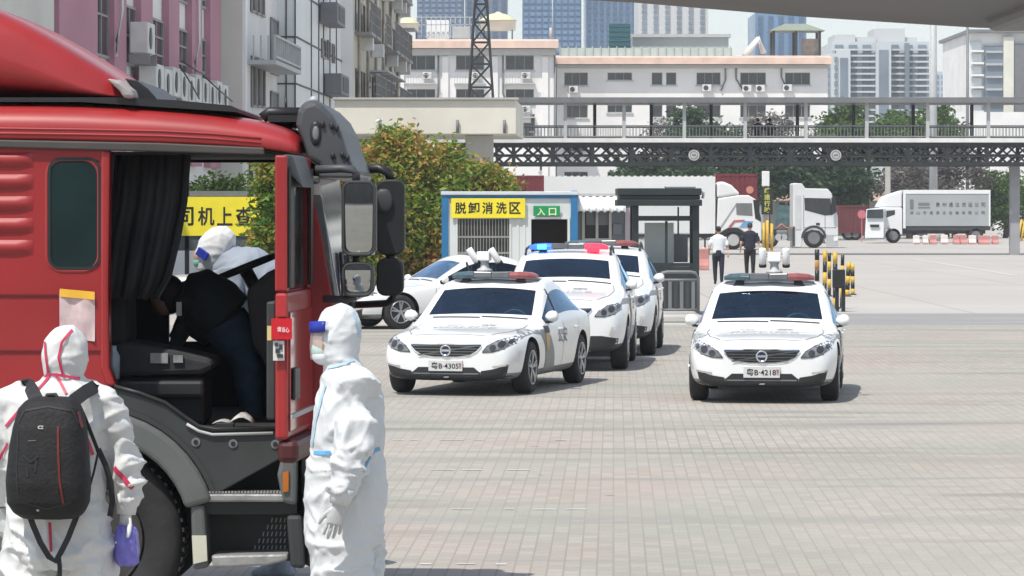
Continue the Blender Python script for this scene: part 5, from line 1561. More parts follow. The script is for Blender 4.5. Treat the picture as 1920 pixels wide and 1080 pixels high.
for i, (a, c, yt, m, lab) in enumerate(((1712, 1724, 441, M_whiteplastic, 'pale barrier under the lorry, furthest left in the row'), (1730, 1740, 441, M_whiteplastic, 'pale narrow barrier, second from the left in the row'),
    (1743, 1756, 440, M_redplastic, 'reddish barrier, third from the left in the row'), (1764, 1777, 440, M_whiteplastic, 'white barrier standing alone with gaps either side'), (1787, 1799, 440, M_redplastic, 'red and pale barrier, left one of the touching trio'), (1800, 1813, 440, M_redplastic, 'red barrier in the middle of the touching trio'),
    (1816, 1830, 441, M_whiteplastic, 'pale pink barrier right of the touching trio'), (1834, 1856, 441, M_redplastic, 'longest red and pale barrier near the lorry tail'), (1860, 1872, 441, M_redplastic, 'strong red barrier below the lorry tail corner'), (1892, 1903, 443, M_whiteplastic, 'pale barrier beside the leaning yellow poles'))):
    water_barrier(a, c, yt, 458, 220, lab, m, g)
water_barrier(1311, 1329, 466, 507, 130, 'faded red and white barrier between the booth and the white shirted walker', M_redplastic, None)

# ------------------------------------------------------------------ lorries in the yard
M_trw = mat('white_lorry_paint', (.72, .73, .73), .4, var=.04, scale=.6)
M_silver = mat('silver_lorry_paint', (.66, .67, .67), .35, .05, var=.06, scale=.8)
M_greybox = mat('grey_box_panel', (.34, .36, .36), .5, var=.06, scale=.5)
def truck_wheel(root, c, r_, w=.3, rimc=None):
    b = MB(); b.lathe([(r_ * .6, -w / 2), (r_ * .95, -w / 2), (r_, -w / 2 + .04), (r_, w / 2 - .04), (r_ * .95, w / 2), (r_ * .6, w / 2)], c, (0, -1, 0), 26)
    wo_ = b.build('wheel', M_rubber, root)
    b = MB(); b.lathe([(r_ * .6, w / 2 + .003), (r_ * .55, w / 2 - .02), (r_ * .42, w / 2 - .10), (r_ * .25, w / 2 - .06), (r_ * .22, w / 2 - .01), (.001, w / 2)], c, (0, -1, 0), 20); b.build('rim', rimc or M_mid, wo_)

def side_poly(name, pts, d, y0, y1, m, parent, bevel=.03):
    b = MB(); b.prism(pxpoly(pts, d), 'y', d + y0, d + y1); return b.build(name, m, parent, bevel)

# white semi-trailer rig
d = 192.0
wt = thing('white_semi_trailer', 'long plain white box trailer standing behind the kiosk and booth', 'trailer', P(1180, 470, d))
b = MB(); b.box(PX(1021, d), PX(1341, d), d, d + 2.5, PZ(438, d), PZ(331, d))
x = PX(1022, d)
while x < PX(1339, d): b.box(x, x + .16, d - .007, d - .001, PZ(436, d), PZ(329.5, d)); x += .34
b.build('box_body', M_trw, wt)
b = MB(); b.box(PX(1021, d), PX(1338, d), d + .4, d + 2.0, PZ(446, d), PZ(438, d) - .003); b.build('chassis', M_dark, wt)
for x in (1050, 1085, 1120): truck_wheel(wt, (PX(x, d), d + .2, .5), .5)
b = MB(); b.box(PX(1321, d), PX(1324, d), d + .3, d + .45, .03, PZ(446, d)); b.build('landing_leg', M_dark, wt)
ww = thing('white_tractor_unit', 'white tractor cab with a rounded roof fairing and blue sash before the white trailer', 'lorry', P(1385, 470, d))
side_poly('cab', [(1344, 424), (1346, 372), (1384, 366), (1404, 366), (1417, 374), (1422, 400), (1428, 420), (1428, 452), (1400, 452), (1396, 436), (1384, 428), (1366, 428), (1352, 436), (1345, 436)], d, 0, 2.4, M_trw, ww, .06)
side_poly('roof_fairing', [(1344, 371), (1344, 345), (1350, 340), (1358, 341), (1372, 347), (1384, 359), (1388, 364.5)], d, .08, 2.3, M_trw, ww, .12)
side_poly('side_window', [(1380, 381), (1410, 381), (1411, 405), (1381, 403)], d, -.012, -.002, M_mid, ww, 0)
side_poly('windscreen', [(1412, 374), (1419, 376), (1427, 410), (1427, 416), (1416, 410)], d, -.012, 2.2, M_glass, ww, 0)
for nm, pts, m in (('red_sash', [(1366, 425), (1376, 413), (1396, 412), (1396, 415), (1378, 416), (1370, 427)], mat('dull_red_sash', (.42, .10, .12), .5)), ('blue_sash', [(1386, 426), (1396, 414), (1412, 415), (1404, 426)], mat('light_blue_sash', (.15, .32, .55), .5)), ('grab_bar', [(1350, 426), (1379, 383), (1381, 383), (1353, 426)], M_steel), ('mirror', [(1414, 376), (1424, 376), (1424, 404), (1416, 406)], M_black)):
    side_poly(nm, pts, d, -.03, -.014, m, ww, 0)
b = MB(); b.prism([(PX(1375, d) + math.cos(R(a)) * r_, PZ(456, d) + math.sin(R(a)) * r_) for r_, rg in ((.82, range(0, 181, 15)), (.62, range(180, -1, -15))) for a in rg], 'y', d - .04, d + .5); b.build('fender', M_black, ww)
truck_wheel(ww, (PX(1375, d), d + .15, .52), .52, rimc=M_grey)
b = MB(); b.box(PX(1340, d), PX(1366, d), d + .2, d + 2.2, .55, PZ(436, d)); b.box(PX(1398, d), PX(1428, d), d - .02, d + 2.3, .35, PZ(452, d) - .003); b.build('chassis', M_dark, ww)
# silver tractor unit, facing right
d = 200.0
st = thing('silver_tractor_unit', 'silver tractor unit without trailer facing right in the middle of the yard', 'lorry', P(1525, 468, d))
side_poly('cab', [(1487, 464), (1487, 345), (1490, 343), (1504, 344), (1510, 353), (1552, 354), (1559, 362), (1565, 385), (1571, 406), (1572, 452), (1568, 457), (1548, 457), (1545, 442), (1536, 433), (1522, 431), (1510, 436), (1505, 448), (1503, 464)], d, 0, 2.45, M_silver, st, .05)
side_poly('side_window', [(1508, 371), (1557, 372), (1561, 403), (1546, 404), (1509, 394)], d, -.012, -.002, M_glass, st, 0)
side_poly('windscreen', [(1559, 366), (1570, 402), (1572, 404), (1561, 360)], d, .2, 2.2, M_glass, st, 0)
b = MB()
for x_, ya, yb in ((1507, 366, 440), (1547, 404, 438)): b.box(PX(x_, d) - .012, PX(x_, d) + .012, d - .008, d - .002, PZ(yb, d), PZ(ya, d))
b.box(PX(1507, d), PX(1568, d), d - .008, d - .002, PZ(427, d) - .012, PZ(427, d) + .012); b.build('door_seam', M_dark, st)
side_poly('headlamp', [(1563, 444), (1571, 442), (1571, 451), (1563, 452)], d, -.05, -.0405, M_white, st, 0)
side_poly('mirror', [(1558, 370), (1566, 370), (1567, 398), (1558, 404)], d, -.32, -.2, M_black, st, .02)
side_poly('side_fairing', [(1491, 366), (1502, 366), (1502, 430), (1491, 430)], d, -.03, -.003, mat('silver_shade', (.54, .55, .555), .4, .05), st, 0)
side_poly('step_panel', [(1549, 440), (1571, 440), (1571, 462), (1549, 462)], d, -.04, -.004, M_grey, st, .02)
side_poly('door_handle', [(1530, 418), (1537, 418), (1537, 422), (1530, 422)], d, -.03, -.004, M_black, st, 0)
b = MB(); b.prism([(PX(1526, d) + math.cos(R(a)) * r_, .55 + math.sin(R(a)) * r_) for r_, rg in ((.72, range(0, 181, 15)), (.58, range(180, -1, -15))) for a in rg], 'y', d - .02, d + .4); b.build('fender', M_dark, st)
truck_wheel(st, (PX(1526, d), d + .17, .56), .56)
b = MB(); b.box(PX(1420, d), PX(1487, d), d + .7, d + 1.7, .75, 1.05); b.build('chassis', M_dark, st)
truck_wheel(st, (PX(1443, d), d + .2, .52), .52)
b = MB(); b.box(PX(1456, d), PX(1478, d), d + .02, d + .6, .45, 1.0); b.build('fuel_tank', M_mid, st, .08)
b = MB(); b.cyl((PX(1460, d), d - .05, .6), (PX(1460, d), d + .02, .6), .2, n=12); b.cyl((PX(1470, d), d - .05, .6), (PX(1470, d), d + .02, .6), .18, n=12); b.build('air_tank', M_grey, st)
b = MB(); b.box(PX(1478, d), PX(1486, d), d + .0, d + .5, .4, 1.1); b.build('battery_box', M_mid, st)
b = MB(); b.tube([P(1488, 425, d + 1), P(1475, 428, d + 1), P(1465, 420, d + 1), P(1455, 430, d + 1)], .05, 6); b.build('air_hose', mat('orange_hose', (.55, .18, .08), .5), st)
b = MB(); b.box(PX(1486, d), PX(1490, d), d - .05, d - .003, .1, 1.2); b.build('rear_panel', M_dark, st)
# grey box lorry facing left
d = 227.0
gl = thing('grey_box_lorry', 'white cab lorry with a long grey lettered box facing left at right', 'lorry', P(1740, 455, d))
b = MB(); b.box(PX(1697, d), PX(1856, d), d, d + 2.5, PZ(424, d), PZ(358, d)); bx = b.build('box_body', M_greybox, gl, .02)
b = MB(); b.box(PX(1694, d), PX(1857, d), d - .03, d + 2.53, PZ(363.5, d) + .005, PZ(356, d)); b.box(PX(1693, d), PX(1698, d), d - .05, d - .003, PZ(428, d), PZ(363.6, d)); b.box(PX(1854, d), PX(1857, d), d - .03, d - .003, PZ(424, d), PZ(363.6, d)); b.build('box_trim', M_trw, bx)
for i, ch in enumerate('景州通达货运公司'):
    xx = 1758.5 + 12.15 * i; text('box_lettering', ch, M_dark, bx, (PX(xx, d), d - .006, PZ(384, d)), (1, 0, 0), (0, 0, 1), .26, .28, .01)
for i, ch in enumerate('深山市港源达运输有限公司'):
    xx = 1709.5 + 12.15 * i; text('box_lettering', ch, M_dark, bx, (PX(xx, d), d - .006, PZ(399.2, d)), (1, 0, 0), (0, 0, 1), .21, .21, .008)
b = MB(); b.box(PX(1706, d), PX(1713, d), d - .008, d - .003, PZ(393, d), PZ(374, d)); b.box(PX(1721, d), PX(1744, d), d - .008, d - .003, PZ(391, d), PZ(388, d)); b.box(PX(1722, d), PX(1743, d), d - .008, d - .003, PZ(386, d), PZ(380, d)); b.build('box_emblem', M_mid, bx)
b = MB(); b.box(PX(1694, d), PX(1857, d), d + .05, d + 2.4, PZ(432, d), PZ(424, d) - .004); b.box(PX(1690, d), PX(1850, d), d + .6, d + 1.9, .6, PZ(432, d) - .003); b.build('chassis', M_dark, gl)
side_poly('cab', [(1638, 446), (1640, 430), (1644, 392), (1650, 389), (1690, 389), (1692, 392), (1692, 440), (1675, 440), (1672, 431), (1666, 427), (1660, 429), (1655, 440), (1655, 446)], d, 0, 2.3, M_trw, gl, .05)
# cab turned slightly: nose face towards the camera
cf = MB(); cf.hexa([P(1621, 447, d - 1.1), P(1657, 447, d - 1.15), P(1660, 447, d - .05), P(1640, 447, d + 1.2), P(1624, 392, d - 1.0), P(1658, 391, d - 1.05), P(1660, 390, d - .05), P(1642, 390, d + 1.2)]); cf.build('cab_front', M_trw, gl, .05)
side_poly('side_window', [(1662, 395), (1678, 394), (1678, 402), (1662, 408)], d, -.012, -.002, M_glass, gl, 0)
b = MB(); b.hexa([P(1625, 409, d - 1.16), P(1656, 409, d - 1.2), P(1656, 409, d - 1.14), P(1625, 409, d - 1.1), P(1626, 393, d - 1.12), P(1656, 392, d - 1.16), P(1656, 392, d - 1.10), P(1626, 393, d - 1.06)]); b.build('windscreen', M_glass, gl)
b = MB(); b.hexa([P(1632, 426, d - 1.19), P(1648, 426, d - 1.21), P(1648, 426, d - 1.15), P(1632, 426, d - 1.13), P(1631, 421, d - 1.19), P(1649, 421, d - 1.21), P(1649, 421, d - 1.15), P(1631, 421, d - 1.13)]); b.build('grille', M_black, gl)
side_poly('roof_fairing', [(1645, 389), (1655, 372), (1662, 367), (1692, 357), (1692, 388.5)], d, .1, 2.2, M_trw, gl, .08)
truck_wheel(gl, (PX(1675, d), d + .15, .48), .48); truck_wheel(gl, (PX(1830, d), d + .2, .48), .48)
b = MB(); b.box(PX(1622, d), PX(1660, d), d - 1.0, d + 1.0, .28, PZ(447, d) - .005); b.build('bumper', M_grey, gl, .03)
# red and maroon containers
def container(label, xa, xb, yt, yb, d, m, group=None):
    t = thing('shipping_container', label, 'container', P((xa + xb) / 2, yb, d), group)
    b = MB(); b.box(PX(xa, d), PX(xb, d), d, d + 2.4, PZ(yb, d), PZ(yt, d))
    x = PX(xa, d) + .1
    while x < PX(xb, d) - .15: b.box(x, x + .14, d - .035, d - .001, PZ(yb, d) + .12, PZ(yt, d) - .1); x += .28
    b.build('shell', m, t)
    for z in (PZ(yb, d), PZ(yt, d) - .12): b = MB(); b.box(PX(xa, d), PX(xb, d), d - .05, d - .036, z, z + .12); b.build('frame_rail', m, t)
    b = MB(); b.box(PX(xa, d), PX(xb, d), d + .2, d + 2.2, .5, PZ(yb, d) - .005); b.build('skeleton_chassis', M_dark, t)
    for x in (PX(xa, d) + .8, PX(xb, d) - .9): truck_wheel(t, (x, d + .2, .5), .5)
    return t
M_red2 = mat('dark_red_container', (.15, .020, .026), .6, var=.15, scale=.7)
c = container('dark red container behind the white cab, small pale emblem at its end', 1342, 1420, 326, 425, 208, M_red2)
b = MB(); q = P(1406, 356, 208); b.cyl((q.x, 207.94, q.z), (q.x, 207.96, q.z), .22, n=14); b.build('emblem', mat('salmon_mark', (.52, .22, .16), .6), c)
container('dark red container peeking between the shrub and the white trailer', 960, 1020, 329, 425, 215, M_red2)
container('maroon container right behind the silver tractor cab', 1570, 1628, 385, 437, 246, M_reddark)
b = MB(); q = P(1616, 402, 232); b.cyl((q.x, 232, q.z), (q.x, 231.95, q.z), .28, n=16); b.box(q.x - .03, q.x + .03, 232.002, 232.06, 0, q.z)
tag(b.build('round_road_sign', mat('pink_red_sign', (.55, .16, .18), .6)), 'small round red sign between the maroon container and grey box lorry', 'road sign')
# vertical black and yellow sign on a pale post
d = 186.0
c = P(1436, 455, d)
t = thing('post_sign', 'tall pale post with a vertical black sign of yellow characters beside the white cab', 'sign', (c.x, d, 0))
b = MB(); b.cyl((c.x, d, 0), (c.x, d, PZ(322, d)), .16, n=14); b.build('post', M_grey, t)
b = MB(); b.box(PX(1428, d), PX(1442, d), d - .3, d - .17, PZ(349, d), PZ(321, d)); b.build('white_box', M_white, t, .02)
b = MB(); b.box(PX(1427, d), PX(1448, d), d - .3, d - .2, PZ(402, d), PZ(351, d)); b.build('sign_board', mat('black_sign', (.02, .022, .015), .5), t)
for i, ch in enumerate('缓速行驶'):
    text('sign_lettering', ch, mat('sign_yellow_green', (.55, .56, .12), .5), t, (PX(1437.5, d), d - .31, PZ(357.5 + 12 * i, d)), (1, 0, 0), (0, 0, 1), .31, .29, .02)
for gx, gy in ((1431, 418), (1438, 413), (1446, 419)):
    b = MB(); b.cyl((PX(gx, d), d - .4, 0), (PX(gx, d), d - .4, PZ(gy, d)), .075, n=10); b.build('guard_post', M_yelpaint, t)
# ------------------------------------------------------------------ the red lorry, side on, its near door swung open towards the camera
DT_ = 19.2          # near side of the cab
DF_ = 21.5          # far side
M_int = mat('dark_cab_lining', (.020, .020, .021), .8, var=.2)
M_int2 = mat('charcoal_seat_fabric', (.030, .031, .033), .85, var=.25, scale=6, bump=.3)
M_cladding = mat('grey_cladding_plastic', (.036, .040, .040), .55, var=.15, scale=3)
M_arch = mat('faded_arch_plastic', (.105, .115, .112), .5, var=.12, scale=3)
M_tread = mat('worn_aluminium', (.30, .30, .295), .5, .4, var=.2, scale=9, bump=.3)
M_visor = mat('grey_visor_plastic', (.062, .065, .070), .5, var=.1, scale=3)
M_wsg = mat('lorry_windscreen_glass', (.13, .14, .135), .08, var=.7, scale=3.5, spec=.7)
M_mirrorg = mat('mirror_glass', (.42, .44, .44), .05, 1.0, var=.03)
tk = thing('red_lorry', 'big red lorry cab seen from its side with the near door swung wide open', 'lorry', (PX(200, DT_), DT_, 0))
def tp(name, pts, m, y0=0.0, y1=.06, parent=None, bevel=.0, seg=2):
    b = MB(); b.prism(pxpoly(pts, DT_), 'y', DT_ + y0, DT_ + y1); return b.build(name, m, parent or tk, bevel, seg)
XL = -420
def TZ(y): return PZ(y, DT_)
def TX(x): return PX(x, DT_)
# roof: a rounded shell lofted along the lorry
rings = []
prof = [(XL, 264, 188), (-100, 261, 188), (0, 261, 189), (150, 264, 189), (300, 268, 199), (400, 272, 208), (480, 277, 222), (530, 283, 234), (556, 288, 250), (566, 290, 268)]
for x, yb, yt in prof:
    zb_, zt_ = TZ(yb), TZ(yt); k = (zt_ - zb_)
    X = TX(x)
    half = [(DT_ + .06, zb_ - .004), (DT_ - .004, zb_), (DT_ - .008, zb_ + k * .02), (DT_ - .012, zb_ + k * .30), (DT_ + .005, zb_ + k * .55), (DT_ + .05, zb_ + k * .78), (DT_ + .14, zb_ + k * .93), (DT_ + .32, zb_ + k * 1.0)]
    ym = (DT_ + DF_) / 2
    ring = half + [(ym, zb_ + k * 1.03)] + [(2 * ym - a, c) for a, c in half[::-1]]
    rings.append([(X, a, c) for a, c in ring])
b = MB(); b.loft(rings); rf = b.build('roof', M_red, tk)
md = rf.modifiers.new('sub', 'SUBSURF'); md.levels = 1; md.render_levels = 1
b = MB()   # pressed lines along the roof side
for y0 in (241, 250): b.tube([(TX(x), DT_ - .0075, TZ(y0 + dy)) for x, dy in ((XL, 0), (0, 0), (150, 2), (300, 5), (400, 10), (490, 18))], .0075, 6)
b.build('roof_swage', M_red, rf, .003)
# roof deflector
rings = []
for x, yt, ins in ((XL, -70, 0), (-100, -24, 0), (0, 16, 0), (60, 46, .01), (130, 88, .03), (190, 126, .06), (228, 154, .10), (246, 174, .14)):
    X = TX(x); zb_ = TZ(183); zt_ = TZ(yt); k = zt_ - zb_; r_ = min(.16, k * .8); a0 = DT_ + .06 + ins; ym = (DT_ + DF_) / 2
    half = [(a0, zb_), (a0 + .005, zb_ + (k - r_) * .5), (a0 + .02, zt_ - r_), (a0 + .02 + r_ * .15, zt_ - r_ * .55), (a0 + .02 + r_ * .5, zt_ - r_ * .17), (a0 + .02 + r_ * 1.2, zt_)]
    rings.append([(X, a, c) for a, c in half + [(2 * ym - a, c) for a, c in half[::-1]]])
b = MB(); b.loft(rings); dfl = b.build('roof_deflector', M_red, tk)
md = dfl.modifiers.new('sub', 'SUBSURF'); md.levels = 1; md.render_levels = 1
tp('deflector_nose', [(220, 142), (243, 146), (265, 162), (281, 180), (281, 184), (247, 184), (244, 172)], M_black, .35, 1.9, dfl, .03)
tp('deflector_edge', [(196, 146), (225, 150), (246, 168), (252, 184), (230, 184), (222, 170)], mat('scuffed_grey_edge', (.33, .30, .29), .6, var=.2), .045, .30, dfl, .02)
tp('roof_seam', [(XL, 182), (225, 181.5), (330, 187), (430, 197), (445, 204), (440, 209), (300, 200), (150, 190), (XL, 190)], M_black, .10, 2.1)
b = MB(); b.tube([P(492, 222, 19.6), P(505, 211, 19.6), P(560, 211, 19.6), P(562, 236, 19.6)], .035, 6); b.box(TX(495), TX(560), 19.5, 21.2, TZ(226), TZ(213)); b.build('roof_hatch', M_black, tk)
b = MB(); b.tube([P(537, 212, 19.7), P(536, 183, 19.7)], .008, 5); b.build('aerial', M_black, tk)
# gutter band
tp('gutter', [(XL, 262), (0, 262), (300, 268), (496, 277), (497, 291), (300, 285), (0, 277), (XL, 276)], mat('dusty_gutter', (.060, .054, .048), .6, var=.2), -.03, .02, None, .008)
# rear side wall with its window
b = MB()
hole = (TX(92), TX(188), TZ(503), TZ(298))
wall_holes(b, TX(XL), TX(203), TZ(742), TZ(277), DT_ + .005, DT_ + .05, [(hole[0] + .01, hole[1] - .01, hole[2] + .01, hole[3] - .01)])
rw_ = b.build('side_wall', M_red, tk)
def frame_ring(mb, x0, x1, z0, z1, r_, t, y0, y1, n=5):
    o = rrect(x0, x1, z0, z1, r_, n); i = rrect(x0 + t, x1 - t, z0 + t, z1 - t, max(.005, r_ - t), n); k = len(o)
    vs = [(p[0], y0, p[1]) for p in o] + [(p[0], y0, p[1]) for p in i] + [(p[0], y1, p[1]) for p in o] + [(p[0], y1, p[1]) for p in i]
    fs = []
    for a in range(k):
        c = (a + 1) % k
        fs += [(a, c, k + c, k + a), (2 * k + a, 3 * k + a, 3 * k + c, 2 * k + c), (a, 2 * k + a, 2 * k + c, c), (k + a, k + c, 3 * k + c, 3 * k + a)]
    mb.add(vs, fs)
b = MB(); frame_ring(b, hole[0] - .026, hole[1] + .008, hole[2] - .03, hole[3] + .014, .10, .028, DT_ - .001, DT_ + .03); b.build('window_surround', M_red, rw_, .012)
b = MB(); b.prism(rrect(hole[0] - .008, hole[1] + .004, hole[2] - .008, hole[3] + .008, .07), 'y', DT_ + .004, DT_ + .03); sw = b.build('side_window', mat('smoked_green_glass', (.012, .026, .026), .12, var=.3), tk)
b = MB(); frame_ring(b, hole[0] - .008, hole[1] + .004, hole[2] - .008, hole[3] + .008, .07, .016, DT_ - .002, DT_ + .010); b.build('window_seal', M_black, sw)
for i in range(5):
    y = 300 + 41 * i; b = MB()
    b.loft([[(TX(x), DT_ + .004 - .022 * s * math.sin(PI * k / 8), TZ(y + 14) + (TZ(y - 14) - TZ(y + 14)) * k / 8) for k in range(9)] for x, s in ((XL, 1), (30, 1), (48, .75), (58, .3), (62, .02))], caps=False, closed=False)
    b.build('pressed_rib', M_red, rw_)
b = MB(); b.box(TX(XL), TX(108), DT_ - .003, DT_ + .002, TZ(555), TZ(552)); b.box(TX(XL), TX(196), DT_ - .003, DT_ + .002, TZ(660), TZ(657)); b.build('panel_seam', mat('seam_dark_red', (.10, .006, .008), .6), rw_)
tp('door_jamb', [(189, 279), (207, 282), (204, 540), (206, 690), (218, 724), (200, 724), (188, 690)], M_red, -.012, .12, None, .015)
# papers taped to the side wall
b = MB(); n = 7
b.loft([[(TX(112 + 66 * i / n), DT_ - .006 - .008 * math.sin(i * 1.3 + j), TZ(y + 6 * i / n)) for i in range(n + 1)] for j, y in enumerate((543, 558, 590, 622, 634))], caps=False, closed=False)
pp = b.build('taped_paper', mat('faded_paper', (.60, .46, .46), .8, var=.18, scale=14), tk)
b = MB(); b.loft([[(TX(113 + 65 * i / n), DT_ - .016 - .003 * math.sin(i), TZ(y + 6 * i / n)) for i in range(n + 1)] for y in (541, 556)], caps=False, closed=False); b.build('yellow_strip', mat('amber_tape', (.75, .42, .04), .5), pp)
b = MB(); b.loft([[(TX(140 + 16 * i / 4), DT_ - .02, TZ(y + 3 * math.sin(i * 2))) for i in range(5)] for y in (622, 645)], caps=False, closed=False); b.build('torn_scrap', mat('cream_scrap', (.55, .46, .30), .8), pp)
# hollow interior: floor, back, ceiling, far side with its opening
zf = TZ(806)
b = MB(); b.box(TX(190), TX(575), DT_ + .02, DF_ - .06, zf - .05, zf); b.build('floor', M_int, tk)
b = MB(); b.box(TX(150), TX(160), DT_ + .08, DF_ - .06, zf, TZ(285)); b.build('rear_partition', M_int, tk)
b = MB(); b.box(TX(160), TX(560), DT_ + .08, DF_ - .06, TZ(289), TZ(284)); b.build('headlining', M_int, tk)
def FX(x): return PX(x, DF_)
def FZ(y): return PZ(y, DF_)
b = MB(); wall_holes(b, TX(XL), TX(575), .75, TZ(284), DF_ - .055, DF_, [(FX(318), FX(560), FZ(640), FZ(305))]); b.build('far_wall', M_int, tk)
b = MB(); b.box(TX(XL), TX(XL) + .05, DT_ + .06, DF_ - .06, .8, TZ(284)); b.build('rear_wall', M_red, tk)
# bulkhead / front panel, windscreen, pillar
b = MB(); b.prism(pxpoly([(598, 592), (622, 592), (622, 900), (612, 1010), (586, 1010), (590, 592)], DT_), 'y', DT_ + .05, DF_ - .02); b.build('front_panel', M_red, tk, .03)
tp('front_pillar', [(572, 292), (580, 330), (606, 460), (630, 596), (626, 862), (578, 862), (573, 500)], M_red, .0, .07, None, .012)
tp('lower_front_corner', [(566, 800), (622, 860), (616, 1068), (570, 1064), (562, 900)], M_black, .06, .5, None, .02)
b = MB(); b.hexa([(TX(622), DT_ + .02, TZ(596)), (TX(636), DT_ + .02, TZ(596)), (TX(636), DF_ - .02, TZ(596)), (TX(622), DF_ - .02, TZ(596)),
                  (TX(577), DT_ + .02, TZ(330)), (TX(598), DT_ + .02, TZ(330)), (TX(598), DF_ - .02, TZ(330)), (TX(577), DF_ - .02, TZ(330))])
b.build('windscreen', M_wsg, tk, .01)
b = MB()
for dy in (.02,): b.beam((TX(590), DT_ + dy, TZ(345)), (TX(630), DT_ + dy + .12, TZ(585)), .02, .05, (1, 0, 0))
b.build('windscreen_edge', M_steel, tk)
b = MB()
for dy in (.35, 1.2): b.tube([(TX(640), DT_ + dy, TZ(590)), (TX(624), DT_ + dy + .55, TZ(480))], .014, 5)
b.build('wiper', M_black, tk)
# external sun visor with lamp
vpoly = [(552, 232), (556, 205), (566, 190), (586, 184), (602, 192), (624, 214), (640, 244), (652, 284), (666, 318), (664, 332), (644, 334), (606, 330), (596, 312), (575, 300), (566, 268)]
b = MB()
rings = []
for dy, k in ((.02, .90), (.07, .97), (.16, 1.0), (2.1, 1.0), (2.2, .95)):
    cx = TX(610); cz = TZ(262)
    rings.append([(cx + (TX(x) - cx) * k, DT_ + dy, cz + (TZ(y) - cz) * k) for x, y in vpoly])
b.loft(rings, smooth=False); vs_ = b.build('sun_visor', M_visor, tk, .02)
b = MB(); b.ell(P(592, 250, DT_ + .02), .032, .015, .07, 14, 8); lm_ = b.build('marker_lamp', M_black, vs_)
b = MB(); b.ell(P(592, 250, DT_ + .005), .018, .008, .04, 12, 8); b.build('lamp_lens', M_mid, lm_)
b = MB(); b.ell(P(588, 190, DT_ + .3), .025, .025, .03, 10, 8); b.build('roof_lamp', M_grey, vs_)
b = MB()
for x, y in ((605, 233), (622, 236), (632, 240), (624, 292), (642, 290), (652, 296)): q = P(x, y, DT_ + .012); b.ell(q, .013, .012, .02, 8, 6)
b.build('fixing_bolt', M_black, vs_)
tp('visor_lip', [(596, 318), (664, 320), (666, 334), (600, 333)], mat('visor_lip_grey', (.11, .115, .12), .35), -.03, 2.2, vs_, .012)
# ---- open door, edge on
hx, hy = TX(574), DT_ - .01
fx, fy = PX(527.5, 18.2), 18.2
hd = Vector((hx, hy, 0)); fd = Vector((fx, fy, 0)); du = (fd - hd); dl = du.length; du.normalize(); dn = Vector((-du.y, du.x, 0)) * 1.0
if dn.x < 0: dn = -dn            # outer face looks towards +x
def door_box(mb, u0, u1, z0, z1, n0, n1):
    q = []
    for z in (z0, z1):
        for u, n_ in ((u0, n0), (u1, n0), (u1, n1), (u0, n1)): q.append(hd + du * u + dn * n_ + Vector((0, 0, z)))
    mb.hexa(q)
zt_ = PZ(291, 18.2); zm = PZ(548, 18.2); zb_ = PZ(862, 18.2); wdt = .068
b = MB(); door_box(b, .02, dl, zb_ + .10, zm, -wdt / 2, wdt / 2); dr = b.build('door', M_red, tk, .018)
b = MB(); door_box(b, dl - .09, dl, zm + .003, zt_, -wdt / 2, wdt / 2 - .004); door_box(b, .02, dl - .093, zt_ - .10, zt_, -wdt / 2, wdt / 2 - .004); door_box(b, .02, .10, zm + .003, zt_ - .103, -wdt / 2, wdt / 2 - .004); b.build('window_frame', M_red, dr, .01)
b = MB(); door_box(b, dl - .16, dl - .02, zm + .02, zt_ - .06, wdt / 2, wdt / 2 + .012); door_box(b, .05, .14, zm + .02, zt_ - .06, wdt / 2, wdt / 2 + .012); door_box(b, .14, dl - .16, zt_ - .16, zt_ - .06, wdt / 2, wdt / 2 + .012); b.build('window_rubber', M_black, dr)
b = MB(); door_box(b, .10, dl - .09, zm + .003, zt_ - .10, -.004, .004); b.build('door_window', mat('door_glass', (.05, .06, .06), .04, var=.6, scale=5, spec=.8), dr)
b = MB(); door_box(b, .06, dl - .03, zb_ + .14, zm - .10, wdt / 2, wdt / 2 + .010); b.build('outer_panel', mat('glossy_red_reflecting', (.40, .05, .05), .12, var=.35, scale=3, coat=1.0), dr, .006)
b = MB(); door_box(b, dl - .26, dl - .06, PZ(752, 18.2), PZ(692, 18.2), wdt / 2 + .011, wdt / 2 + .03); b.build('door_handle', M_black, dr, .02)
b = MB(); door_box(b, .06, dl - .02, PZ(787, 18.2), PZ(778, 18.2), wdt / 2 + .011, wdt / 2 + .018); b.build('white_strip', M_grey, dr)
b = MB(); door_box(b, .04, dl - .01, zb_ - .02, zb_ + .098, -wdt / 2 + .01, wdt / 2 + .05); b.build('door_foot', mat('dark_red_plastic', (.07, .012, .012), .5, var=.2), dr, .03)
b = MB(); door_box(b, .03, dl - .05, zm - .05, zb_ + .2, -wdt / 2 - .05, -wdt / 2 - .003); b.build('inner_trim', M_cladding, dr, .01)
b = MB(); b.hexa([hd + du * u + dn * n_ + Vector((0, 0, z)) for u, n_, z in ((dl + .004, .0, zt_ - .05), (dl - .1, .10, zt_ - .17), (.4, .10, zt_ - .17), (.4, .0, zt_ - .05), (dl + .004, .0, zt_ + .004), (dl - .04, .05, zt_ + .004), (.4, .05, zt_ + .004), (.4, .0, zt_ + .004))]); b.build('corner_cover', M_visor, dr, .015)
def edge_card(name, x0, x1, y0, y1, m, out=.006, par=None):
    b = MB(); b.box(PX(x0, 18.18), PX(x1, 18.18), 18.2 - out - .016, 18.2 - out - .012, PZ(y1, 18.18), PZ(y0, 18.18)); return b.build(name, m, par or dr)
st_ = edge_card('red_notice', 509, 548, 597, 636, mat('bright_red_card', (.55, .012, .022), .4), .02)
text('notice_lettering', '请当心', M_white, st_, (PX(531, 18.15), 18.155, PZ(618, 18.15)), (1, 0, -.08), (0, 0, 1), .062, .026, .01)
edge_card('yellow_tab', 501, 509, 611, 638, mat('pale_yellow_tab', (.62, .52, .22), .6))
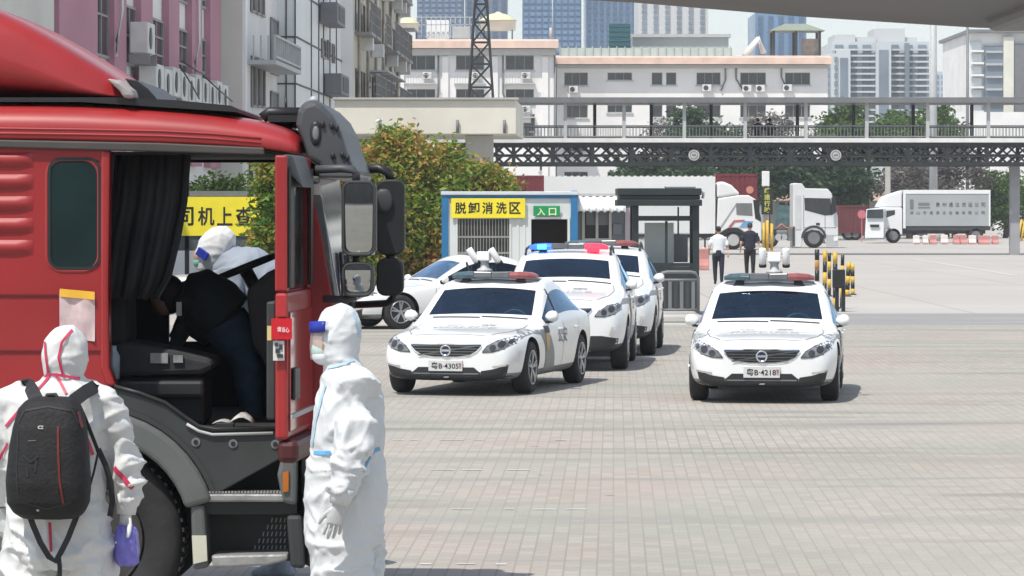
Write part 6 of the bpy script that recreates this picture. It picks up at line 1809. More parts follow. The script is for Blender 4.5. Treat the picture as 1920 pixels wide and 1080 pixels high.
ws_ = edge_card('white_sticker', 512, 533, 639, 676, mat('sticker_white', (.62, .62, .60), .6, var=.1))
b = MB()
for x0, x1, y0, y1 in ((515, 521, 643, 650), (523, 529, 646, 656), (516, 524, 654, 662), (519, 530, 664, 671)): b.box(PX(x0, 18.16), PX(x1, 18.16), 18.172, 18.176, PZ(y1, 18.16), PZ(y0, 18.16))
b.build('sticker_marks', M_dark, ws_)
b = MB()
for y in (566, 576, 590): q = P(524, y, 18.18); b.ell(q, .010, .008, .008, 8, 6)
b.build('lock_bolts', M_steel, dr)
b = MB(); b.box(PX(518, 18.18), PX(538, 18.18), 18.166, 18.186, PZ(595, 18.18), PZ(552, 18.18)); b.build('latch', mat('latch_red', (.42, .03, .03), .4), dr, .006)
# mirrors carried by the door
def mirror(x0, x1, y0, y1, d, glass=True, par=None, m=None):
    b = MB(); b.prism(rrect(PX(x0, d), PX(x1, d), PZ(y1, d), PZ(y0, d), .05), 'y', d, d + .10); h_ = b.build('mirror', m or M_black, par or tk, .012)
    if glass:
        a0, a1, c0_, c1_ = PX(x0 + 3, d), PX(x1 - 3, d), PZ(y1 - 3, d), PZ(y0 + 3, d)
        b = MB(); b.loft([[(a0 + (a1 - a0) * i / 12, d - .004 - .016 * (1 - (i / 6 - 1) ** 2 * .5 - (j / 6 - 1) ** 2 * .5) - .020 * (j / 12 - .5), c0_ + (c1_ - c0_) * j / 12) for i in range(13)] for j in range(13)], caps=False, closed=False); g_ = b.build('mirror_glass', M_mirrorg, h_)
        b = MB(); frame_ring(b, PX(x0 + 1, d), PX(x1 - 1, d), PZ(y1 - 1, d), PZ(y0 + 1, d), .05, .014, d - .03, d - .003); b.build('mirror_rim', M_dark, h_, .004)
    return h_
mirror(640, 706, 338, 481, 18.85, True, dr)
mirror(640, 702, 491, 557, 18.85, True, dr)
for pts_, r_ in (([P(592, 318, 18.95), P(640, 316, 18.93), P(662, 318, 18.92), P(668, 326, 18.92), P(668, 342, 18.92)], .022), ([P(668, 480, 18.93), P(668, 494, 18.93)], .02), ([P(606, 560, 18.95), P(650, 562, 18.93), P(668, 556, 18.93)], .02)):
    b = MB(); b.tube(pts_, r_, 8); b.build('mirror_arm', M_visor, dr)
mirror(706, 759, 336, 478, 21.2, False, None, M_black); mirror(706, 757, 484, 555, 21.2, False, None, M_black)
for pts_, r_ in (([P(655, 318, 21.4), P(712, 316, 21.25), P(728, 322, 21.25), P(732, 340, 21.25)], .03), ([P(738, 552, 21.25), P(736, 562, 21.25), P(724, 569, 21.25), P(660, 572, 21.4)], .022), ([P(732, 478, 21.25), P(732, 488, 21.25)], .03)):
    b = MB(); b.tube(pts_, r_, 8); b.build('mirror_arm', M_black, tk)
b = MB(); b.ell(P(719, 376, 21.18), .055, .02, .075, 12, 8); b.build('arm_joint', M_dark, tk)
# ---- curtain, seat, dash, wheel, inside clutter
rows = []
for t, xl, xr, y in ((0, 214, 356, 289), (.3, 206, 350, 380), (.6, 196, 338, 450), (.85, 190, 322, 520), (1, 192, 300, 560)):
    rows.append([(PX(xl + (xr - xl) * i / 60, 19.5), 19.55 + .035 * math.sin(i * .36 + 2 * t) * (.5 + t) + .012 * math.sin(i * .95 + 3 * t), PZ(y + 2 * math.sin(i * .9), 19.5)) for i in range(61)])
b = MB(); b.loft(rows, caps=False, closed=False); cu = b.build('curtain', mat('black_curtain', (.022, .023, .024), .8, var=.3, scale=5), tk)
md = cu.modifiers.new('s', 'SOLIDIFY'); md.thickness = .01
b = MB(); b.prism([(PX(x, 19.7), PZ(y, 19.7)) for x, y in ((206, 655), (232, 640), (330, 655), (400, 672), (404, 690), (380, 700), (230, 704), (206, 690))], 'y', 19.55, 20.15); se = b.build('seat', M_int2, tk, .03)
b = MB(); b.prism([(PX(x, 19.8), PZ(y, 19.8)) for x, y in ((200, 650), (192, 560), (208, 470), (236, 470), (244, 560), (246, 648))], 'y', 19.66, 20.15); b.build('seat_back', M_int2, se, .04)
b = MB(); b.box(PX(215, 19.7), PX(386, 19.7), 19.6, 20.1, zf + .003, PZ(704, 19.7) - .004); b.build('seat_base', M_int, se, .02)
b = MB(); b.box(PX(282, 19.54), PX(315, 19.54), 19.535, 19.547, PZ(681, 19.54), PZ(662, 19.54)); b.box(PX(325, 19.54), PX(343, 19.54), 19.535, 19.547, PZ(680, 19.54), PZ(666, 19.54)); b.build('seat_label', mat('grey_label', (.24, .25, .25), .6, var=.3, scale=30), se)
b = MB(); b.box(PX(215, 19.6), PX(385, 19.6), 19.52, 19.58, PZ(744, 19.6), PZ(712, 19.6)); b.build('tool_box', M_black, tk, .02)
b = MB(); b.prism([(PX(x, 20.3), PZ(y, 20.3)) for x, y in ((470, 540), (520, 500), (590, 520), (600, 800), (545, 800), (520, 700), (482, 640))], 'y', 19.9, 21.38); b.build('dashboard', M_int, tk, .04)
b = MB()
pts = []
cW = P(458, 502, 20.9); ax1 = (P(515, 479, 20.9) - P(402, 524, 20.9)) / 2; ax2 = Vector((.012, .20, .008))
for k in range(33): a = 2 * PI * k / 32; pts.append(cW + ax1 * math.cos(a) + ax2 * math.sin(a))
b.tube(pts, .022, 8); b.tube([cW - ax1, cW, cW + ax1], .018, 6); b.tube([cW, cW + Vector((.12, 0, -.22))], .04, 8); b.build('steering_wheel', M_black, tk)
# ---- grey cladding, arch, steps, wheel
wc = (TX(172), TZ(1004))
def arcpts(r_, a0, a1, n=20): return [(wc[0] + r_ * math.cos(R(a0 + (a1 - a0) * i / n)), wc[1] + r_ * math.sin(R(a0 + (a1 - a0) * i / n))) for i in range(n + 1)]
b = MB(); b.prism(arcpts(.675, 16, 175) + arcpts(.525, 175, 16), 'y', DT_ - .05, DT_ + .34); b.build('wheel_arch', M_arch, tk, .03, 3)
b = MB(); b.prism(arcpts(.705, 20, 100) + arcpts(.68, 100, 20), 'y', DT_ - .015, DT_ + .2); b.build('arch_lip', M_cladding, tk)
out = [(wc[0] + .69 * math.cos(R(a)), wc[1] + .69 * math.sin(R(a))) for a in range(78, 14, -4)]
up = pxpoly([(545, 850), (545, 806), (402, 808), (372, 802), (345, 784), (310, 758), (262, 740), (214, 726)], DT_)
b = MB(); b.prism(out + up[:1] + up[1:], 'y', DT_ - .005, DT_ + .05); cl = b.build('sill_cladding', M_cladding, tk, .008)
b = MB(); b.tube([P(x, y, DT_ - .01) for x, y in ((214, 724), (262, 737), (310, 755), (346, 781), (372, 799), (402, 805), (520, 803))], .012, 6); b.build('sill_rubber', M_black, cl)
b = MB(); b.tube([P(x, y, DT_ - .015) for x, y in ((350, 795), (372, 808), (398, 815), (512, 812))], .009, 6); b.build('sill_edge', M_grey, cl)
for x, y in ((367, 829), (437, 832), (516, 833)):
    b = MB(); q = P(x, y, DT_ - .012); b.cyl(q + Vector((0, .02, 0)), q, .024, n=14); sc_ = b.build('screw_cap', M_mid, cl)
    b = MB(); q = P(x, y, DT_ - .014); b.cyl(q + Vector((0, .004, 0)), q - Vector((0, .002, 0)), .013, n=10); b.build('screw_head', M_black, sc_)
b = MB(); b.box(TX(372), TX(556), DT_ + .30, DT_ + .34, TZ(1062), TZ(846)); b.build('step_well', M_cladding, tk)
b = MB(); b.prism(pxpoly([(376, 925), (535, 925), (535, 941), (384, 941)], DT_), 'y', DT_ - .02, DT_ + .28); t1 = b.build('step_tread', M_tread, tk, .012)
b = MB()
for i in range(26): x = TX(382) + (TX(532) - TX(382)) * i / 25; b.box(x - .006, x + .006, DT_ - .018, DT_ + .1, TZ(925) + .0005, TZ(925) + .012)
b.build('tread_teeth', M_tread, t1)
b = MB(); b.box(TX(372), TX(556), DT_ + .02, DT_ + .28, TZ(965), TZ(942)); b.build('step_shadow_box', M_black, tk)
b = MB(); b.prism(pxpoly([(396, 1041), (540, 1038), (540, 1050), (500, 1060), (400, 1064)], DT_), 'y', DT_ - .02, DT_ + .28); t2 = b.build('step_tread', M_tread, tk, .012)
b = MB(); b.prism(pxpoly([(358, 946), (384, 946), (392, 1064), (362, 1068)], DT_), 'y', DT_ - .03, DT_ + .26); b.build('mud_guard_end', M_arch, tk, .02)
b = MB(); b.prism(pxpoly([(361, 1003), (388, 1003), (390, 1050), (364, 1056)], DT_), 'y', DT_ - .045, DT_ - .032); b.build('reflector_strip', mat('cream_strip', (.52, .51, .42), .6, var=.15), tk)
b = MB(); b.prism(pxpoly([(528, 856), (558, 858), (556, 948), (530, 942), (520, 890)], DT_), 'y', DT_ - .03, DT_ + .3); p1_ = b.build('step_side', M_arch, tk, .02)
b = MB(); b.prism(pxpoly([(531, 885), (542, 882), (542, 920), (531, 922)], DT_), 'y', DT_ - .043, DT_ - .032); b.build('orange_reflector', mat('amber_reflector', (.45, .14, .02), .3, var=.2), p1_)
b = MB(); b.prism(pxpoly([(537, 966), (566, 966), (572, 1066), (545, 1064)], DT_), 'y', DT_ - .02, DT_ + .3); b.build('step_side', M_cladding, tk, .02)
b = MB()
for j in range(5):
    for i in range(4 + j): x, y = 535 - 8 * i, 975 + 13 * j; q = P(x, y, DT_ + .296); b.beam(q + Vector((0, 0, .012)), q - Vector((.006, 0, .012)), .008, .006)
b.build('step_perforation', M_grey, tk)
b = MB(); b.prism(arcpts(.52, 0, 180), 'y', DT_ + .345, DT_ + .40); b.build('arch_liner', M_black, tk)
r_ = .505; c = (TX(165), DT_ + .20, .505)
b = MB(); b.lathe([(r_ * .58, -.15), (r_ * .9, -.16), (r_ * .97, -.14), (r_, -.10), (r_, .10), (r_ * .97, .14), (r_ * .9, .16), (r_ * .62, .15), (r_ * .58, .12)], c, (0, -1, 0), 44)
fw = b.build('wheel', M_rubber, tk)
b = MB()
for k in range(60):
    a = 2 * PI * k / 60; q0 = Vector((c[0] + (r_ + .002) * math.cos(a), c[1] - .13, c[2] + (r_ + .002) * math.sin(a))); q1 = q0 + Vector((0, .26, 0)); b.beam(q0, q1, .022, .012, (math.cos(a), 0, math.sin(a)))
b.build('tread_blocks', M_rubber, fw)
b = MB(); b.lathe([(r_ * .585, .13), (r_ * .55, .14), (r_ * .5, .06), (r_ * .36, .02), (r_ * .28, .10), (r_ * .25, .13), (.001, .14)], c, (0, -1, 0), 32); b.build('rim', mat('dusty_rim', (.05, .048, .046), .6, .3, var=.3, scale=8), fw)
truck_wheel(tk, (TX(165), DF_ - .3, .505), .505)
b = MB(); b.box(TX(XL), TX(575), DT_ + .55, DT_ + 1.75, .55, .95); b.box(TX(XL), TX(150), DT_ + .1, DF_ - .1, .95, 1.03); b.build('chassis', M_dark, tk)
b = MB(); b.box(TX(575), TX(612), DT_ + .5, DF_ - .02, .30, .75); b.build('bumper', M_dark, tk, .04)
b = MB(); b.box(TX(-60), TX(16), DT_ - .02, DT_ + .4, .62, .95); b.box(TX(-60), TX(14), DT_ - .01, DT_ + .4, .40, .55); b.build('battery_cover', M_arch, tk, .02)
# loose things in the cab
b = MB(); q = P(214, 660, 19.4); b.lathe([(.02, .0), (.034, .006), (.035, .13), (.018, .16), (.016, .185), (.001, .187)], P(213, 712, 19.42), (0, 0, 1), 16); bo_ = b.build('water_bottle', mat('pale_blue_plastic', (.35, .45, .52), .15, var=.2, scale=20, spec=.8)); tag(bo_, 'pale blue bottle tucked beside the black seat in the cab', 'bottle')
b = MB(); b.loft([[(P(430 + 46 * i / 5, 0, 19.35).x, 19.30 + .06 * j, PZ(792 - 22 * math.sin(PI * i / 5) * (.5 + .3 * (j % 2)), 19.35)) for i in range(6)] for j in range(4)], caps=False, closed=False); b.loft([[(P(398 + 34 * i / 4, 0, 19.35).x, 19.34 + .07 * j, PZ(794 - 5 * math.sin(PI * i / 4), 19.35)) for i in range(5)] for j in range(4)], caps=False, closed=False)
pj = b.build('crumpled_paper', mat('crumpled_paper', (.40, .39, .37), .8, var=.3, scale=25)); md = pj.modifiers.new('s', 'SOLIDIFY'); md.thickness = .004; tag(pj, 'crumpled pale papers lying on the cab floor by the door sill', 'paper')
b = MB(); b.box(PX(406, 19.3), PX(440, 19.3), 19.21, 19.3, zf + .002, PZ(793, 19.25)); mtt = b.build('floor_mat', M_int2, tk, .004)
# ------------------------------------------------------------------ people
M_suit = mat('white_coverall', (.63, .65, .66), .7, var=.03, scale=3, bump=.12, bscale=30)
M_suitb = mat('pale_grey_coverall', (.60, .61, .60), .7, var=.04, scale=3, bump=.12, bscale=30)
M_glove = mat('pale_glove', (.50, .51, .51), .5, var=.06)
M_tapeb = mat('blue_seam_tape', (.10, .38, .66), .5, var=.15, scale=20)
M_tapel = mat('light_blue_seam', (.42, .60, .74), .5, var=.15, scale=20)
M_taper = mat('red_seam_tape', (.50, .035, .09), .5, var=.15, scale=20)
M_skin = mat('skin', (.46, .28, .20), .5, var=.06)
M_hair = mat('black_hair', (.012, .011, .011), .6, var=.2)
M_packf = mat('black_pack_fabric', (.009, .009, .010), .75, var=.25, scale=14, bump=.25, bscale=60)
M_web = mat('black_webbing', (.020, .020, .022), .7, var=.2, scale=30)

def rings_px(mb, rows, d, n=20):
    """rows: (x centre px, y px, half width px, half depth m[, y offset m])"""
    out = []
    for q in rows:
        x, y, hw, dp = q[:4]; yo = q[4] if len(q) > 4 else 0
        c = P(x, y, d); rx = hw * d / F
        out.append([(c.x + rx * math.cos(2 * PI * k / n), d + yo + dp * math.sin(2 * PI * k / n), c.z) for k in range(n)])
    mb.loft(out); return mb

def folds(scale_, amp, zones, seed=0.0):
    """crinkled film suit: sharp thin ridges and pulled creases, stronger round the joints listed in zones"""
    def ridge(p): return max(0.0, 1 - 3.0 * abs(noise.noise(p))) ** 1.6
    def f(co, no):
        w = .5
        for c, r_ in zones: w += 1.2 * math.exp(-((co - c).length / r_) ** 2)
        wp = Vector((noise.noise(co * 4 + Vector((seed, 2, 1))), noise.noise(co * 4 + Vector((5, seed, 3))), noise.noise(co * 4))) * .12
        q = co + wp
        a = ridge(Vector((q.x + q.z * .55, q.y, q.z * 1.5 - q.x * .7)) * scale_ + Vector((seed, 0, seed)))
        c_ = ridge(Vector((q.x * 1.8 - q.z * .9, q.y, q.z * 1.1 + q.x * .8)) * scale_ * .8 + Vector((3, seed, 9)))
        b = ridge(q * scale_ * 2.1 + Vector((7, 1, seed)))
        lo = noise.noise(q * 2.6 + Vector((seed, 4, 0)))
        return amp * (w * (.95 * a + .8 * c_ + .35 * b - .45) + .5 * lo)
    return f

def hand_mesh(wrist, down, spread, palm_n, curl=.35, size=1.0, thumb=1):
    """palm, four unequal bent fingers and a thumb from the side of the palm"""
    w = Vector(wrist); dn = Vector(down).normalized(); pn = Vector(palm_n).normalized(); sp = dn.cross(pn).normalized() * (1 if Vector(spread).dot(dn.cross(pn)) > 0 else -1)
    b = MB(); s = size
    b.loft([b.ring(w - dn * .02 * s, dn, .030 * s, 14, sp, .020 * s), b.ring(w + dn * .02 * s, dn, .033 * s, 14, pn, .018 * s) if False else b.ring(w + dn * .02 * s, dn, .020 * s, 14, sp, .033 * s), b.ring(w + dn * .06 * s, dn, .017 * s, 14, sp, .042 * s), b.ring(w + dn * .092 * s, dn, .014 * s, 14, sp, .040 * s)])
    for i, (o, L_) in enumerate(((-.031, .068), (-.010, .078), (.011, .074), (.031, .058))):
        p = w + dn * (.088 - .006 * abs(i - 1.3)) * s + sp * o * s; d_ = (dn + sp * o * 2.2).normalized(); pts = [p - dn * .012 * s, p]
        a = 0
        for seg in (.44, .31, .25):
            a += curl * (.6 + .12 * i); v = d_ * math.cos(a) + pn * math.sin(a); pts.append(pts[-1] + v * L_ * seg * s)
        b.tube(pts, [.0095 * s, .0095 * s, .0088 * s, .0080 * s, .0062 * s], 9)
    p = w + dn * .03 * s - sp * .026 * s * thumb; v1 = (dn * .75 - sp * .62 * thumb + pn * .25).normalized(); v2 = (dn * .95 - sp * .15 * thumb + pn * .35).normalized()
    b.tube([p, p + v1 * .032 * s, p + v1 * .050 * s + v2 * .014 * s, p + v1 * .050 * s + v2 * .040 * s], [.0125 * s, .0115 * s, .0105 * s, .0075 * s], 9)
    return fuse(b, .0035, 3)

def seam(name, bvh, lines, w, d, m, parent, eps=.009):
    b = MB()
    for ln in lines: ribbon(b, bvh, [(PX(x, d), PZ(y, d)) for x, y in ln], w, 'front', eps, .02)
    if not b.v: return None
    return b.build(name, m, parent)

def body_of(mb, root, m, voxel, disp, name='body'):
    me = fuse(mb, voxel, 5, disp)
    bm = bmesh.new(); bm.from_mesh(me); bvh = BVHTree.FromBMesh(bm); bm.free()
    o = link_mesh(name, me, m, root)
    return o, bvh

# --- standing figure in front of the lorry door, profile to the left
d = 17.9
pr_ = thing('person', 'person in white coverall with blue seams and blue goggle band standing before the lorry door', 'person', P(650, 1248, d))
b = MB()
rings_px(b, [(642, 676, 33, .085), (646, 694, 40, .12), (655, 712, 52, .20), (657, 745, 60, .235), (653, 795, 66, .22), (650, 832, 69, .20), (649, 846, 67, .195), (648, 872, 76, .21), (648, 930, 79, .225), (647, 985, 74, .21), (648, 1020, 68, .19)], d)
rings_px(b, [(641, 940, 60, .12, -.08), (640, 1010, 60, .125, -.09), (640, 1075, 56, .115, -.095), (642, 1140, 50, .105, -.1), (645, 1205, 44, .095, -.1), (645, 1232, 40, .085, -.1)], d)
rings_px(b, [(664, 940, 55, .12, .08), (668, 1010, 50, .12, .09), (673, 1080, 46, .11, .1), (676, 1150, 42, .10, .1), (678, 1232, 36, .085, .1)], d)
for x, yo in ((634, -.1), (666, .1)): b.ell(P(x, 1236, d) + Vector((0, yo, 0)), .15, .055, .045)
rings_px(b, [(640, 571, 8, .02), (639, 577, 23, .06), (637, 588, 33, .085), (635, 604, 41, .10), (633, 628, 44, .108), (631, 650, 42, .105), (634, 668, 37, .095), (641, 684, 35, .09)], d)
sh, el, wr = P(676, 726, d) + Vector((0, -.20, 0)), P(664, 845, d) + Vector((0, -.285, 0)), P(646, 918, d) + Vector((0, -.32, 0))
b.tube([P(662, 715, d) + Vector((0, -.12, 0)), sh, sh.lerp(el, .5) + Vector((.01, -.015, 0)), el, el.lerp(wr, .5), wr], [.09, .115, .112, .10, .086, .058], 14)
b.tube([P(645, 722, d) + Vector((0, .18, 0)), P(622, 780, d) + Vector((0, .27, 0)), P(612, 848, d) + Vector((0, .26, 0)), P(604, 900, d) + Vector((0, .20, 0)), P(600, 935, d) + Vector((0, .15, 0))], [.10, .105, .09, .075, .05], 12)
zones = [(el, .16), (wr, .12), (P(650, 846, d), .10), (P(640, 1030, d), .2), (P(640, 1090, d), .2), (P(660, 740, d), .12)]
body, bv = body_of(b, pr_, M_suit, .0105, folds(5.2, .0150, zones, 2.0))
g = hand_mesh(wr + Vector((-.012, -.01, -.045)), (-.22, -.02, -1), (1, 0, 0), (-.25, .95, 0), .22, 1.12, 1)
gl_ = link_mesh('glove', g, M_glove, pr_)
b = MB(); b.tube([wr + Vector((.012, 0, .035)), wr, wr + Vector((-.015, -.008, -.05))], [.062, .058, .046], 14); b.build('glove_cuff', M_suit, gl_)
g = hand_mesh(P(600, 940, d) + Vector((0, .15, 0)), (-.2, -.3, -1), (1, 0, 0), (.5, .8, 0), .3, 1.0, 1); link_mesh('glove', g, M_glove, pr_)
seam('waist_elastic', bv, [[(578, 842), (590, 846), (606, 845), (624, 844)], [(694, 842), (706, 841), (722, 838)]], .018, d, M_tapeb, pr_)
seam('front_flap', bv, [[(606, 742), (594, 785), (586, 836)], [(612, 720), (600, 760)]], .012, d, M_tapel, pr_)
seam('hood_seam', bv, [[(664, 584), (673, 610), (676, 640), (674, 668)], [(615, 688), (634, 684), (656, 676), (676, 670)]], .011, d, M_tapel, pr_)
seam('back_seam', bv, [[(705, 842), (696, 856), (688, 876)]], .008, d, M_tapeb, pr_)
b = MB(); b.ell(P(606, 640, d) + Vector((.01, -.005, 0)), .062, .085, .10, 18, 14); b.ell(P(592, 638, d), .018, .014, .022, 10, 8); fc = b.build('face', M_skin, pr_)
b = MB(); b.ell(P(606, 656, d), .060, .082, .055, 18, 12); b.build('face_mask', mat('pale_green_mask', (.40, .58, .52), .7, var=.08), fc)
b = MB(); b.ell(P(608, 668, d), .062, .084, .045, 18, 12); b.build('mask_lower', M_suit, fc)
rows = []
for y, k in ((601, .98), (611, 1.02), (621, 1.0)):
    rows.append([(P(632, y, d).x - .128 * k * math.cos(R(a)), d + .118 * k * math.sin(R(a)) - .004, PZ(y + (a + 70) * .035, d)) for a in range(-66, 67, 6)])
b = MB(); b.loft(rows, caps=False, closed=False); gb = b.build('goggle_band', mat('deep_blue_band', (.015, .035, .32), .4, var=.2, scale=20), pr_)
md = gb.modifiers.new('s', 'SOLIDIFY'); md.thickness = .012; md.offset = 1
rows = []
for y, k in ((620, 1.02), (645, 1.06), (672, 1.02)):
    rows.append([(P(632, y, d).x - .130 * k * math.cos(R(a)), d + .118 * k * math.sin(R(a)), PZ(y + (a + 70) * .03, d)) for a in range(-60, 61, 6)])
b = MB(); b.loft(rows, caps=False, closed=False); b.build('face_shield', mat('clear_visor', (.9, .92, .93), .05, var=0, alpha=.22, spec=.8), pr_)

# --- figure seen from behind with a backpack
d = 16.5
pl_ = thing('person', 'person in white coverall with red seams, seen from behind beside the lorry wheel', 'person', P(108, 1320, d))
b = MB()
rings_px(b, [(122, 702, 33, .085), (120, 716, 46, .11), (113, 730, 76, .15), (106, 748, 96, .17), (104, 790, 99, .185), (103, 850, 95, .185), (104, 905, 92, .18), (105, 930, 91, .178), (107, 965, 99, .20), (110, 1020, 106, .21), (110, 1060, 104, .20)], d)
for xo, k in ((58, -1), (162, 1)): rings_px(b, [(xo, 1010, 54, .17), (xo + 2 * k, 1075, 56, .155), (xo + 3 * k, 1150, 50, .135), (xo + 3 * k, 1240, 44, .115), (xo + 2 * k, 1300, 38, .10)], d)
for xo in (58, 162): b.ell(P(xo, 1304, d) + Vector((0, .05, 0)), .06, .15, .05)
rings_px(b, [(124, 608, 8, .02), (124, 613, 21, .06), (123, 624, 32, .09), (122, 642, 39, .105), (121, 666, 42, .112), (121, 688, 40, .108), (121, 706, 36, .095)], d)
sh, el, wr = P(190, 752, d), P(232, 868, d) + Vector((0, .02, 0)), P(238, 948, d) + Vector((0, .0, 0))
b.tube([P(160, 744, d), sh, sh.lerp(el, .5) + Vector((.012, 0, 0)), el, el.lerp(wr, .45) + Vector((.006, 0, 0)), el.lerp(wr, .75), wr], [.085, .092, .085, .078, .072, .066, .046], 14)
sl_, ele, wle = P(18, 756, d), P(-16, 868, d) + Vector((0, .03, 0)), P(-2, 950, d) + Vector((0, .08, 0))
b.tube([P(50, 744, d), sl_, sl_.lerp(ele, .5), ele, ele.lerp(wle, .6), wle], [.085, .092, .085, .078, .066, .046], 14)
zones = [(el, .15), (el.lerp(wr, .8), .1), (P(110, 1040, d) + Vector((0, -.2, 0)), .22), (P(190, 790, d), .15), (P(60, 1080, d), .2), (P(165, 1080, d), .2)]
body, bv = body_of(b, pl_, M_suitb, .0105, folds(5.0, .0140, zones, 5.0))
seam('hood_seam', bv, [[(95, 617), (87, 640), (91, 672), (95, 698)], [(139, 617), (122, 640), (116, 668), (123, 700)], [(84, 702), (111, 700), (153, 708)]], .012, d, M_taper, pl_)
seam('back_seam', bv, [[(111, 702), (132, 734)], [(96, 704), (77, 728)], [(53, 756), (16, 797)], [(20, 828), (0, 862), (-8, 880)], [(104, 972), (107, 1026)], [(165, 800), (180, 850)]], .013, d, M_taper, pl_)
seam('sleeve_seam', bv, [[(217, 874), (236, 896), (252, 914)]], .022, d, M_taper, pl_)
g = hand_mesh(wr + Vector((-.004, -.005, -.03)), (-.05, -.08, -1), (1, 0, 0), (-.75, -.6, 0), .62, 1.1, -1)
glo = link_mesh('glove', g, M_suitb, pl_)
b = MB(); b.tube([wr + Vector((-.002, 0, .06)), wr + Vector((0, 0, .01)), wr + Vector((-.004, -.003, -.04))], [.058, .050, .044], 14); b.build('glove_cuff', M_suitb, glo)
g = hand_mesh(wle + Vector((0, 0, -.03)), (.05, .2, -1), (1, 0, 0), (.75, .6, 0), .5, 1.05, 1); link_mesh('glove', g, M_suitb, pl_)
# backpack on the back
dp_ = d - .285
bp = thing('backpack', 'black backpack with dark red zip lines worn by the person from behind', 'backpack', P(94, 972, dp_))
rings = []
for y, hw, yo, th, xc in ((744, 34, .03, .05, 96), (750, 48, .015, .085, 96), (765, 60, .0, .11, 95), (800, 69, -.01, .13, 94), (850, 75, -.02, .14, 93), (905, 79, -.025, .145, 92), (940, 77, -.02, .135, 92), (960, 66, -.005, .115, 93), (972, 50, .01, .085, 94)):
    c = P(xc, y, dp_); rx = hw * d / F * .985
    rings.append([(c.x + rx * (abs(math.cos(t)) ** .62) * (1 if math.cos(t) > 0 else -1), dp_ + yo + th * (abs(math.sin(t)) ** .7) * (1 if math.sin(t) > 0 else -1), c.z) for t in [2 * PI * k / 28 for k in range(28)]])
b = MB(); b.loft(rings)
me = fuse(b, .011, 4, folds(7, .003, [], 8.0)); bm = bmesh.new(); bm.from_mesh(me); bvp = BVHTree.FromBMesh(bm); bm.free()
pk = link_mesh('pack_body', me, M_packf, bp)
M_zipr = mat('dark_red_zip', (.13, .016, .014), .5, var=.2, scale=20)
dd_ = d - .3
seam('red_zip', bvp, [[(115, 796), (117, 850), (119, 890), (126, 940)]], .010, dd_, M_zipr, bp, .006)
seam('side_piping', bvp, [[(150, 770), (158, 800)]], .010, dd_, M_zipr, bp, .006)
seam('top_zip', bvp, [[(38, 792), (50, 768), (94, 760), (140, 768), (152, 792)]], .008, dd_, M_web, bp, .004)
seam('front_pocket_edge', bvp, [[(40, 800), (38, 870), (42, 935), (94, 950), (140, 938)]], .006, dd_, M_black, bp, .003)
ptext('logo_mark', bvp, 'α', M_grey, bp, 'front', (PX(83, dd_), PZ(798, dd_)), .026, .016, .02, .005)
seam('brand_stitch', bvp, [[(60, 823), (75, 822)]], .003, dd_, M_mid, bp, .004)
seam('embossed_mark', bvp, [[(50, 850), (66, 862), (80, 850)], [(58, 872), (60, 890)], [(76, 858), (74, 880)]], .010, dd_, M_black, bp, .004)
b = MB(); b.ell(P(71, 956, dp_ - .13), .008, .006, .008, 8, 6); b.build('buckle_stud', M_grey, bp)
b = MB(); b.tube([P(84, 752, dp_), P(88, 741, dp_ + .02), P(104, 740, dp_ + .02), P(110, 751, dp_)], .010, 8); b.build('carry_handle', M_web, bp)
def strap(name, pts, w, th=.010):
    b = MB(); pts = [Vector(p) for p in pts]; rings = []
    for i, p in enumerate(pts):
        t = (pts[min(i + 1, len(pts) - 1)] - pts[max(i - 1, 0)]).normalized(); s_ = t.cross(Vector((0, -1, 0)))
        s_ = s_.normalized() if s_.length > .05 else Vector((1, 0, 0)); n_ = s_.cross(t).normalized()
        rings.append([p + s_ * w / 2 + n_ * th / 2, p - s_ * w / 2 + n_ * th / 2, p - s_ * w / 2 - n_ * th / 2, p + s_ * w / 2 - n_ * th / 2])
    b.loft(rings, smooth=False); return b.build(name, M_web, bp)
strap('shoulder_strap', [P(78, 768, d - .25), P(68, 748, d - .235), P(60, 732, d - .19), P(54, 722, d - .10), P(50, 720, d), P(50, 740, d + .17)], .060, .018)
strap('shoulder_strap', [P(124, 768, d - .25), P(140, 750, d - .235), P(160, 735, d - .19), P(176, 726, d - .10), P(182, 724, d), P(180, 745, d + .17)], .062, .018)
strap('side_strap', [P(148, 758, d - .24), P(160, 785, d - .22), P(172, 815, d - .20), P(184, 846, d - .18)], .016)
strap('side_strap', [P(184, 842, d - .18), P(198, 872, d - .15), P(208, 905, d - .14), P(211, 940, d - .13), P(206, 968, d - .13)], .026)
strap('side_strap', [P(184, 848, d - .20), P(176, 885, d - .22), P(166, 920, d - .24)], .010)
strap('hanging_strap', [P(54, 962, d - .30), P(62, 985, d - .30), P(76, 1018, d - .30), P(92, 1044, d - .29), P(104, 1052, d - .29), P(114, 1036, d - .29), P(128, 1008, d - .30), P(146, 962, d - .30)], .026)
strap('hanging_strap', [P(110, 1044, d - .285), P(112, 1062, d - .285), P(112, 1095, d - .28)], .020)
# purple bag in the hand
rings = []
rnd = random.Random(3)
for y, hw, th in ((984, 13, .03), (990, 18, .045), (1000, 21, .06), (1020, 22.5, .07), (1040, 23.5, .07), (1054, 22, .06), (1060, 17, .04)):
    c = P(236 + (y - 984) * .03, y, d - .02); rx = hw * d / F
    rings.append([(c.x + rx * math.cos(2 * PI * k / 22) * (1 + .09 * math.sin(3 * k + y * .3)), c.y + th * math.sin(2 * PI * k / 22) * (1 + .12 * math.sin(2.3 * k + y * .2)), c.z + .004 * math.sin(k * 1.7)) for k in range(22)])
b = MB(); b.loft(rings); pb = b.build('purple_bag', mat('purple_film', (.17, .15, .55), .28, var=.22, scale=16, bump=.5, bscale=18, spec=.7)); tag(pb, 'small crumpled purple plastic bag hanging from the gloved hand', 'bag')

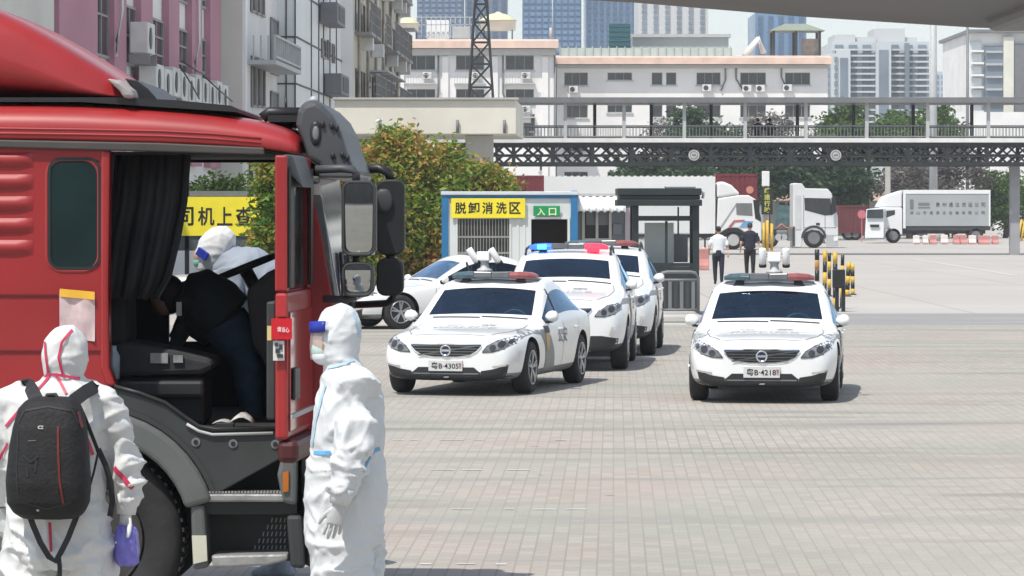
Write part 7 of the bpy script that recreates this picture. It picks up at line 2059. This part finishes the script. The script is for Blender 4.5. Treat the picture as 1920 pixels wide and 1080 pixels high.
# --- bending figure beyond the cab
d = 22.3
pb_ = thing('person', 'person in white coverall bending over beyond the cab, seen through its open doors', 'person', P(500, 1080, d))
b = MB()
b.tube([P(408, 470, d), P(420, 492, d), P(448, 512, d), P(488, 545, d), P(525, 600, d)], [.085, .135, .20, .22, .20], 16)
b.ell(P(404, 466, d), .095, .10, .11, 18, 12)
for yo in (-.11, .11): b.tube([P(522, 590, d) + Vector((0, yo, 0)), P(515, 740, d) + Vector((0, yo, 0)), P(528, 900, d) + Vector((0, yo, 0)), P(526, 1070, d) + Vector((0, yo, 0))], [.15, .12, .10, .08], 12)
for yo in (-.11, .11): b.ell(P(515, 1072, d) + Vector((0, yo, 0)), .14, .055, .045)
b.tube([P(430, 505, d) + Vector((0, -.2, 0)), P(436, 550, d) + Vector((0, -.25, 0)), P(448, 592, d) + Vector((0, -.28, 0)), P(442, 622, d) + Vector((0, -.26, 0))], [.095, .085, .07, .05], 12)
b.tube([P(430, 505, d) + Vector((0, .2, 0)), P(420, 560, d) + Vector((0, .24, 0)), P(405, 610, d) + Vector((0, .2, 0))], [.095, .08, .055], 12)
body, bv = body_of(b, pb_, mat('shaded_white_coverall', (.27, .31, .37), .7, var=.05, scale=3), .014, folds(6.5, .011, [(P(440, 560, d), .15), (P(430, 500, d), .1)], 4.0))  # white suit; the bluish shade on its back is put into the colour
b = MB(); b.loft([[P(402 + 8 * t, 462, d) + Vector((.118 * k * math.cos(2 * PI * i / 20) + .01, .118 * k * math.sin(2 * PI * i / 20), .128 * t)) for i in range(20)] for t, k in ((-1.15, .80), (-.8, .93), (-.4, 1.0), (0, 1.0), (.4, .92), (.72, .70), (.92, .40), (1.0, .08))])
me = fuse(b, .010, 4, folds(6, .010, [], 3.0)); link_mesh('hood', me, M_suit, pb_)
b = MB(); b.ell(P(385, 480, d), .075, .085, .07, 14, 10); fc = b.build('face', M_skin, pb_)
b = MB(); b.ell(P(384, 492, d), .074, .08, .05, 14, 10); b.build('face_mask', mat('teal_mask', (.16, .40, .33), .7), fc)
b = MB(); b.beam(P(371, 470, d - .09), P(388, 482, d - .125), .02, .05); b.build('goggle_band', MATS['deep_blue_band'], pb_)
g = hand_mesh(P(441, 628, d) + Vector((0, -.26, 0)), (-.1, 0, -1), (0, 1, 0), (-1, 0, 0), .4, 1.05); link_mesh('glove', g, M_glove, pb_)

# --- driver in dark clothes leaning inside the cab
d = 20.45
dv = thing('person', 'person in dark top and blue jeans leaning inside the lorry cab', 'person', P(470, 800, d))
b = MB()
b.tube([P(424, 604, d), P(398, 580, d), P(366, 560, d), P(344, 556, d)], [.19, .20, .19, .13], 14)
b.tube([P(345, 555, d), P(332, 553, d), P(322, 555, d)], [.09, .062, .06], 10)
b.tube([P(352, 560, d) + Vector((0, -.17, 0)), P(346, 620, d) + Vector((0, -.24, 0)), P(330, 660, d) + Vector((0, -.24, 0))], [.075, .06, .045], 10)
b.tube([P(360, 560, d) + Vector((0, .17, 0)), P(340, 610, d) + Vector((0, .22, 0)), P(322, 640, d) + Vector((0, .2, 0))], [.075, .06, .045], 10)
body, bv = body_of(b, dv, mat('dark_green_black_top', (.012, .022, .022), .8, var=.2), .014, folds(6, .008, [], 1.0), 'top_garment')
b = MB()
for yo, kx in ((-.10, 0), (.11, 14)):
    b.tube([P(422, 604, d) + Vector((0, yo, 0)), P(450 + kx, 650, d) + Vector((0, yo, 0)), P(468 + kx, 690, d) + Vector((0, yo, 0)), P(470 + kx, 735, d) + Vector((0, yo, 0)), P(474 + kx, 786, d) + Vector((0, yo, 0))], [.135, .11, .088, .075, .06], 12)
me = fuse(b, .014, 5, folds(7, .007, [], 2.0)); link_mesh('jeans', me, mat('blue_jeans', (.022, .048, .075), .8, var=.3, scale=8), dv)
b = MB()
for yo, kx in ((-.10, 0), (.11, 14)): b.ell(P(466 + kx, 796, d) + Vector((0, yo, .0)), .13, .05, .05)
b.build('shoes', M_black, dv)
b = MB(); b.ell(P(316, 552, d), .098, .085, .115, 16, 12); hd_ = b.build('hair', M_hair, dv)
b = MB(); b.ell(P(309, 560, d), .082, .078, .098, 16, 12); b.ell(P(296, 562, d), .016, .014, .02, 8, 6); b.build('face', M_skin, hd_)
g = hand_mesh(P(328, 664, d) + Vector((0, -.24, 0)), (-.5, 0, -1), (0, 1, 0), (-1, 0, -.2), .5, 1.0); link_mesh('hand', g, M_skin, dv)
b = MB(); b.box(PX(331, d - .25), PX(341, d - .25), d - .27, d - .25, PZ(592, d - .25), PZ(566, d - .25)); b.build('white_tag', M_white, dv)

# --- people walking away in the yard
def walker(label, x, yt, yf, d, top, legs, sleeve=None, stride=.16, group=None, lean=0.0, z0=0.0, cap=None, arms=1.0):
    c = Vector((PX(x, d), d, z0)); h = (yf - yt) * d / F; k = h / 1.72
    t = thing('person', label, 'person', c, group)
    V = lambda a, b_, z: c + Vector((a * k, b_ * k, z * k))
    b = MB()
    for sd, st in ((-1, stride), (1, -stride)):
        b.tube([V(sd * .09, 0, .90), V(sd * .095, st * .6, .50), V(sd * .09, st * .5 - .04, .10)], [.105 * k, .075 * k, .052 * k], 10)
        b.ell(V(sd * .09, st * .5 + .03, .045), .045 * k, .12 * k, .045 * k)
    b.loft([b.ring(V(0, 0, z), (0, 0, 1), q * k, 14, (0, 1, 0), w * k) for z, q, w in ((.84, .12, .17), (.94, .115, .165), (1.02, .11, .16))])
    link_mesh('trousers', fuse(b, .02 * k, 3), legs, t)
    b = MB()
    b.loft([[V(w * math.cos(2 * PI * i / 14), q * math.sin(2 * PI * i / 14), z) for i in range(14)] for z, w, q in ((.93, .185, .125), (1.1, .175, .12), (1.25, .20, .125), (1.38, .215, .12), (1.45, .16, .095), (1.49, .07, .065))])
    for sd in (-1, 1): b.tube([V(sd * .19, 0, 1.40), V(sd * .245, sd * .02, 1.26), V(sd * .26, .0, 1.15)], [.07 * k, .065 * k, .058 * k], 10)
    link_mesh('shirt', fuse(b, .02 * k, 3), top, t)
    b = MB()
    b.tube([V(0, 0, 1.46), V(0, .01, 1.56)], [.052 * k, .05 * k], 10); b.ell(V(0, .02, 1.61), .075 * k, .09 * k, .11 * k)
    for sd in (-1, 1):
        b.ell(V(sd * .077, .02, 1.60), .012 * k, .02 * k, .03 * k, 8, 6)
        b.tube([V(sd * .255, 0, 1.20), V(sd * .275, sd * .03 * arms, 1.08), V(sd * .285, sd * -.08 * arms, .92)], [.045 * k, .042 * k, .03 * k], 10)
        b.ell(V(sd * .29, sd * -.09 * arms, .86), .026 * k, .035 * k, .07 * k, 8, 6)
        for q in range(4): b.tube([V(sd * .29, sd * -.09 * arms - .025 + .017 * q, .82), V(sd * .285, sd * -.09 * arms - .028 + .018 * q, .755 + .01 * abs(q - 1.5))], .008 * k, 5)
        b.tube([V(sd * .28, sd * -.09 * arms + .03, .86), V(sd * .265, sd * -.09 * arms + .05, .81)], .009 * k, 5)
    link_mesh('skin', fuse(b, .009 * k, 2), M_skin, t)
    b = MB(); b.ell(V(0, -.005, 1.645), .083 * k, .097 * k, .095 * k); b.build('hair' if not cap else 'cap', cap or M_hair, t)
    return t
M_navy = mat('navy_cloth', (.016, .018, .032), .8, var=.2)
walker('person in a white short sleeved shirt and dark trousers walking away beside the booth', 1347, 425, 533, GD(533), mat('white_shirt', (.68, .70, .72), .7, var=.04), M_navy)
walker('person in dark uniform and cap walking away behind the right sedan', 1406, 418, 522, GD(522), M_navy, mat('black_trousers', (.012, .012, .016), .8), cap=mat('dark_cap', (.03, .045, .06), .7))
zdk = PZ(288.5, DB + 1.5)
walker('dark clothed person walking on the footbridge, the left one of two', 1421, 222, 289, DB + 1.4, M_black, M_black, z0=zdk + .0, group='walkers on the footbridge')
walker('dark clothed person walking on the footbridge, the right one of two', 1443, 222, 289, DB + 1.6, M_black, M_black, z0=zdk + .0, group='walkers on the footbridge', stride=-.14)
# ------------------------------------------------------------------ summer haze
b = MB(); b.box(-1190, 1190, -80, 1990, -1.0, 130)
hz = b.build('haze', None); hz['kind'] = 'stuff'
hm = bpy.data.materials.new('haze'); hm.use_nodes = True; nt = hm.node_tree; nt.nodes.clear()
pv_ = nt.nodes.new('ShaderNodeVolumePrincipled'); pv_.inputs['Density'].default_value = .0004
pv_.inputs['Color'].default_value = (.93, .96, 1.0, 1); pv_.inputs['Anisotropy'].default_value = 0.2
oo = nt.nodes.new('ShaderNodeOutputMaterial'); nt.links.new(pv_.outputs[0], oo.inputs['Volume'])
hz.data.materials.append(hm)
